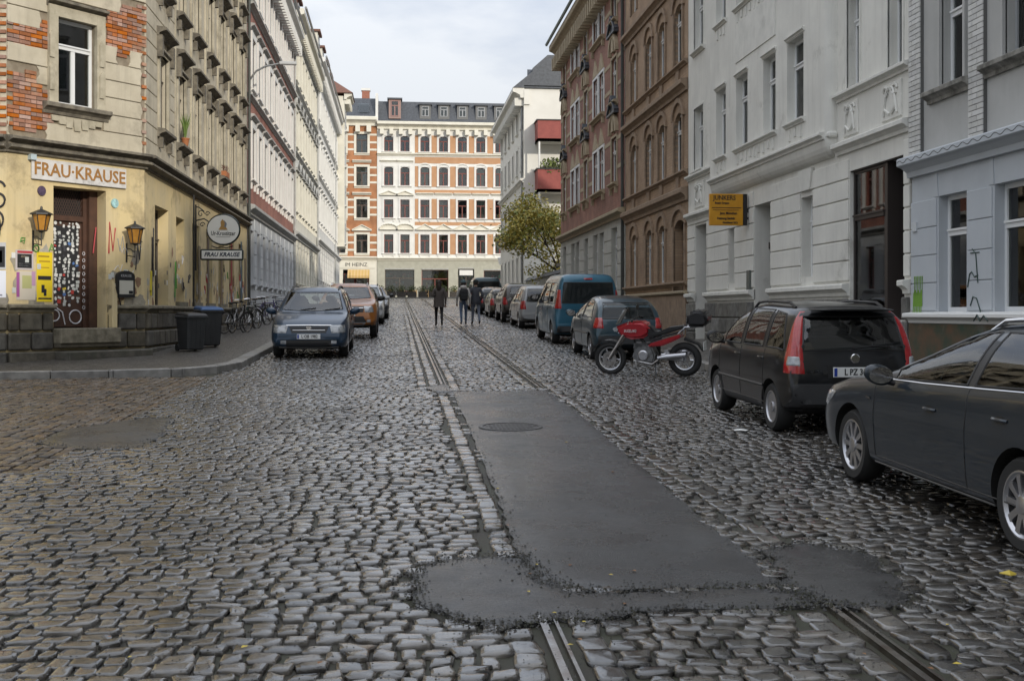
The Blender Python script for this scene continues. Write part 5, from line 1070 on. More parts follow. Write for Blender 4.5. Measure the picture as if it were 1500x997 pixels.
for o in (g_door, g_left):
    d = S_.part(MB().box(o[0], o[1], o[4] - .1, o[4], -.3, 2.2), 'door', DK); 
    for i in (0, 1):
        for z0, z1 in ((.1, .9), (1.0, 2.05)): a = o[0] + (o[1] - o[0]) * (.1 + .45 * i); MB().box(a, a + (o[1] - o[0]) * .35, o[4] - .13, o[4] - .1, z0, z1).obj('door_panel', DK, d, bevel=.01)
    MB().tube([((o[0] + o[1]) / 2 + .05, o[4] - .16, 1.0), ((o[0] + o[1]) / 2 + .05, o[4] - .16, 1.15)], .015, 6).obj('handle', STEEL, d)
    S_.part(MB().box(o[0], o[1], o[4] - .2, o[4], 2.2, 2.34), 'door_transom', DK); S_.window(o[0], o[1], 2.34, o[3], y=o[4] - .1, style='M', m=DK, curt=False)
tag(S_.world(MB().box(0, .22, -.05, .01, 0, .5).obj('doorbell_panel', mat('bell_panel', (.1, .11, .1), .4), bevel=.006), g_door[0] - .35, -.04, 1.25), 'dark doorbell panel beside the grey house door', 'doorbell panel')
# shopfront: glass on the left, door leaf recessed at right
RBF = mat('maroon_frame', (.035, .028, .026), .45); a, b, z0, z1, _ = g_shop; m_ = a + (b - a) * .62
S_.window(a, m_, z0, z1, y=.1, style='D', m=RBF, curt=False).name = 'shop_window'
S_.part(MB().box(m_, m_ + .08, .06, .5, z0, z1), 'shop_post', RBF); S_.part(MB().box(m_ + .08, b, .42, .46, -.2, z1), 'shop_door', mat('shop_door_dark', (.03, .028, .03), .3)); S_.part(MB().box(a - .04, b, .02, .1, z1 - .02, z1 + .04), 'shop_lintel', BLACK); S_.part(MB().box(m_ + .08, b, .36, .42, z1 - .7, z1 - .6), 'shop_door_bar', RBF)
S_.part(MB().box(a, m_, .75, .8, z0, z0 + 1.0), 'shop_display', mat('teal_display', (.1, .17, .17), .7)); S_.mould(0, L, 13.4, .6, .5, GT, 'eaves_cornice')
# yellow projecting sign
YS = mat('orange_sign', (.62, .3, .015), .45, c2=(.55, .25, .01), scale=3); t = thing('projecting_sign', 'square orange sign with dark lettering headed JUNKERS projecting from the grey facade', 'sign'); us = f.u(1072, .0) + .25; S_.world(t, f.u(1030, 1.0) + .55, 0, 0)
zz0, zz1 = 2.72, 3.4; MB().box(-.05, .05, -1.0, -.18, zz0, zz1).obj('sign_panel', YS, t, bevel=.006); MB().box(-.06, .06, -.18, -.08, zz0, zz1).obj('sign_edge', BLACK, t); MB().box(-.02, .02, -.1, .02, 3.0, 3.1).obj('bracket', IRON, t); MB().box(-.02, .02, -.1, .02, 2.85, 2.9).obj('bracket', IRON, t)
def fac_r(mb, y, z, x=.055): mb.v = [(x - b, -(1.0 - (y + a)), z + c) for a, b, c in mb.v]; return mb
for s, sz, z, y in (('JUNKERS', .14, 3.31, .36), ('Bosch Gruppe', .06, 3.2, .3), ('Jens Mönchen', .075, 2.98, .46), ('Heizung Sanitär', .07, 2.87, .4), ('Notdienst 24 h', .06, 2.78, .5)): fac_r(text_mb(s, sz, .003, bold=.002), y, z).obj('lettering', BLACK, t)
fac_r(MB().box(-.36, .36, -.003, .003, -.006, .006), .41, 3.1).obj('rule', BLACK, t); fac_r(MB().box(-.34, .3, -.003, .003, -.004, .004), .41, 3.05).obj('rule', BLACK, t)
# white brick house at the right edge
WBK = mat('white_glazed_brick', (.6, .6, .585), .45, c2=(.52, .52, .5), scale=8, isl=.12, bump=.15); W4 = mat('blue_grey_stucco', (.5, .53, .56), .8, c2=(.45, .48, .51), scale=1.2, bump=.1, streak=.15, stain_c=(.33, .34, .35)); GJ = mat('dark_joint', (.12, .12, .115), .9); W5 = mat('grey_recess', (.46, .46, .445), .8, c2=(.41, .41, .395), scale=1.5, streak=.3, stain_c=(.25, .25, .23))
f = Facade((8.47, 17.98), (8.47, 3)); Q_ = House('stucco_house', 'white brick and pale blue-grey stucco house with green graffiti beside the grey house', f); L = f.L
def pq(x0, x1, o=0): return f.u(x0, o), f.u(x1, o)
gw = [(*pq(1375, 1416), 1.22, 2.85, .22), (*pq(1457, 1506), 1.22, 2.85, .22), (5.0, 6.2, 1.22, 2.85, .22), (7, 8.2, 1.22, 2.85, .22), (9, 10.2, 1.22, 2.85, .22), (11, 12.2, 1.22, 2.85, .22)]
pil = [(0, .42), pq(1424, 1446), (4.1, 4.5), (5.9, 6.3), (7.7, 8.1), (9.5, 9.9), (11.4, 11.8)]
uw = [(*pq(1380, 1414), z, z + 1.5, .2) for z in (4.35, 7.3)] + [(*pq(1473, 1510), z, z + 1.5, .2) for z in (4.4, 7.35)] + [(u, u + .9, z, z + 1.5, .2) for z in (4.4, 7.35) for u in (4.8, 6.6, 8.4, 10.3)]
Q_.wall(0, L, -1.2, 3.3, gw, W4, name='ground_floor_wall'); Q_.wall(0, L, 3.3, 14, uw, W5, name='upper_wall'); Q_.body(0, L, 14, W5, ridge=4.5)
Q_.mould(-.02, L, 3.2, .28, .26, W4, 'cornice'); mb = MB(); u = 0
while u < 6: mb.tube([(u + .3 * i / 8, -.255, 3.42 + .022 * math.sin(2 * math.pi * i / 8)) for i in range(9)], .011, 4); u += .3
Q_.part(mb, 'wave_moulding', GJ); Q_.mould(-.03, L, 1.06, .14, .16, WHITE, 'sill_course'); Q_.part(MB().box(0, L, -.06, 0, -.6, 1.05), 'painted_base', mat('green_painted_base', (.03, .06, .04), .7, c2=(.12, .07, .04), scale=2.5, stain=.3, stain_c=(.2, .2, .19)))
bk = {k: MB().box(0, k, -.012, 0, 0, .066).mesh('brick', WBK) for k in (.11, .19, .2, .21, .23)}
for j, (a, b) in enumerate(pil):
    Q_.part(MB().box(a, b, -.05, .0, 3.47, 13.5), 'pilaster', GJ)
    if j > 1: continue
    z = 3.5; r = 0; wd = b - a
    while z < 6.4:
        e = [a, a + wd * (.5 if r % 2 else .28), b] if not r % 2 else [a, a + wd * .6, b]
        for q0, q1 in zip(e, e[1:]): Q_.place(link('brick', MB().box(0, q1 - q0 - .01, -.014, 0, 0, .064).mesh('brick', WBK), Q_.t), q0, -.05, z)
        z += .0745; r += 1
for o in uw: Q_.window(*o[:4], y=.17, style='D' if o[0] < f.u(1420) else 'T', m=FR_W if o[0] < f.u(1420) else FR_G, curt=o[0] < f.u(1420)); Q_.surround(*o[:4], W5, wd=.07, p=.05)
for a, b, z in ((*pq(1362, 1424), 4.35), (*pq(1446, 1530), 4.4)): Q_.sill(a + .1, b - .1, z, mat('weathered_sill', (.3, .29, .26), .85, c2=(.12, .115, .1), scale=6, bump=.3), p=.16, h=.17, over=.1)
for o in gw: Q_.window(*o[:4], y=.18, style='D', curt=False); Q_.part(MB().prism([(o[0] - .14, 2.85), (o[0], 2.85), (o[0] - .03, 3.2), (o[0] - .12, 3.2)], -.015, 0), 'voussoir', W4, fix=True); Q_.part(MB().box(o[0] - .05, o[1] + .05, -.05, .02, 1.16, 1.22), 'window_ledge', WHITE)
Q_.courses(0, 4.6, 1.24, 2.86, .4, [o[:4] for o in gw], W4, p=.022, gap=.014, pad=.05, name='rusticated_course', bev=.005)
GG = mat('green_spray_bright', (.2, .38, .05), .6); GD = mat('dark_green_spray', (.03, .06, .05), .6)
for i in range(6): a = .1 + i * .055; stroke(Q_, [(a, 1.2), (a + .02, 1.5 + .04 * (i % 2)), (a + .04, 1.3), (a + .05, 1.74)], .008, GG, -.03)
a = f.u(1420); stroke(Q_, [(a, 1.55), (a + .06, 1.72), (a + .12, 1.75), (a + .2, 1.68), (a + .3, 1.7)], .009, GD, -.03); stroke(Q_, [(a + .14, 2.05), (a + .24, 1.98), (a + .3, 1.6)], .009, GD, -.03); stroke(Q_, [(a + .08, 2.0), (a + .34, 2.0)], .007, GD, -.03); stroke(Q_, [(a + .08, 1.3), (a + .16, 1.42), (a + .26, 1.4), (a + .36, 1.25), (a + .42, 1.12)], .009, GD, -.03); stroke(Q_, [(a + .44, 1.1), (a + .54, 1.18), (a + .62, 1.1), (a + .72, 1.17), (a + .84, 1.1)], .01, GD, -.17)
tag(Q_.world(MB().box(0, .16, -.02, .01, 0, .14).obj('number_plate', mat('house_number', (.55, .58, .6), .4)), .08, -.025, 2.4), 'small pale house number plate on the blue-grey wall', 'number plate')
# houses behind the camera on both sides of the junction (they shade the foreground)
for nm, lab, p0, p1, hgt in (('town_house', 'tall cream house next to the blue-grey stucco house down the street', (8.7, -6), (8.7, -24), 17), ('town_house', 'tall cream house across the side street from the pub', (-5.4, -30), (-5.4, -8), 17)):
    f = Facade(p0, p1); H = House(nm, lab, f); U = [1.2 + 2.4 * i for i in range(int(f.L / 2.4) - 1)]; ops = [(u, u + 1, z, z + 1.7) for u in U for z in (1.2, 4.6, 7.8, 11)]
    H.wall(0, f.L, -1.5, hgt - 3, ops, CRM); H.body(0, f.L, hgt - 3, CRM, ridge=4)
    for o in ops: H.window(*o, curt=False)
# ------------------------------------------------------------------ vehicles
def chunk(poly, hw, m, name, parent, bev=.03, seg=2, taper=None):
    """bodywork piece: side outline (x,z) given half width hw, edges rounded"""
    mb = MB(); mb.prism(poly, -hw, hw); me = mb.mesh(name, m); bm = bmesh.new(); bm.from_mesh(me); bmesh.ops.recalc_face_normals(bm, faces=bm.faces)
    if taper:
        for v in bm.verts: v.co.y *= taper(v.co.x, v.co.z)
    bmesh.ops.bevel(bm, geom=[e for e in bm.edges if e.calc_face_angle(0) > .6], offset=bev, segments=seg, affect='EDGES', clamp_overlap=True); bm.to_mesh(me); bm.free(); soft(me, 50); return link(name, me, parent)
def paint(name, c, m=.35): return mat('paint_' + name, c, .3, c2=tuple(q * .85 for q in c), scale=.7, metal=m * .6, coat=.6, spec=.35)
CHROME = mat('chrome', (.65, .65, .66), .12, metal=1); ALU = mat('alloy_rim', (.5, .5, .52), .3, metal=.9); LAMPW = mat('lamp_clear', (.42, .44, .46), .08, c2=(.16, .17, .18), scale=9, spec=.9, coat=1); LAMPR = mat('lamp_red', (.42, .012, .015), .12, c2=(.28, .006, .008), scale=14, coat=1); PLATE = mat('plate_white', (.72, .73, .72), .4); EUB = mat('plate_blue', (.02, .05, .3), .4); TRIMB = mat('grey_bumper_plastic', (.035, .036, .038), .55, bump=.1)
FABR = mat('seat_fabric', (.045, .045, .048), .9, bump=.2); CARCLEAR = glass('car_glass_clear', clear=1); CARTINT = CARGLASS
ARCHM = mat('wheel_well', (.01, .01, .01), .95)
def interp(tab, x):
    t = sorted(tab); return np.interp(x, [a for a, _ in t], [b for _, b in t])
def smooth1(a, k=2):
    for _ in range(k): b = a.copy(); b[1:-1] = a[1:-1] * .5 + (a[:-2] + a[2:]) * .25; a = b
    return a
def chaikin(P, k=2):
    P = [np.array(p, float) for p in P]
    for _ in range(k):
        Q = [P[0]]
        for a, b in zip(P, P[1:]): Q += [a * .75 + b * .25, a * .25 + b * .75]
        P = Q + [P[-1]]
    return P
YA = Matrix(((1, 0, 0, 0), (0, 0, 1, 0), (0, 1, 0, 0), (0, 0, 0, 1)))
WHEELC = {}
def wheel_parts(r, rr, n, wd, style):
    key = (r, rr, n, wd, style)
    if key in WHEELC: return WHEELC[key]
    M = Matrix.Rotation(R(90), 4, 'X')       # axis y, outside face towards -y
    ty = MB().lathe([(rr, -wd / 2), (rr + .01, -wd / 2 - .004), (r - .03, -wd / 2 - .006), (r - .006, -wd / 2 + .03), (r, 0), (r - .006, wd / 2 - .03), (r - .03, wd / 2 + .006), (rr, wd / 2)], 36, M=M, closed=True)
    me = ty.mesh('tyre', RUBBER); bm = bmesh.new(); bm.from_mesh(me); bmesh.ops.recalc_face_normals(bm, faces=bm.faces); bm.to_mesh(me); bm.free(); soft(me, 40)
    rim = MB(); yo = -wd / 2
    rim.lathe([(rr, yo), (rr - .012, yo - .002), (rr - .03, yo + .02), (rr - .04, wd / 2 - .01)], 36, M=YA, cap=False)
    for i in range(n):
        a = 2 * math.pi * i / n; ca, sa = math.cos(a), math.sin(a); w0, w1 = (.022, .05) if style == 'spoke' else (.05, .085)
        def pt(rad, off, y): return (rad * ca - off * sa, y, rad * sa + off * ca)
        ri = .05; v = [pt(ri, -w0, yo + .012), pt(ri, w0, yo + .012), pt(rr - .02, w1, yo + .012), pt(rr - .02, -w1, yo + .012), pt(ri, -w0, yo + .04), pt(ri, w0, yo + .04), pt(rr - .02, w1, yo + .04), pt(rr - .02, -w1, yo + .04)]
        if style == 'spoke': v[0], v[3] = pt(ri, -w0 * .8, yo + .004), pt(rr - .02, -w1 * .5, yo + .01); v[2] = pt(rr - .02, w1 * .5, yo + .01); v[7] = pt(rr - .02, -w1 * .5, yo + .04); v[6] = pt(rr - .02, w1 * .5, yo + .04)
        rim.add(v, [(0, 1, 2, 3), (0, 4, 5, 1), (1, 5, 6, 2), (2, 6, 7, 3), (3, 7, 4, 0)])
    rim.lathe([(.065, yo + .03), (.06, yo - .002), (.03, yo - .008), (.001, yo - .009)], 20, M=Matrix.Identity(4) @ Matrix(((1, 0, 0, 0), (0, 0, 1, 0), (0, 1, 0, 0), (0, 0, 0, 1))))
    rm = rim.mesh('rim', ALU); bm = bmesh.new(); bm.from_mesh(rm); bmesh.ops.recalc_face_normals(bm, faces=bm.faces); bm.to_mesh(rm); bm.free(); soft(rm, 35)
    hub = MB().lathe([(rr - .02, yo + .06), (.001, yo + .05)], 24, M=Matrix(((1, 0, 0, 0), (0, 0, 1, 0), (0, 1, 0, 0), (0, 0, 0, 1)))).mesh('wheel', ARCHM)
    WHEELC[key] = (hub, me, rm); return WHEELC[key]
class Car:
    def __init__(s, name, label, c, pm, loc, rz, pitch, group=None, hollow=True):
        s.hollow = hollow
        s.c = c; s.pm = pm; s.t = thing(name, label, 'van' if 'van' in name else 'car', loc, rz, group); s.t.rotation_euler = (0, pitch, rz)
        L, W, H = c['L'], c['W'], c['H']; s.L, s.W, s.H = L, W, H; h = L / 2
        xs = np.unique(np.concatenate([np.linspace(-h, h, 61), [-h + .02, -h + .05, h - .02, h - .05]])); n = len(xs)
        top = smooth1(interp(c['top'], xs), 1); belt = smooth1(interp(c['belt'], xs), 2); belt = np.minimum(belt, top - .015)
        bot = interp(c.get('bot', [(-h, .36), (-h + .25, .27), (-h + .5, .2), (h - .6, .18), (h - .15, .22), (h, .3)]), xs)
        e = np.maximum(0, (np.abs(xs) - (h - .55)) / .55); fl = np.where(xs > 0, c.get('taper', .15), c.get('rtaper', .09)); plan = 1 - fl * e ** 2.4
        plan = np.where(np.abs(xs) > h - .06, plan * (1 - .05 * ((np.abs(xs) - h + .06) / .06) ** 2), plan)
        sec = []; W2 = W / 2
        for i in range(n):
            pl = plan[i]; zb, zt, ze = bot[i], top[i], belt[i]; gh = zt - ze; k = min(1, gh / (H - c['belt'][len(c['belt']) // 2][1])); shl = zb + (ze - zb) * c.get('shoulder', .62)
            yb = W2 * pl * .965; yr = yb - (yb - c['roofw'] / 2 * pl) * k
            cut = .03 if abs(xs[i]) > h - .03 else 0
            P = [(0, zb), (W2 * pl * .8, zb), (W2 * pl * .95, zb + .05), (W2 * pl * .985, zb + .16), (W2 * pl, shl - .06), (W2 * pl, shl + .02), (W2 * pl * .985, ze - .05), (yb, ze), (yb - (yb - yr) * .45, ze + gh * .5), (yr + .012, zt - gh * .17), (yr - .06 * k - .05, zt - .012 * k), (yr * .5, zt + .006 * k), (0, zt + .012 * k)]
            sec.append(chaikin(P, 2))
        m = len(sec[0]); V = []
        for i in range(n):
            for q in sec[i]: V.append((xs[i], -q[0], q[1]))
            for q in sec[i][-2:0:-1]: V.append((xs[i], q[0], q[1]))
        mm = 2 * m - 2; F_ = [(i * mm + j, (i + 1) * mm + j, (i + 1) * mm + (j + 1) % mm, i * mm + (j + 1) % mm) for i in range(n - 1) for j in range(mm)] + [tuple(range(mm)), tuple(range((n - 1) * mm + mm - 1, (n - 1) * mm - 1, -1))]
        mb = MB(); mb.add(V, F_); me = mb.mesh('body', [pm, ARCHM, TRIMB]); bm = bmesh.new(); bm.from_mesh(me); bmesh.ops.recalc_face_normals(bm, faces=bm.faces); bm.to_mesh(me); bm.free()
        s.bvh = BVHTree.FromPolygons([v.co.copy() for v in me.vertices], [tuple(p.vertices) for p in me.polygons])
        r = c['r']; ra = r + c.get('archgap', .045); s.wx = (c['fx'], c['fx'] - c['wb'])
        cut = MB()
        for x in s.wx:
            for sg in (-1, 1):
                cut.lathe([(.001, -.16), (ra, -.16), (ra, .2), (.001, .2)], 32, M=Matrix.Translation((x, sg * (W2 - .06), r + .005)) @ Matrix.Rotation(R(90), 4, 'X'))
        bo = bpy.data.objects.new('b', me); co = bpy.data.objects.new('c', cut.mesh('cut', ARCHM)); bm = bmesh.new(); bm.from_mesh(co.data); bmesh.ops.recalc_face_normals(bm, faces=bm.faces); bm.to_mesh(co.data); bm.free(); md = bo.modifiers.new('b', 'BOOLEAN'); md.operation = 'DIFFERENCE'; md.object = co; md.solver = 'EXACT'
        # cabin: hollow inside, then openings for the panes
        xa, xf, xr, xc = c['glass']; zg = c['zglass']; bl = lambda x: float(interp(c['belt'], x)); z0c = bl(0) - .3
        out = [(xa - .02, z0c), (xa - .02, bl(xa) + .03), (xf - .02, zg + .0), (xr + .05, zg - c.get('rdrop', .03)), (xc + .12, bl(xc) + .02), (xc + .12, z0c)]
        yt, yb_ = c['roofw'] / 2 - .05, W2 - .13; yy = lambda z: yb_ + (yt - yb_) * min(1, max(0, (z - bl(0)) / (zg - bl(0)))); k = len(out)
        cav = MB(); cav.add([(x, -yy(z), z) for x, z in out] + [(x, yy(z), z) for x, z in out], [tuple(range(k)), tuple(range(2 * k - 1, k - 1, -1))] + [(i + k, (i + 1) % k + k, (i + 1) % k, i) for i in range(k)])
        P_ = [(xa, bl(xa) + .04), (xf, zg)] + c.get('roofpts', []) + [(xr, zg - c.get('rdrop', .03)), (xc, bl(xc) + .05)]
        E_ = [xa] + [q for b_ in c['bpil'] for q in (b_ + .045, b_ - .045)] + [xc]; s.side = []; wins = []
        for x0, x1 in zip(E_[::2], E_[1::2]):
            hi, lo = max(x0, x1) - .012, min(x0, x1) + .012; X_ = [lo + (hi - lo) * i / 7 for i in range(8)]; up_ = [(x, float(interp(P_, x))) for x in X_ if float(interp(P_, x)) > bl(x) + .055]
            if len(up_) < 2: continue
            poly = [(x, bl(x) + .035) for x, _ in up_] + up_[::-1]; s.side.append(poly)
            for y0, y1 in ((-W2 - .2, -(yt - .1)), (yt - .1, W2 + .2)): wins.append(MB().prism([(a_, b_) for a_, b_ in poly], y0, y1))
        f0, f1, za, zb_ = c['screen']; s.scr = [(-f0, za), (-f0 * .5, za - .03), (0, za - .04), (f0 * .5, za - .03), (f0, za), (f1, zb_), (-f1, zb_)]
        r0, r1, ra_, rb_ = c['rear']; s.rr = [(-r0, ra_), (r0, ra_), (r1, rb_), (-r1, rb_)]
        for pol, x0, x1 in ((s.scr, xf - .15, h + .3), (s.rr, -h - .3, max(xr, xc) + .35)):
            pol = [(a_ * .97, za + (b_ - za) * .97 + .012) if pol is s.scr else (a_ * .97, ra_ + (b_ - ra_) * .97 + .012) for a_, b_ in pol]; n_ = len(pol); wins.append(MB().add([(x0, a_, b_) for a_, b_ in pol] + [(x1, a_, b_) for a_, b_ in pol], [tuple(range(n_)), tuple(range(2 * n_ - 1, n_ - 1, -1))] + [(i + n_, (i + 1) % n_ + n_, (i + 1) % n_, i) for i in range(n_)]))
        objs = [bo, co]
        for cm in ([cav] + wins if hollow else []):
            q = bpy.data.objects.new('c', cm.mesh('c', ARCHM)); bm = bmesh.new(); bm.from_mesh(q.data); bmesh.ops.recalc_face_normals(bm, faces=bm.faces); bm.to_mesh(q.data); bm.free(); md = bo.modifiers.new('b', 'BOOLEAN'); md.operation = 'DIFFERENCE'; md.object = q; md.solver = 'EXACT'; objs.append(q)
        nm = evaluated(*objs); bo = link('body', nm, s.t)
        nm.materials.clear()
        for q in (pm, ARCHM, TRIMB): nm.materials.append(q)
        zlow = c.get('dark_below', 0)
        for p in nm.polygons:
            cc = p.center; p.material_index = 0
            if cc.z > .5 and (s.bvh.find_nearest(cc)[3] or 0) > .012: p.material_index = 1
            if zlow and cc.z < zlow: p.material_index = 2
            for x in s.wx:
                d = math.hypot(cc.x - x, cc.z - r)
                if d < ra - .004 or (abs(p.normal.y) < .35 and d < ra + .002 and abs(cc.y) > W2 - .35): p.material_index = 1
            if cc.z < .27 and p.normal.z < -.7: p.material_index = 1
        soft(nm, 38); s.body = bo; nm.name = 'body'
        hub, ty, rm = wheel_parts(r, c.get('rr', r * .68), c.get('spokes', 7), .2, c.get('rim', 'spoke'))
        for x in s.wx:
            for sg in (-1, 1):
                wo_ = link('wheel', hub, s.t); wo_.location = (x, sg * (W2 - .125), r); wo_.rotation_euler = (0, 0, 0 if sg < 0 else math.pi); link('tyre', ty, wo_); link('rim', rm, wo_)
    def cast(s, a, b, axis, off):
        big = 6
        o, d = {'-y': (Vector((a, -big, b)), Vector((0, 1, 0))), '+y': (Vector((a, big, b)), Vector((0, -1, 0))), '+x': (Vector((big, a, b)), Vector((-1, 0, 0))), '-x': (Vector((-big, a, b)), Vector((1, 0, 0))), '+z': (Vector((a, b, big)), Vector((0, 0, -1)))}[axis]
        h = s.bvh.ray_cast(o, d)
        if h[0] is None:
            q = s.bvh.find_nearest(o + d * (big - {'y': s.W / 2, 'x': s.L / 2, 'z': s.H}[axis[1]])); return q[0] + q[1] * off
        nrm = h[1] if h[1].dot(d) < 0 else -h[1]
        return h[0] + nrm * off * .6 - d * off * .4
    def patch(s, name, poly, axis, m, off=.004, grid=.07, parent=None, thick=0):
        n0 = []; 
        for (a, b), (a1, b1) in zip(poly, poly[1:] + poly[:1]):
            k = max(1, int(math.hypot(a1 - a, b1 - b) / grid)); n0 += [Vector((a + (a1 - a) * i / k, b + (b1 - b) * i / k)) for i in range(k)]
        n = len(n0); P = [(p.x, p.y) for p in n0]; x0, x1 = min(p[0] for p in P), max(p[0] for p in P); y0, y1 = min(p[1] for p in P), max(p[1] for p in P)
        gx, gy = np.meshgrid(np.arange(x0 + grid / 2, x1, grid), np.arange(y0 + grid / 2, y1, grid)); k = inpoly(gx, gy, P) if gx.size else None
        inn = [Vector((a, b)) for a, b in zip(gx[k], gy[k])] if gx.size else []
        v, e, f, *_ = delaunay_2d_cdt(n0 + inn, [(i, (i + 1) % n) for i in range(n)], [list(range(n))], 1, 1e-5)
        mb = MB(); pts = [s.cast(p.x, p.y, axis, off) for p in v]; mb.add(pts, f)
        if thick:                                # rim back down to the body so the piece has depth
            be = {}
            for t in f:
                for i in range(len(t)): q = tuple(sorted((t[i], t[(i + 1) % len(t)]))); be[q] = be.get(q, 0) + 1
            low = [s.cast(p.x, p.y, axis, -.01) for p in v]; o = len(pts); mb.add(low, []); mb.f += [(a, b, b + o, a + o) for (a, b), c in be.items() if c == 1]; mb.m += [0] * sum(1 for c in be.values() if c == 1)
        me = mb.mesh(name, m); bm = bmesh.new(); bm.from_mesh(me); bmesh.ops.recalc_face_normals(bm, faces=bm.faces)
        ax = {'-y': Vector((0, -1, 0)), '+y': Vector((0, 1, 0)), '+x': Vector((1, 0, 0)), '-x': Vector((-1, 0, 0)), '+z': Vector((0, 0, 1))}[axis]
        if sum(fa.normal.dot(ax) * fa.calc_area() for fa in bm.faces) < 0: bmesh.ops.reverse_faces(bm, faces=bm.faces)
        bm.to_mesh(me); bm.free(); soft(me, 50); return link(name, me, parent or s.t)
    def strip(s, name, pts, axis, w_, m, off=.003):   # thin line following the body
        mb = MB(); P = []
        for (a, b), (a1, b1) in zip(pts, pts[1:]):
            k = max(1, int(math.hypot(a1 - a, b1 - b) / .06)); P += [(a + (a1 - a) * i / k, b + (b1 - b) * i / k) for i in range(k)]
        P.append(pts[-1]); mb.tube([s.cast(a, b, axis, off - w_ * .6) for a, b in P], w_, 5); return mb.obj(name, m, s.t, smooth=True)
    def sides(s, both=True): return (('-y', -1), ('+y', 1)) if both else (('+y', 1),)
    def glaze(s, seats=True):
        c = s.c; zt = c['zglass']; bl = lambda x: float(interp(c['belt'], x)); G_ = CARCLEAR if s.hollow else CARGLASS
        for ax, sg in s.sides():
            for poly in s.side: s.patch('side_window', poly, ax, G_, .003); s.strip('window_seal', poly + poly[:1], ax, .012, BLACK, .006)
            for b_ in c['bpil']: s.patch('pillar_trim', [(b_ + .05, bl(b_) + .04), (b_ + .05, float(interp([(c['glass'][0], bl(0)), (c['glass'][1], zt), (c['glass'][2], zt - c.get('rdrop', .03)), (c['glass'][3], bl(b_))], b_ + .05))), (b_ - .05, float(interp([(c['glass'][0], bl(0)), (c['glass'][1], zt), (c['glass'][2], zt - c.get('rdrop', .03)), (c['glass'][3], bl(b_))], b_ - .05))), (b_ - .05, bl(b_) + .04)], ax, BLACK, .003)
        s.patch('windscreen', s.scr, '+x', G_, .003); s.strip('screen_seal', s.scr + s.scr[:1], '+x', .012, BLACK, .006)
        s.patch('rear_window', s.rr, '-x', CARTINT if c['H'] > 1.9 else G_, .003); s.strip('screen_seal', s.rr + s.rr[:1], '-x', .012, BLACK, .006)
        if not s.hollow: return
        xa, xf, xr, xc = c['glass']; b0 = bl(0); x0 = (xa + xf) / 2 - .55
        for y in (-.36, .36):
            st = chunk([(x0 + .2, b0 - .28), (x0 - .05, b0 - .28), (x0 - .2, zt - .22), (x0 - .12, zt - .2), (x0 + .02, b0 - .15)], .24, FABR, 'seat', s.t, .04); st.location = (0, y, 0); hd = chunk([(x0 - .2, zt - .2), (x0 - .12, zt - .2), (x0 - .14, zt - .05), (x0 - .22, zt - .05)], .12, FABR, 'headrest', st, .03)
        x1 = x0 - .85
        if x1 > xc + .1:
            st = chunk([(x1 + .2, b0 - .28), (x1 - .05, b0 - .28), (x1 - .18, zt - .28), (x1 - .08, zt - .26), (x1 + .02, b0 - .15)], .58, FABR, 'rear_bench', s.t, .04)
            for y in (-.36, .36): hd = chunk([(x1 - .18, zt - .27), (x1 - .1, zt - .27), (x1 - .12, zt - .13), (x1 - .2, zt - .13)], .11, FABR, 'headrest', st, .03); hd.location = (0, y, 0)
        chunk([(xa + .02, b0 - .28), (xa - .2, b0 - .28), (xa - .22, b0 - .02), (xa + .0, b0 + .03)], .66, BLACK, 'dashboard', s.t, .03)
        MB().tube([(xa - .33 + .06 * math.sin(a), .36 + .18 * math.cos(a), b0 - .06 + .17 * math.sin(a)) for a in [i * math.pi / 8 for i in range(17)]], .014, 5).obj('steering_wheel', BLACK, s.t, smooth=True)
    def doors(s, xs, z0, handles=()):
        c = s.c
        for ax, sg in s.sides():
            for x in xs:
                zt = float(interp(c['belt'], x)) + .01; s.strip('door_seam', [(x, z0), (x + .01, (z0 + zt) / 2), (x, zt)], ax, .006, BLACK)
            s.strip('door_seam', [(max(xs), z0), (min(xs), z0)], ax, .006, BLACK)
            for x, z in handles:
                p = s.cast(x, z, ax, .02); mb = MB(); mb.tube([p + Vector((-.09, -sg * .02, 0)), p + Vector((-.06, 0, .004)), p + Vector((.06, 0, .004)), p + Vector((.09, -sg * .02, 0))], .013, 6); mb.obj('door_handle', s.pm, s.t, smooth=True); s.patch('handle_recess', [(x + .07 * math.cos(a), z + .028 * math.sin(a)) for a in [i * .6 for i in range(10)]], ax, BLACK, .002, .04)
    def mirrors(s, x, z, m=None):
        for ax, sg in s.sides():
            p = s.cast(x, z - .06, ax, 0); o = MB(); y = p.y
            bm = bmesh.new(); bmesh.ops.create_icosphere(bm, subdivisions=3, radius=1)
            for v in bm.verts: v.co = Vector((.085 * v.co.x * (1 if v.co.x > 0 else .55), .125 * v.co.y, .085 * v.co.z + .02 * (v.co.y * sg)))
            me = bpy.data.meshes.new('wing_mirror'); bm.to_mesh(me); bm.free(); soft(me, 60); me.materials.append(m or s.pm); q = link('wing_mirror', me, s.t); q.location = (x + .03, y + sg * .15, z + .02)
            MB().lathe([(.001, 0), (.95, 0)], 20, M=Matrix.Translation((-.05, 0, .0)) @ Matrix.Rotation(R(-90), 4, 'Y') @ Matrix.Diagonal((.07, .105, 1, 1))).obj('mirror_glass', CHROME, q); MB().tube([(0, 0, -.04), (-.0, -sg * .13, -.07)], .025, 6).obj('mirror_arm', BLACK, q)
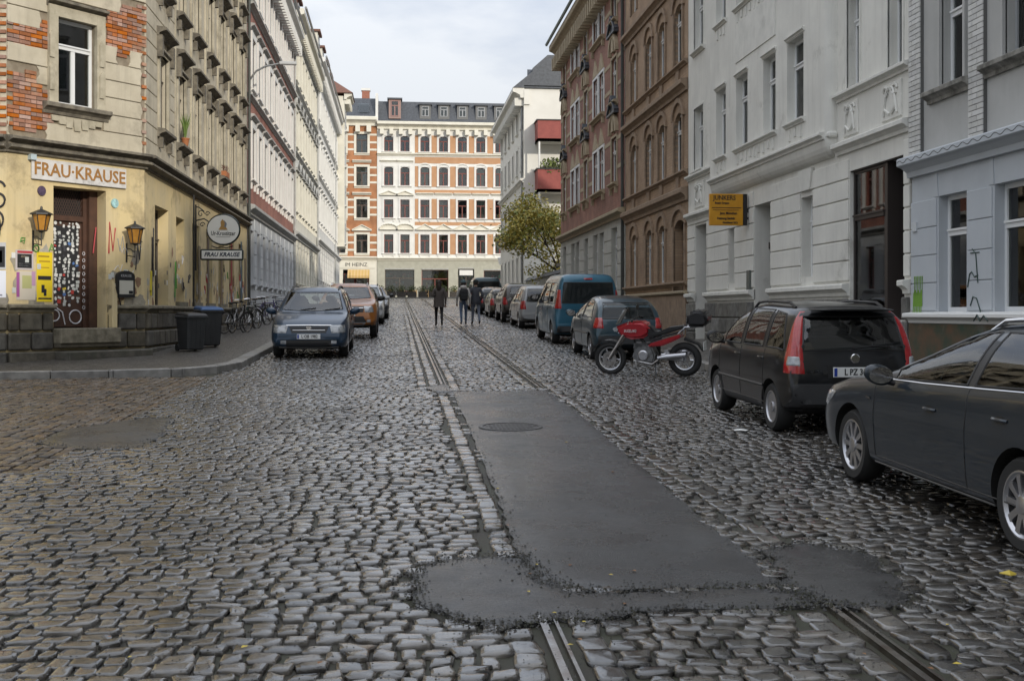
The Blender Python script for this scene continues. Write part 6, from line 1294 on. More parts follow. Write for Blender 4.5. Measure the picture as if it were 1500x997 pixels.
    def plate(s, axis, z, text, y=0):
        sg = 1 if axis == '+x' else -1; p = s.cast(y, z, axis, 0)
        x = sg * max(abs(s.cast(q, z, axis, 0).x) for q in (y - .2, y, y + .2)) + sg * .006
        b = MB().box(-.26, .26, -.006, .012, -.056, .056).obj('number_plate', PLATE, s.t, bevel=.003); b.location = (x, y, z); b.rotation_euler = (0, 0, R(90) * sg)
        MB().box(-.25, -.215, -.009, -.005, -.046, .046).obj('country_band', EUB, b); shift(text_mb(text, .1, .002, bold=.002, sx=.82), .02, -.008, 0).obj('lettering', BLACK, b)
    def blob(s, name, center, size, m, parent=None, e=2.5):
        bm = bmesh.new(); bmesh.ops.create_icosphere(bm, subdivisions=2, radius=1)
        for v in bm.verts: v.co = Vector([math.copysign(abs(q) ** (2 / e), q) * k for q, k in zip(v.co, size)])
        me = bpy.data.meshes.new(name); bm.to_mesh(me); bm.free(); soft(me, 60); me.materials.append(m); o = link(name, me, parent or s.t); o.location = center; return o
    def corner(s, name, end, z0, z1, th0, th1, m, off=.012, both=True, n=9, inset=.38):
        for sg in ((-1, 1) if both else (1,)):
            rows_ = 8; P = []
            for j in range(rows_ + 1):
                t = j / rows_; z = z0 + (z1 - z0) * t; a0 = th0[0] + (th0[1] - th0[0]) * t; a1 = th1[0] + (th1[1] - th1[0]) * t
                C = Vector((end * (s.L / 2 - inset), sg * (s.W / 2 - inset), z))
                for i in range(n + 1):
                    a = R(a0 + (a1 - a0) * i / n); d = Vector((end * math.cos(a), sg * math.sin(a), 0)); h = s.bvh.ray_cast(C + d * 3, -d); e = off if 0 < i < n and 0 < j < rows_ else .003
                    P.append((h[0] if h[0] is not None else C + d * inset) + d * e)
            k = n + 1; mb = MB(); mb.add(P, [(j * k + i, j * k + i + 1, (j + 1) * k + i + 1, (j + 1) * k + i) for j in range(rows_) for i in range(n)]); o = mb.obj(name, m, s.t, smooth=50)
            c = s.t  # orient outwards
            if sum((f.normal.x * end + f.normal.y * sg) for f in o.data.polygons) < 0: o.data.flip_normals()
    def rails(s, x0, x1, y, m=None):
        for sg in (-1, 1):
            pts = [(x0 + (x1 - x0) * i / 8, sg * y) for i in range(9)]; P = [s.cast(a, b, '+z', .0) + Vector((0, 0, .05 if 0 < i < 8 else .0)) for i, (a, b) in enumerate(pts)]; MB().tube(P, .018, 6).obj('roof_rail', m or BLACK, s.t, smooth=True)
PIT = math.atan(SLOPE)
def up(x, y): return dict(loc=(x, y, gz(y)), rz=R(90), pitch=-PIT)     # parked facing uphill
def down(x, y): return dict(loc=(x, y, gz(y)), rz=R(-90), pitch=PIT)   # facing the camera
# --- dark blue hatchback at the right edge
AST = dict(L=4.7, W=1.81, H=1.485, wb=2.74, fx=1.42, r=.318, rr=.225, spokes=10, roofw=1.16, shoulder=.66, archgap=.05, taper=.2,
  top=[(-2.35, .78), (-2.3, 1.0), (-2.15, 1.22), (-1.9, 1.39), (-1.4, 1.455), (-.8, 1.485), (-.45, 1.46), (-.1, 1.36), (.35, 1.17), (.9, .985), (1.5, .92), (2.0, .8), (2.25, .7), (2.35, .56)],
  belt=[(-2.35, .74), (-2.2, 1.02), (-1.7, 1.05), (-.8, 1.0), (.2, .955), (.9, .92), (1.6, .85), (2.1, .72), (2.35, .5)],
  glass=(.8, -.2, -1.75, -2.1), zglass=1.365, roofpts=[(-.5, 1.4), (-.9, 1.41), (-1.4, 1.385)], rdrop=.08, bpil=[-.62, -1.5], screen=(.66, .52, 1.02, 1.38), rear=(.6, .5, 1.08, 1.33))
a = Car('parked_car', 'dark slate blue estate car with ten-spoke silver wheels before the blue-grey stucco house', AST, paint('slate_blue', (.026, .035, .046)), **up(4.9, 8.3))
a.glaze(); a.doors((.92, -.62, -1.55), .3, ((-.08, .8), (-1.08, .84))); a.mirrors(.52, .99, a.pm)
for ax, sg in a.sides():
    a.strip('chrome_strip', [(.8, .96), (.1, .98), (-.8, 1.02), (-1.6, 1.06), (-2.1, 1.075)], ax, .007, CHROME, .006); a.patch('side_indicator', [(1.0, .765), (1.09, .77), (1.09, .79), (1.0, .785)], ax, CHROME, .006, .05)
    a.strip('sill_strip', [(1.0, .24), (-.92, .24)], ax, .012, mat('sill_shine', (.2, .2, .2), .3), .004); a.strip('roof_trim', [(.85, 1.0), (.35, 1.15), (-.1, 1.33), (-.45, 1.43), (-.8, 1.455), (-1.4, 1.43), (-1.9, 1.36)], ax, .012, a.pm, .012)
a.corner('headlight', 1, .62, .76, (25, 48), (66, 80), LAMPW, inset=.7); a.corner('tail_light', -1, .82, .98, (20, 20), (70, 66), LAMPR, inset=.5)
a.patch('grille', [(-.6, .42), (.6, .42), (.55, .62), (-.55, .62)], '+x', BLACK, .006); a.plate('+x', .4, 'L OC 118'); a.plate('-x', .78, 'L OC 118'); a.rails(-.3, -1.9, .53, CHROME)
# --- black city car
PAN = dict(L=3.54, W=1.58, H=1.5, wb=2.2, fx=1.06, r=.285, rr=.19, spokes=6, rim='cap', roofw=1.2, shoulder=.6, taper=.16, rtaper=.07, dark_below=.3,
  top=[(-1.77, .62), (-1.75, .95), (-1.7, 1.02), (-1.6, 1.34), (-1.5, 1.47), (-1.2, 1.5), (-.3, 1.51), (.1, 1.47), (.45, 1.36), (.98, 1.0), (1.4, .92), (1.65, .82), (1.74, .7), (1.77, .55)],
  belt=[(-1.77, .6), (-1.65, .92), (-1.3, .95), (-.3, .94), (.6, .93), (1.0, .92), (1.5, .82), (1.77, .5)],
  glass=(.86, .36, -1.28, -1.5), zglass=1.4, roofpts=[(0, 1.42), (-.8, 1.42)], rdrop=.02, bpil=[.0, -.85], screen=(.6, .52, 1.04, 1.38), rear=(.6, .54, .98, 1.36))
b = Car('parked_car', 'small black city car with tall red tail lights, plate starting L PZ 36', PAN, paint('black', (.008, .0085, .01), .2), loc=(5.16, 14.2, gz(14.2)), rz=R(90.5), pitch=-PIT)
b.glaze(); b.doors((.9, .0, -.9), .32, ((.1, .84), (-.8, .85))); b.mirrors(.66, 1.0, BLACK)
b.corner('tail_light', -1, .72, 1.42, (26, 38), (66, 58), LAMPR); b.corner('reversing_light', -1, .8, .92, (31, 33), (58, 56), LAMPW, off=.018)
for ax, sg in b.sides():
    b.strip('side_moulding', [(.9, .52), (-.9, .52)], ax, .02, BLACK, .012)
b.corner('headlight', 1, .64, .84, (30, 40), (62, 74), LAMPW, inset=.5); b.plate('-x', .735, 'L PZ 360'); b.patch('plate_recess', [(-.32, .67), (.32, .67), (.32, .82), (-.32, .82)], '-x', BLACK, .003); b.plate('+x', .42, 'L PZ 360')
o = MB().lathe([(.001, .012), (.045, .012), (.055, .006), (.055, -.01)], 20, M=Matrix.Rotation(R(-90), 4, 'Y')).obj('badge', CHROME, b.t, smooth=30); p = b.cast(0, .89, '-x', .008); o.location = p
for y in (-.5,): shift(text_mb('PANDA', .05, .002), 0, 0, 0)
w_ = text_mb('PANDA', .055, .002, bold=.001); w_.v = [(-0, .0 - a_, c_) for a_, b_, c_ in w_.v]; q = w_.obj('model_lettering', CHROME, b.t); p = b.cast(.48, .74, '-x', .01); q.location = p
b.strip('rear_wiper', [(.02, 1.0), (-.2, 1.03), (-.42, 1.02)], '-x', .008, BLACK, .02); b.rails(.2, -1.3, .53); b.blob('roof_spoiler', (-1.62, 0, 1.44), (.1, .52, .02), b.pm); b.patch('rear_bumper', [(-.72, .34), (.72, .34), (.72, .6), (-.72, .6)], '-x', TRIMB, .02, thick=1)
# --- small petrol hatchback behind the motorbike
HAT = dict(L=3.75, W=1.62, H=1.42, wb=2.4, fx=1.15, r=.285, rr=.19, spokes=7, rim='cap', roofw=1.15, taper=.17, rtaper=.1,
  top=[(-1.875, .6), (-1.85, .85), (-1.75, .95), (-1.55, 1.22), (-1.2, 1.37), (-.6, 1.42), (-.1, 1.42), (.3, 1.32), (1.0, .96), (1.45, .88), (1.75, .74), (1.875, .5)],
  belt=[(-1.875, .58), (-1.7, .86), (-1.2, .92), (-.3, .9), (.9, .88), (1.4, .8), (1.875, .45)], glass=(.86, .3, -1.05, -1.4), zglass=1.31, roofpts=[(0, 1.335), (-.6, 1.335)], rdrop=.05, bpil=[-.15], screen=(.6, .5, 1.0, 1.3), rear=(.6, .52, .92, 1.28))
h = Car('parked_car', 'petrol blue small hatchback parked behind the red motorcycle', HAT, paint('petrol', (.022, .05, .068)), hollow=False, **up(5.12, 26.6)); h.glaze(); h.doors((.9, -.2), .3, ((-.05, .8),)); h.mirrors(.68, .97)
h.corner('tail_light', -1, .72, .95, (22, 30), (68, 62), LAMPR); h.corner('headlight', 1, .56, .74, (25, 40), (62, 74), LAMPW, inset=.55)
h.plate('-x', .66, 'L KM 204'); h.patch('rear_bumper', [(-.7, .34), (.7, .34), (.7, .55), (-.7, .55)], '-x', TRIMB, .015, thick=1)
for ax, sg in h.sides(): h.strip('side_moulding', [(.95, .56), (-1.0, .58)], ax, .018, BLACK, .01)
# --- blue van
VAN = dict(L=4.78, W=1.9, H=1.96, wb=3.1, fx=1.48, r=.32, rr=.21, spokes=8, rim='cap', roofw=1.5, shoulder=.55, taper=.14, rtaper=.05,
  top=[(-2.39, .6), (-2.37, 1.3), (-2.32, 1.85), (-2.2, 1.95), (-1, 1.96), (.5, 1.95), (.85, 1.87), (1.5, 1.25), (1.75, 1.16), (2.2, .98), (2.36, .8), (2.39, .55)],
  belt=[(-2.39, .58), (-2.3, 1.1), (-1.5, 1.1), (0, 1.08), (1.3, 1.05), (1.8, 1.0), (2.39, .5)], glass=(1.45, .95, -2.0, -2.2), zglass=1.7, roofpts=[], rdrop=.0, bpil=[.35, -.85], screen=(.8, .68, 1.28, 1.82), rear=(.74, .68, 1.15, 1.72))
v = Car('parked_van', 'bright petrol blue passenger van between the small hatchback and the silver estate', VAN, paint('van_blue', (.025, .115, .18)), **up(5.26, 33.4)); v.glaze(); v.doors((1.35, .3, -.9), .32, ((.42, .95), (-.75, .95))); v.mirrors(1.3, 1.25, BLACK)
v.corner('tail_light', -1, 1.0, 1.52, (26, 32), (66, 60), LAMPR); v.corner('headlight', 1, .74, .98, (28, 40), (60, 74), LAMPW, inset=.55)
for ax, sg in v.sides(): v.strip('slide_rail', [(-.9, 1.0), (-2.1, 1.0)], ax, .012, BLACK, .006)
v.plate('-x', .88, 'L TR 507'); v.strip('rear_door_seam', [(0, .5), (0, 1.12)], '-x', .006, BLACK); v.strip('rear_door_line', [(-.8, .98), (.8, .98)], '-x', .008, v.pm, .01); v.patch('rear_bumper', [(-.86, .34), (.86, .34), (.86, .52), (-.86, .52)], '-x', TRIMB, .02, thick=1); v.patch('brake_light', [(-.12, 1.8), (.12, 1.8), (.12, 1.84), (-.12, 1.84)], '-x', LAMPR, .014, .05)
# --- estate, facing the camera on the left
LOG = dict(L=4.45, W=1.74, H=1.6, wb=2.9, fx=1.38, r=.3, rr=.2, spokes=7, rim='cap', roofw=1.28, shoulder=.62, taper=.15, rtaper=.06,
  top=[(-2.225, .6), (-2.2, 1.0), (-2.1, 1.45), (-1.95, 1.57), (-1.0, 1.6), (0, 1.58), (.3, 1.5), (1.08, 1.02), (1.5, .97), (1.95, .86), (2.15, .76), (2.225, .5)],
  belt=[(-2.225, .58), (-2.1, .95), (-1.5, .98), (0, .95), (1.0, .93), (1.6, .85), (2.225, .46)], glass=(.94, .3, -1.85, -2.02), zglass=1.44, roofpts=[(-.5, 1.46)], rdrop=.02, bpil=[-.1, -1.05], screen=(.7, .58, 1.08, 1.47), rear=(.62, .56, 1.0, 1.46))
def logan(label, pm, pl, text, front):
    e = Car('parked_car', label, LOG, pm, **pl); e.glaze(); e.doors((.98, -.1, -1.1), .32, ((.0, .82), (-.98, .84))); e.mirrors(.78, 1.02, e.pm); e.rails(.1, -1.9, .56)
    for sg in (-1, 1):
        e.patch('fog_light', [(sg * .5, .34), (sg * .62, .34), (sg * .62, .41), (sg * .5, .41)][::-sg], '+x', LAMPW, .01, .04)
    for ax, sg in e.sides(): e.strip('side_moulding', [(.95, .5), (-1.2, .5)], ax, .02, BLACK, .01)
    e.corner('headlight', 1, .58, .755, (8, 2), (60, 70), LAMPW, inset=.42); e.corner('tail_light', -1, .8, 1.32, (28, 34), (64, 60), LAMPR)
    e.patch('grille', [(-.38, .58), (.38, .58), (.44, .72), (-.44, .72)], '+x', BLACK, .006, .05); e.strip('grille_bar', [(-.5, .745), (0, .75), (.5, .745)], '+x', .014, CHROME, .012); e.strip('grille_slat', [(-.36, .64), (.36, .64)], '+x', .006, CHROME, .01); e.patch('lower_intake', [(-.5, .28), (.5, .28), (.62, .42), (-.62, .42)], '+x', BLACK, .008, .06); e.strip('lower_lip', [(-.66, .26), (0, .25), (.66, .26)], '+x', .012, mat('sill_shine', (.2, .2, .2), .3), .01)
    p = e.cast(0, .68, '+x', .012); k = MB().prism([(-.06, .0), (0, -.06), (.06, 0), (.05, .05), (-.05, .05)], -.01, .01).obj('badge', CHROME, e.t, fix=True); k.location = p; k.rotation_euler = (0, 0, R(90))
    e.plate('+x', .5, text); e.plate('-x', .9, text)
    for sg in (-.28, .28): e.strip('wiper', [(sg, 1.06), (sg + .35, 1.1)], '+x', .008, BLACK, .02)
    return e
logan('dark blue-grey estate car with plate L OB 1982 parked beside the pub corner', paint('ink_blue', (.018, .042, .078)), down(-1.98, 28.0), 'L·OB 1982', 1)
# --- orange compact SUV
DUS = dict(L=4.31, W=1.82, H=1.66, wb=2.67, fx=1.32, r=.355, rr=.23, spokes=5, roofw=1.26, shoulder=.66, archgap=.07, taper=.16, dark_below=.42,
  bot=[(-2.155, .5), (-1.8, .36), (-1.2, .3), (1.4, .3), (2.0, .36), (2.155, .45)], top=[(-2.155, .75), (-2.12, 1.1), (-1.95, 1.45), (-1.75, 1.6), (-1.0, 1.65), (-.1, 1.66), (.25, 1.57), (.95, 1.18), (1.4, 1.12), (1.9, 1.04), (2.1, .92), (2.155, .62)],
  belt=[(-2.155, .72), (-2.0, 1.12), (-1.5, 1.14), (0, 1.1), (.9, 1.08), (1.5, 1.02), (2.155, .58)], glass=(.82, .24, -1.4, -1.72), zglass=1.52, roofpts=[(-.5, 1.54)], rdrop=.04, bpil=[-.15, -1.02], screen=(.7, .58, 1.22, 1.54), rear=(.58, .5, 1.2, 1.5))
d = Car('parked_car', 'orange compact off-roader with black cladding parked behind the dark estate', DUS, paint('burnt_orange', (.36, .13, .025)), **down(-1.52, 36.6)); d.glaze(); d.doors((.9, -.15, -1.1), .45, ((-.05, .95), (-1.0, .98))); d.mirrors(.68, 1.18, BLACK); d.rails(.05, -1.5, .56, ALU)
d.corner('headlight', 1, .8, .99, (8, 4), (58, 66), LAMPW, inset=.42); d.corner('tail_light', -1, .9, 1.25, (20, 24), (60, 60), LAMPR)
for sg in (-1, 1): d.patch('fog_light', [(sg * .6, .5), (sg * .72, .5), (sg * .72, .58), (sg * .6, .58)][::-sg], '+x', LAMPW, .01, .05)
d.patch('grille', [(-.5, .8), (.5, .8), (.52, .98), (-.52, .98)], '+x', BLACK, .008, .06); d.strip('grille_bar', [(-.5, .93), (.5, .93)], '+x', .016, CHROME, .014); d.patch('lower_intake', [(-.6, .5), (.6, .5), (.5, .68), (-.5, .68)], '+x', BLACK, .01, .06); d.patch('skid_plate', [(-.5, .4), (.5, .4), (.58, .5), (-.58, .5)], '+x', ALU, .014, .06); d.plate('+x', .74, 'L DN 55')
for ax, sg in d.sides():
    for x in d.wx: d.patch('arch_cladding', [(x + .5 * math.cos(a), .355 + .5 * math.sin(a)) for a in [i * math.pi / 10 for i in range(11)]] + [(x + .43 * math.cos(a), .355 + .43 * math.sin(a)) for a in [i * math.pi / 10 for i in range(10, -1, -1)]], ax, TRIMB, .012, .06, thick=1)
mb = MB().tube([d.cast(-.3, .0, '+z', 0), d.cast(-.3, .0, '+z', 0) + Vector((-.12, 0, .35))], .006, 4); mb.obj('antenna', BLACK, d.t)
# --- cars farther up the street (same builder, own colours and labels)
logan('white estate car parked behind the orange off-roader', paint('white', (.55, .56, .56), .0), down(-1.4, 48), 'L WS 31', 1)
far = [('parked_car', 'silver estate car with red tail lights parked beyond the blue van', LOG, (.35, .36, .37), up(5.35, 43.6)), ('parked_car', 'dark brown off-roader parked beyond the silver estate', DUS, (.05, .042, .035), up(5.3, 49.6)), ('parked_car', 'bronze small hatchback parked beyond the brown off-roader', HAT, (.12, .1, .07), up(5.15, 55.3)), ('parked_car', 'charcoal small hatchback parked beyond the bronze one', HAT, (.03, .03, .032), up(5.05, 60.8)), ('parked_van', 'dark teal van parked beyond the charcoal hatchback', VAN, (.02, .05, .06), up(5.2, 68)), ('parked_car', 'dark grey estate parked behind the white estate', AST, (.04, .042, .048), down(-1.3, 54.5)), ('parked_car', 'black hatchback parked beyond the dark grey one', HAT, (.012, .012, .014), down(-1.25, 61))]
for nm, lab, cfg, colr, pl in far:
    k = Car(nm, lab, cfg, paint(lab[:12], colr), hollow='silver' in lab, **pl); k.glaze(); L = cfg['L'] / 2
    rear = pl['rz'] > 0; z = .62 * cfg['H'] - .12
    k.corner('tail_light', -1, z - .15, z + .16, (22, 28), (66, 62), LAMPR); k.corner('headlight', 1, .4 * cfg['H'], .5 * cfg['H'], (12, 12), (60, 68), LAMPW, inset=.45)
    k.patch('grille', [(-.4, .4 * cfg['H']), (.4, .4 * cfg['H']), (.42, .47 * cfg['H']), (-.42, .47 * cfg['H'])], '+x', BLACK, .008, .08); k.plate('-x', .5 * cfg['H'], 'L ' + lab[:2].upper() + ' 41'); k.doors((.9, -.15, -1.05) if cfg is not HAT else (.9, -.2), .4)
    k.mirrors(float(cfg['glass'][0]) - .2, float(interp(cfg['belt'], .7)) + .1, BLACK)

# ------------------------------------------------------------------ motorcycle
YA = Matrix(((1, 0, 0, 0), (0, 0, 1, 0), (0, 1, 0, 0), (0, 0, 0, 1)))
def bike_wheel(parent, x, r, tw, spokes, rimm, hubr=.04, name='wheel', srad=.003, rimw=.02, alloy=False):
    hub = MB().lathe([(hubr, -.05), (hubr, .05)], 12, M=YA).obj(name, ALU, parent, smooth=30); hub.location = (x, 0, r)
    n = 32; MB().lathe([(r - tw + tw * math.cos(a), tw * .85 * math.sin(a)) for a in [2 * math.pi * i / 10 for i in range(10)]], n, M=YA, closed=True).obj('tyre', RUBBER, hub, smooth=True, fix=True)
    ri = r - 2 * tw + .004; MB().lathe([(ri, -rimw), (ri - .02, -rimw * .8), (ri - .02, rimw * .8), (ri, rimw)], n, M=YA, closed=True).obj('rim', rimm, hub, smooth=40, fix=True)
    mb = MB()
    for i in range(spokes):
        a = 2 * math.pi * i / spokes
        if alloy: mb.tube([(.03 * math.cos(a), 0, .03 * math.sin(a)), (ri * .98 * math.cos(a + .12), 0, ri * .98 * math.sin(a + .12))], .014, 5)
        else: mb.tube([(.02 * math.cos(a), .03 * (-1) ** i, .02 * math.sin(a)), (ri * math.cos(a + .1 * (-1) ** (i // 2)), 0, ri * math.sin(a + .1 * (-1) ** (i // 2)))], srad, 3)
    mb.obj('spokes', rimm, hub); return hub
pf, pr_ = gp(895, 547), gp(1004, 551); mid = (pf + pr_) / 2; dv = (pf - pr_); moto = thing('motorcycle', 'red touring motorcycle with black top case leaning on its stand', 'motorcycle', (pr_.x, pr_.y, gz(pr_.y)), math.atan2(dv.y, dv.x)); moto.rotation_euler.x = R(-6)
WB = dv.length; REDP = paint('moto_red', (.36, .01, .018), .3); SEATM = mat('black_vinyl', (.014, .014, .015), .5, bump=.15); ENG = mat('engine_alloy', (.23, .23, .235), .45, metal=.6, c2=(.13, .13, .13), scale=12)
fw_ = bike_wheel(moto, WB, .315, .05, 6, ALU, name='front_wheel', rimw=.035, alloy=True); rw_ = bike_wheel(moto, 0, .32, .065, 6, ALU, name='rear_wheel', rimw=.05, alloy=True)
for w_, hx in ((fw_, .14), (rw_, .11)): MB().lathe([(.05, .055), (hx, .055), (hx, .06), (.05, .06)], 20, M=YA, closed=True).obj('brake_disc', STEEL, w_, fix=True)
sx = WB / 1.5
def q(*P): return [((1.05 * 0 + a) * sx, b) for a, b in P]
chunk(q((1.38, .92), (1.22, .75), (1.02, .7), (.78, .72), (.62, .82), (.66, .97), (.8, 1.03), (1.05, 1.03)), .17, REDP, 'fairing', moto, .05, 3, lambda x, z: .75 if x > 1.2 * sx else 1.0)
chunk(q((.8, .98), (.7, .72), (.55, .68), (.5, .8), (.62, .93)), .13, SEATM, 'tank', moto, .04, 2); chunk(q((.66, .66), (.6, .74), (.32, .8), (.0, .9), (-.04, .96), (.28, .92), (.48, .84), (.6, .86), (.68, .78)), .14, SEATM, 'seat', moto, .03, 2)
chunk(q((.7, .56), (.66, .62), (.04, .8), (.02, .74), (.2, .66), (.4, .58)), .15, REDP, 'tail_panel', moto, .025, 2)
chunk(q((-.08, .95), (-.46, .95), (-.52, 1.04), (-.47, 1.2), (-.3, 1.26), (-.12, 1.2)), .22, mat('top_case_black', (.016, .016, .018), .4), 'top_case', moto, .06, 3); MB().box(-.5 * sx, -.485 * sx, -.12, .12, 1.06, 1.12).obj('reflector', LAMPR, moto)
mb = MB()
for s_ in (-.1, .1): mb.tube([(.1 * sx, s_, .8), (-.05 * sx, s_, .93), (-.4 * sx, s_, .94)], .014, 6); mb.tube([(-.02, s_, .98), (-.02, s_, .8)], .012, 6)
mb.obj('luggage_rack', ALU, moto, smooth=True)
sc = MB(); sc.add([(1.3 * sx, -.15, .97), (1.3 * sx, .15, .97), (1.24 * sx, .16, 1.1), (1.15 * sx, .13, 1.24), (1.15 * sx, -.13, 1.24), (1.24 * sx, -.16, 1.1), (1.29 * sx, 0, 1.11), (1.37 * sx, 0, .96), (1.19 * sx, 0, 1.26)], [(0, 7, 6, 5), (7, 1, 2, 6), (5, 6, 8, 4), (6, 2, 3, 8)]); sc.obj('windscreen', GLASS, moto, smooth=60)
chunk(q((1.42, .9), (1.36, .82), (1.26, .85), (1.3, .93)), .1, LAMPW, 'headlight', moto, .02)
for s_ in (-.09, .09): MB().tube([(WB, s_, .315), (1.18 * sx, s_, .78), (1.06 * sx, s_, 1.03)], [.03, .028, .022], 8).obj('fork_leg', STEEL if s_ else ALU, moto, smooth=True)
a_ = [R(20 + 14 * i) for i in range(9)]; mb = MB(); n = len(a_)
mb.add([(WB + .36 * math.cos(t), y, .315 + .36 * math.sin(t)) for t in a_ for y in (-.07, 0, .07)], [(i * 3 + j, i * 3 + j + 1, i * 3 + j + 4, i * 3 + j + 3) for i in range(n - 1) for j in range(2)]); mb.obj('front_mudguard', mat('grey_mudguard', (.05, .052, .055), .4), moto, smooth=True)
hb = MB().tube([(.92 * sx, -.36, 1.06), (.97 * sx, -.25, 1.09), (1.03 * sx, -.08, 1.06), (1.03 * sx, .08, 1.06), (.97 * sx, .25, 1.09), (.92 * sx, .36, 1.06)], .013, 8).obj('handlebar', IRON, moto, smooth=True)
for s_ in (-1, 1):
    MB().tube([(.92 * sx, s_ * .36, 1.06), (.95 * sx, s_ * .25, 1.085)], .019, 8).obj('grip', RUBBER, hb); MB().tube([(.98 * sx, s_ * .22, 1.09), (1.0 * sx, s_ * .27, 1.24)], .008, 5).obj('mirror_stalk', IRON, hb); o = MB().lathe([(.001, .02), (.05, .012), (.06, 0), (.001, -.004)], 14, M=Matrix.Translation((1.0 * sx, s_ * .28, 1.27)) @ Matrix.Rotation(R(90), 4, 'Y') @ Matrix.Scale(1.5, 4, (0, 1, 0))); o.obj('mirror', BLACK, hb, smooth=True)
mb = MB(); mb.tube([(1.05 * sx, 0, .95), (.8 * sx, 0, .62), (.62 * sx, 0, .5), (.5 * sx, 0, .32)], .03, 8); mb.tube([(.6 * sx, .1, .7), (.1 * sx, .1, .82)], .018, 6); mb.tube([(.6 * sx, -.1, .7), (.1 * sx, -.1, .82)], .018, 6); mb.tube([(1.0 * sx, 0, .8), (.98 * sx, 0, .45), (.85 * sx, 0, .25), (.5 * sx, 0, .25)], .02, 6); mb.obj('frame', IRON, moto, smooth=True)
eng = chunk(q((1.02, .34), (.96, .5), (.84, .6), (.62, .58), (.55, .42), (.58, .26), (.9, .24)), .15, ENG, 'engine', moto, .03, 2)
for s_ in (-1, 1): MB().lathe([(.001, .03), (.08, .03), (.1, .015), (.1, 0)], 20, M=Matrix.Translation((.78 * sx, s_ * .15, .4)) @ Matrix.Rotation(R(-90 * s_), 4, 'X')).obj('engine_cover', ALU, eng, smooth=30)
mb = MB()
for i in range(7): mb.box(.7 * sx, .98 * sx, -.12, .12, .48 + i * .022, .488 + i * .022)
mb.obj('cooling_fins', ENG, eng)
for s_ in (-.12, .12): MB().tube([(.5 * sx, s_, .37), (0, s_, .32)], [.035, .025], 8).obj('swing_arm', ALU, moto, smooth=True)
MB().tube([(.95 * sx, .1, .5), (.98 * sx, .12, .3), (.6 * sx, .16, .24), (.45 * sx, .17, .34)], .022, 8).obj('exhaust_pipe', STEEL, moto, smooth=True)
for s_ in (-.19, .19): MB().tube([(.48 * sx, s_, .36), (.3 * sx, s_, .39), (-.08 * sx, s_, .43)], [.035, .055, .05], 10).obj('silencer', ALU, moto, smooth=True)
chunk(q((-.02, .74), (-.3, .62), (-.38, .48), (-.36, .47), (-.26, .6), (.0, .68)), .07, BLACK, 'rear_mudguard', moto, .01); MB().box(-.4 * sx, -.39 * sx, -.1, .1, .5, .66).obj('number_plate', PLATE, moto)
MB().tube([(.55 * sx, .12, .26), (.5 * sx, .3, .02)], .012, 6).obj('side_stand', IRON, moto); chunk(q((.38, .5), (.3, .52), (.25, .42), (.3, .4)), .14, ALU, 'footpeg_bracket', moto, .01)
t_ = text_mb('SUZUKI', .07, .002, bold=.002); t_.v = [(-a + 1.02 * sx, .177 + b, .86 + c) for a, b, c in t_.v]; t_.obj('lettering', mat('pale_print', (.6, .5, .5), .4), moto)
# ------------------------------------------------------------------ wheelie bins
def bin_(name, label, px, py, rz, body, lid, sc=1.0):
    c = gp(px, py, .12); t = thing(name, label, 'bin', (c.x, c.y, gz(c.y) + .12), rz, 'wheelie bins on the pavement'); n = 5
    P = [(-.24, -.27, .04), (.24, -.27, .04), (.24, .27, .04), (-.24, .27, .04), (-.29, -.36, .93), (.29, -.36, .93), (.29, .34, .93), (-.29, .34, .93)]
    mb = MB(); mb.add(P, [(3, 2, 1, 0), (0, 1, 5, 4), (1, 2, 6, 5), (2, 3, 7, 6), (3, 0, 4, 7), (4, 5, 6, 7)]); mb.obj('body', body, t, bevel=.03)
    for x in (-.13, 0, .13): MB().add([(x - .02, -.285, .1), (x + .02, -.285, .1), (x + .024, -.367, .85), (x - .024, -.367, .85), (x - .02, -.26, .1), (x + .02, -.26, .1), (x + .024, -.34, .85), (x - .024, -.34, .85)], [(0, 1, 2, 3), (0, 3, 7, 4), (1, 5, 6, 2)]).obj('rib', body, t)
    MB().box(-.31, .31, -.385, .36, .9, .955).obj('rim', body, t, bevel=.012)
    mb = MB(); mb.add([(-.31, -.4, .955), (.31, -.4, .955), (.31, .36, .985), (-.31, .36, .985), (-.27, -.33, 1.03), (.27, -.33, 1.03), (.27, .3, 1.07), (-.27, .3, 1.07)], [(3, 2, 1, 0), (0, 1, 5, 4), (1, 2, 6, 5), (2, 3, 7, 6), (3, 0, 4, 7), (4, 5, 6, 7)]); mb.obj('lid', lid, t, bevel=.02)
    MB().tube([(-.26, .42, .95), (.26, .42, .95)], .018, 8).obj('handle', body, t)
    for s_ in (-.27, .27): MB().lathe([(.001, -.025), (.1, -.025), (.1, .025), (.001, .025)], 18, M=Matrix.Translation((s_, .27, .1)) @ Matrix.Rotation(R(90), 4, 'Y')).obj('wheel', RUBBER, t, smooth=40)
    t.scale = (sc,) * 3; return t
BIN = mat('bin_grey', (.035, .037, .038), .55, c2=(.028, .029, .03), scale=5, bump=.1); bin_('wheelie_bin', 'dark grey wheelie bin with black lid beside the pub wall', 280, 514, R(38), BIN, mat('bin_lid_black', (.03, .03, .032), .5), .84); bin_('wheelie_bin', 'dark wheelie bin with blue lid beside the black-lidded one', 305, 508, R(25), BIN, mat('bin_lid_blue', (.035, .1, .25), .5), .94)
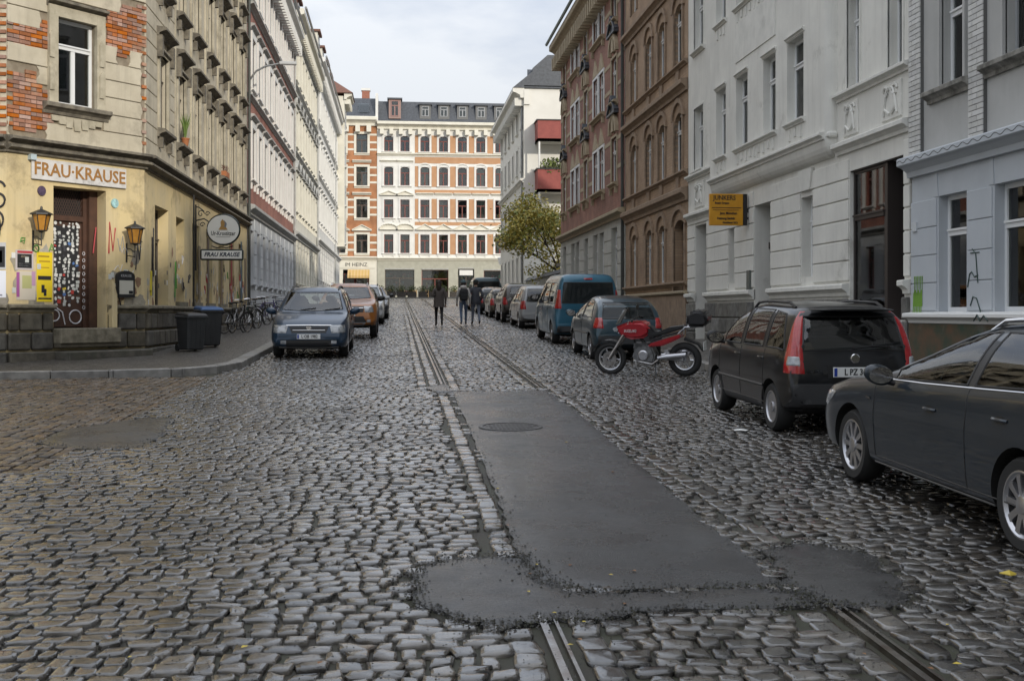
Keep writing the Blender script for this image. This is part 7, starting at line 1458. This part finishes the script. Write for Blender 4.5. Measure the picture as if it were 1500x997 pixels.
# ------------------------------------------------------------------ bicycles
def bicycle(loc, rz, lean, fm, label, steer=0, basket=False):
    t = thing('bicycle', label, 'bicycle', loc, rz, 'bicycles parked outside the pub'); t.rotation_euler = (lean, 0, rz)
    bike_wheel(t, 0, .34, .018, 16, CHROME, .025, 'rear_wheel', .0018, .012); bike_wheel(t, 1.05, .34, .018, 16, CHROME, .02, 'front_wheel', .0018, .012)
    B, S, Hh = (.44, 0, .29), (.3, 0, .78), (.88, 0, .8); mb = MB(); mb.tube([B, S], .016, 6); mb.tube([B, (.93, 0, .66)], .019, 6); mb.tube([S, Hh], .016, 6); mb.tube([(.86, 0, .9), (.94, 0, .62)], .02, 6)
    for y in (-.05, .05): mb.tube([B, (0, y, .34)], .011, 5); mb.tube([S, (0, y, .34)], .009, 5); mb.tube([(.94, y, .62), (.99, y, .5), (1.05, y, .34)], .012, 5)
    mb.obj('frame', fm, t, smooth=True); st = MB().tube([S, (.27, 0, .93)], .013, 6); st.obj('seat_post', CHROME, t)
    o = chunk([(.14, .95), (.2, .98), (.42, .96), (.44, .945), (.3, .93), (.16, .91)], .07, SEATM, 'saddle', t, .02, 2, lambda x, z: 1 if x < .25 else .45)
    hb = MB().tube([(.72, -.28, 1.02), (.82, -.2, 1.04), (.86, 0, 1.0), (.82, .2, 1.04), (.72, .28, 1.02)], .012, 6); hb.obj('handlebar', CHROME, t, smooth=True)
    mb = MB(); mb.tube([(.44, .06, .29), (.55, .08, .2)], .01, 5); mb.tube([(.44, -.06, .29), (.33, -.08, .38)], .01, 5); mb.lathe([(.08, -.045), (.09, -.04), (.08, -.035)], 20, M=Matrix.Translation((.44, 0, .29)) @ YA, closed=True); mb.obj('crankset', CHROME, t)
    for x, a0 in ((0, 20), (1.05, 30)): 
        aa = [R(a0 + 16 * i) for i in range(9)]; mg = MB(); mg.add([(x + .37 * math.cos(u), y, .34 + .37 * math.sin(u)) for u in aa for y in (-.025, .025)], [(i * 2, i * 2 + 1, i * 2 + 3, i * 2 + 2) for i in range(8)]); mg.obj('mudguard', BLACK, t, smooth=True)
    if basket:
        mb = MB()
        for z in (.72, .8, .88, .95): mb.tube([(1.0, -.15, z), (1.25, -.17, z), (1.25, .17, z), (1.0, .15, z), (1.0, -.15, z)], .005, 4)
        for y in (-.15, -.05, .05, .15): mb.tube([(1.25, y, .72), (1.25, y, .95)], .004, 4); mb.tube([(1.0, y, .72), (1.0, y, .95)], .004, 4)
        mb.obj('basket', IRON, t)
    return t
BC = [('black', (.02, .02, .022)), ('white', (.6, .6, .58)), ('violet', (.14, .12, .3)), ('dark green', (.02, .06, .04)), ('silver', (.4, .4, .41)), ('blue', (.03, .07, .2)), ('red', (.3, .03, .03))]
spots = [(328, 489, 60, 0), (340, 488, 72, 4), (350, 483, 64, 1), (358, 481, 75, 3), (366, 477, 62, 0), (377, 474, 50, 2), (388, 472, 85, 1), (396, 469, 40, 5)]
LAB = ['black bicycle in the rack beside the blue-lidded bin', 'silver bicycle second from the bins outside the pub', 'white bicycle among the bikes outside the pub', 'dark green bicycle between a white and a black one', 'second black bicycle near the end of the pub wall', 'pale violet bicycle standing by the end of the pub wall', 'white bicycle before the pale blue house', 'blue bicycle parked farthest from the pub before the pale blue house']
for i, (x, y, a, k) in enumerate(spots):
    c = gp(x, y, .12); bicycle((c.x, c.y, gz(c.y) + .12), R(a), R(random.uniform(-9, 9)), paint('bike_' + BC[k][0], BC[k][1]), LAB[i], basket=i in (1, 5))
# ------------------------------------------------------------------ people
SKIN = mat('skin', (.5, .32, .24), .6); HAIRD = mat('dark_hair', (.03, .02, .015), .7, bump=.5, bscale=120)
def person(label, px, py, h, jacket, legs, shoes, stride, arms, coat=.0, turn=0, hood=None, hat=None, hair=None):
    c = gp(px, py); t = thing('person', label, 'person', (c.x, c.y, gz(c.y)), R(90 + turn)); s = h / 1.75
    J = {}; E = []
    def v(n, x, y, z, r, par=None, ry=None): J[n] = (Vector((x, y, z)) * s, (r * s, (ry or r) * s)); (E.append((par, n)) if par else None)
    v('pel', 0, 0, .95, .135, ry=.16); v('waist', 0.01, 0, 1.1, .125, 'pel', .155); v('chest', .02, 0, 1.28, .135, 'waist', .185); v('neckb', .02, 0, 1.45, .075, 'chest'); v('neck', .03, 0, 1.52, .055, 'neckb'); v('head', .045, 0, 1.62, .092, 'neck'); v('crown', .04, 0, 1.7, .07, 'head')
    for i, sg in enumerate((1, -1)):
        f = stride * sg; L = 'LR'[i]
        v('hip' + L, .0, .095 * sg, .88, .1, 'pel'); v('knee' + L, f * .26 + .03, .1 * sg, .5, .06, 'hip' + L); back = f < 0
        v('ank' + L, f * .52 - (.08 if back else 0), .1 * sg, .1 + (.05 if back else 0), .042, 'knee' + L); v('toe' + L, f * .52 + .17 - (.1 if back else 0), .11 * sg, .035, .035, 'ank' + L)
        ex, ey, ez, wx, wy, wz = arms[i]
        v('sh' + L, .01, .175 * sg, 1.4, .07, 'chest'); v('el' + L, ex, ey * sg, ez, .052, 'sh' + L); v('wr' + L, wx, wy * sg, wz, .034, 'el' + L)
        d = (J['wr' + L][0] - J['el' + L][0]).normalized() / s; o = J['wr' + L][0] / s; pm = o + d * s * .08 ; side = Vector((0, 1, 0)) if abs(d.y * s) < .7 else Vector((1, 0, 0))
        v('palm' + L, *pm, .034, 'wr' + L)
        for k in range(4): b = pm + side * (.018 * (k - 1.5)) + d * s * .03; e = b + d * s * (.06 + .012 * (1 - abs(k - 1.5))) + Vector((.02, 0, 0)); v('f%d%s' % (k, L), *b, .0095, 'palm' + L); v('g%d%s' % (k, L), *e, .008, 'f%d%s' % (k, L))
        v('th' + L, *(pm + Vector((.04, -.01 * sg, 0)) - d * s * .01), .01, 'palm' + L)
    N = list(J); me = bpy.data.meshes.new('body'); me.from_pydata([J[n][0] for n in N], [(N.index(a), N.index(b)) for a, b in E], []); o = bpy.data.objects.new('b', me); o.modifiers.new('s', 'SKIN').use_smooth_shade = True
    for i, n in enumerate(N): sv = me.skin_vertices[0].data[i]; sv.radius = J[n][1]; sv.use_root = n == 'pel'
    o.modifiers.new('u', 'SUBSURF').levels = 1; o.modifiers['u'].render_levels = 1
    nm = evaluated(o); o = link('body', nm, t); nm.materials.clear(); nm.name = 'body'
    for m in (jacket, legs, shoes, SKIN): nm.materials.append(m)
    hands = [J[n][0] for n in N if n[:2] in ('pa', 'th') or n[0] in 'fg']
    for p in nm.polygons:
        z = p.center.z / s; k = 0
        if z < .11 + .02: k = 2
        elif z < .93 and not any((p.center - J[w][0]).length < .16 * s for w in ('wrL', 'wrR', 'elL', 'elR') if J[w][0].z / s < 1.0): k = 1
        if z > 1.5: k = 3
        if min((p.center - q).length for q in hands) < .045 * s: k = 3
        p.material_index = k
    soft(nm, 80)
    def ball(name, cpos, size, m, cut=None):
        bm = bmesh.new(); bmesh.ops.create_icosphere(bm, subdivisions=3, radius=1)
        for q in bm.verts: n_ = 1 + .05 * noise.noise(q.co * 3); q.co = Vector((q.co.x * size[0] * n_, q.co.y * size[1] * n_, q.co.z * size[2] * n_))
        if cut is not None: bmesh.ops.delete(bm, geom=[q for q in bm.verts if q.co.z < cut], context='VERTS')
        b = bpy.data.meshes.new(name); bm.to_mesh(b); bm.free(); soft(b, 70); b.materials.append(m); k = link(name, b, t); k.location = Vector(cpos) * s; return k
    for sg in (1, -1): ball('ear', (.03, .1 * sg, 1.63), (.02, .012, .032), SKIN)
    ball('nose', (.145, 0, 1.62), (.018, .014, .02), SKIN)
    if hair: ball('hair', (.02, 0, 1.64), (.115, .108, .125), hair); (ball('hair', (-.06, 0, 1.5), (.06, .1, .16), hair) if coat else None)
    if hat: ball('knit_cap', (.035, 0, 1.66), (.118, .112, .12), hat, -.02); ball('hair', (.02, 0, 1.62), (.1, .102, .09), HAIRD)
    if hood: k = ball('hood', (-.07, 0, 1.47), (.1, .14, .09), hood)
    if coat:                                     # coat skirt hanging from the waist
        mb = MB(); n = 20; rows_ = [(1.12, .165, .19), (.98, .175, .2), (.8, .185, .205), (.93 - coat, .2, .215)]
        mb.add([(rx * math.cos(2 * math.pi * i / n) * s, ry * math.sin(2 * math.pi * i / n) * s, z * s) for z, rx, ry in rows_ for i in range(n)], [(j * n + i, j * n + (i + 1) % n, (j + 1) * n + (i + 1) % n, (j + 1) * n + i) for j in range(3) for i in range(n)]); mb.obj('coat_skirt', jacket, t, smooth=True, fix=True)
    return t, s
DARKC = mat('dark_wool', (.085, .072, .065), .85, bump=.3); GREYJ = mat('grey_jacket', (.5, .48, .45), .8, c2=(.42, .4, .38), scale=8, bump=.2); BLKJ = mat('black_jacket', (.045, .048, .06), .7, bump=.2); JEAN = mat('blue_jeans', (.12, .16, .24), .85, c2=(.08, .11, .17), scale=9); JEANG = mat('grey_jeans', (.16, .18, .23), .85); BOOT = mat('brown_boots', (.09, .06, .035), .7); SHOE = mat('pale_shoes', (.3, .28, .26), .7)
hang = lambda f: (-.03 + f * .06, .25, 1.12, .06 + f * .14, .25, .88); bent = (-.08, .26, 1.13, .2, .1, 1.18)
person('person in long dark coat with dark hair walking away up the street', 643, 478, 1.78, DARKC, mat('black_trousers', (.015, .015, .016), .8), BOOT, .45, (bent, hang(-.3)), coat=.2, hair=HAIRD)
_, s2 = person('person in pale grey hooded jacket and teal cap walking away', 679, 476, 1.78, GREYJ, JEAN, SHOE, -.4, (hang(.6), hang(-.5)), hood=GREYJ, hat=mat('teal_cap', (.1, .15, .16), .9, bump=.5, bscale=90))
person('person in black jacket and black cap walking beside the backpack wearer', 697, 475.5, 1.8, BLKJ, JEANG, BOOT, .38, ((-.08, .27, 1.12, .06, .2, .95), (-.08, .27, 1.12, .06, .2, .95)), hat=mat('black_cap', (.02, .025, .025), .9, bump=.5, bscale=90), coat=.04, turn=6)
c = gp(679, 476); bp = thing('backpack', 'black backpack on the grey-jacketed person', 'backpack', (c.x, c.y, gz(c.y)), R(90)); BPK = mat('backpack_black', (.014, .014, .016), .75, bump=.2)
chunk([(-.33, .98), (-.13, .98), (-.14, 1.42), (-.22, 1.46), (-.3, 1.4)], .16, BPK, 'bag', bp, .05, 3); chunk([(-.37, 1.0), (-.3, 1.0), (-.3, 1.2), (-.36, 1.19)], .12, BPK, 'front_pocket', bp, .02)
for sg in (-.1, .1): MB().tube([(-.14, sg, 1.4), (.03, sg, 1.5), (.17, sg, 1.38), (.17, sg, 1.2), (-.1, sg * 1.4, 1.02)], .02, 6).obj('strap', BPK, bp, smooth=True)
bpy.data.scenes.remove(BENCH)
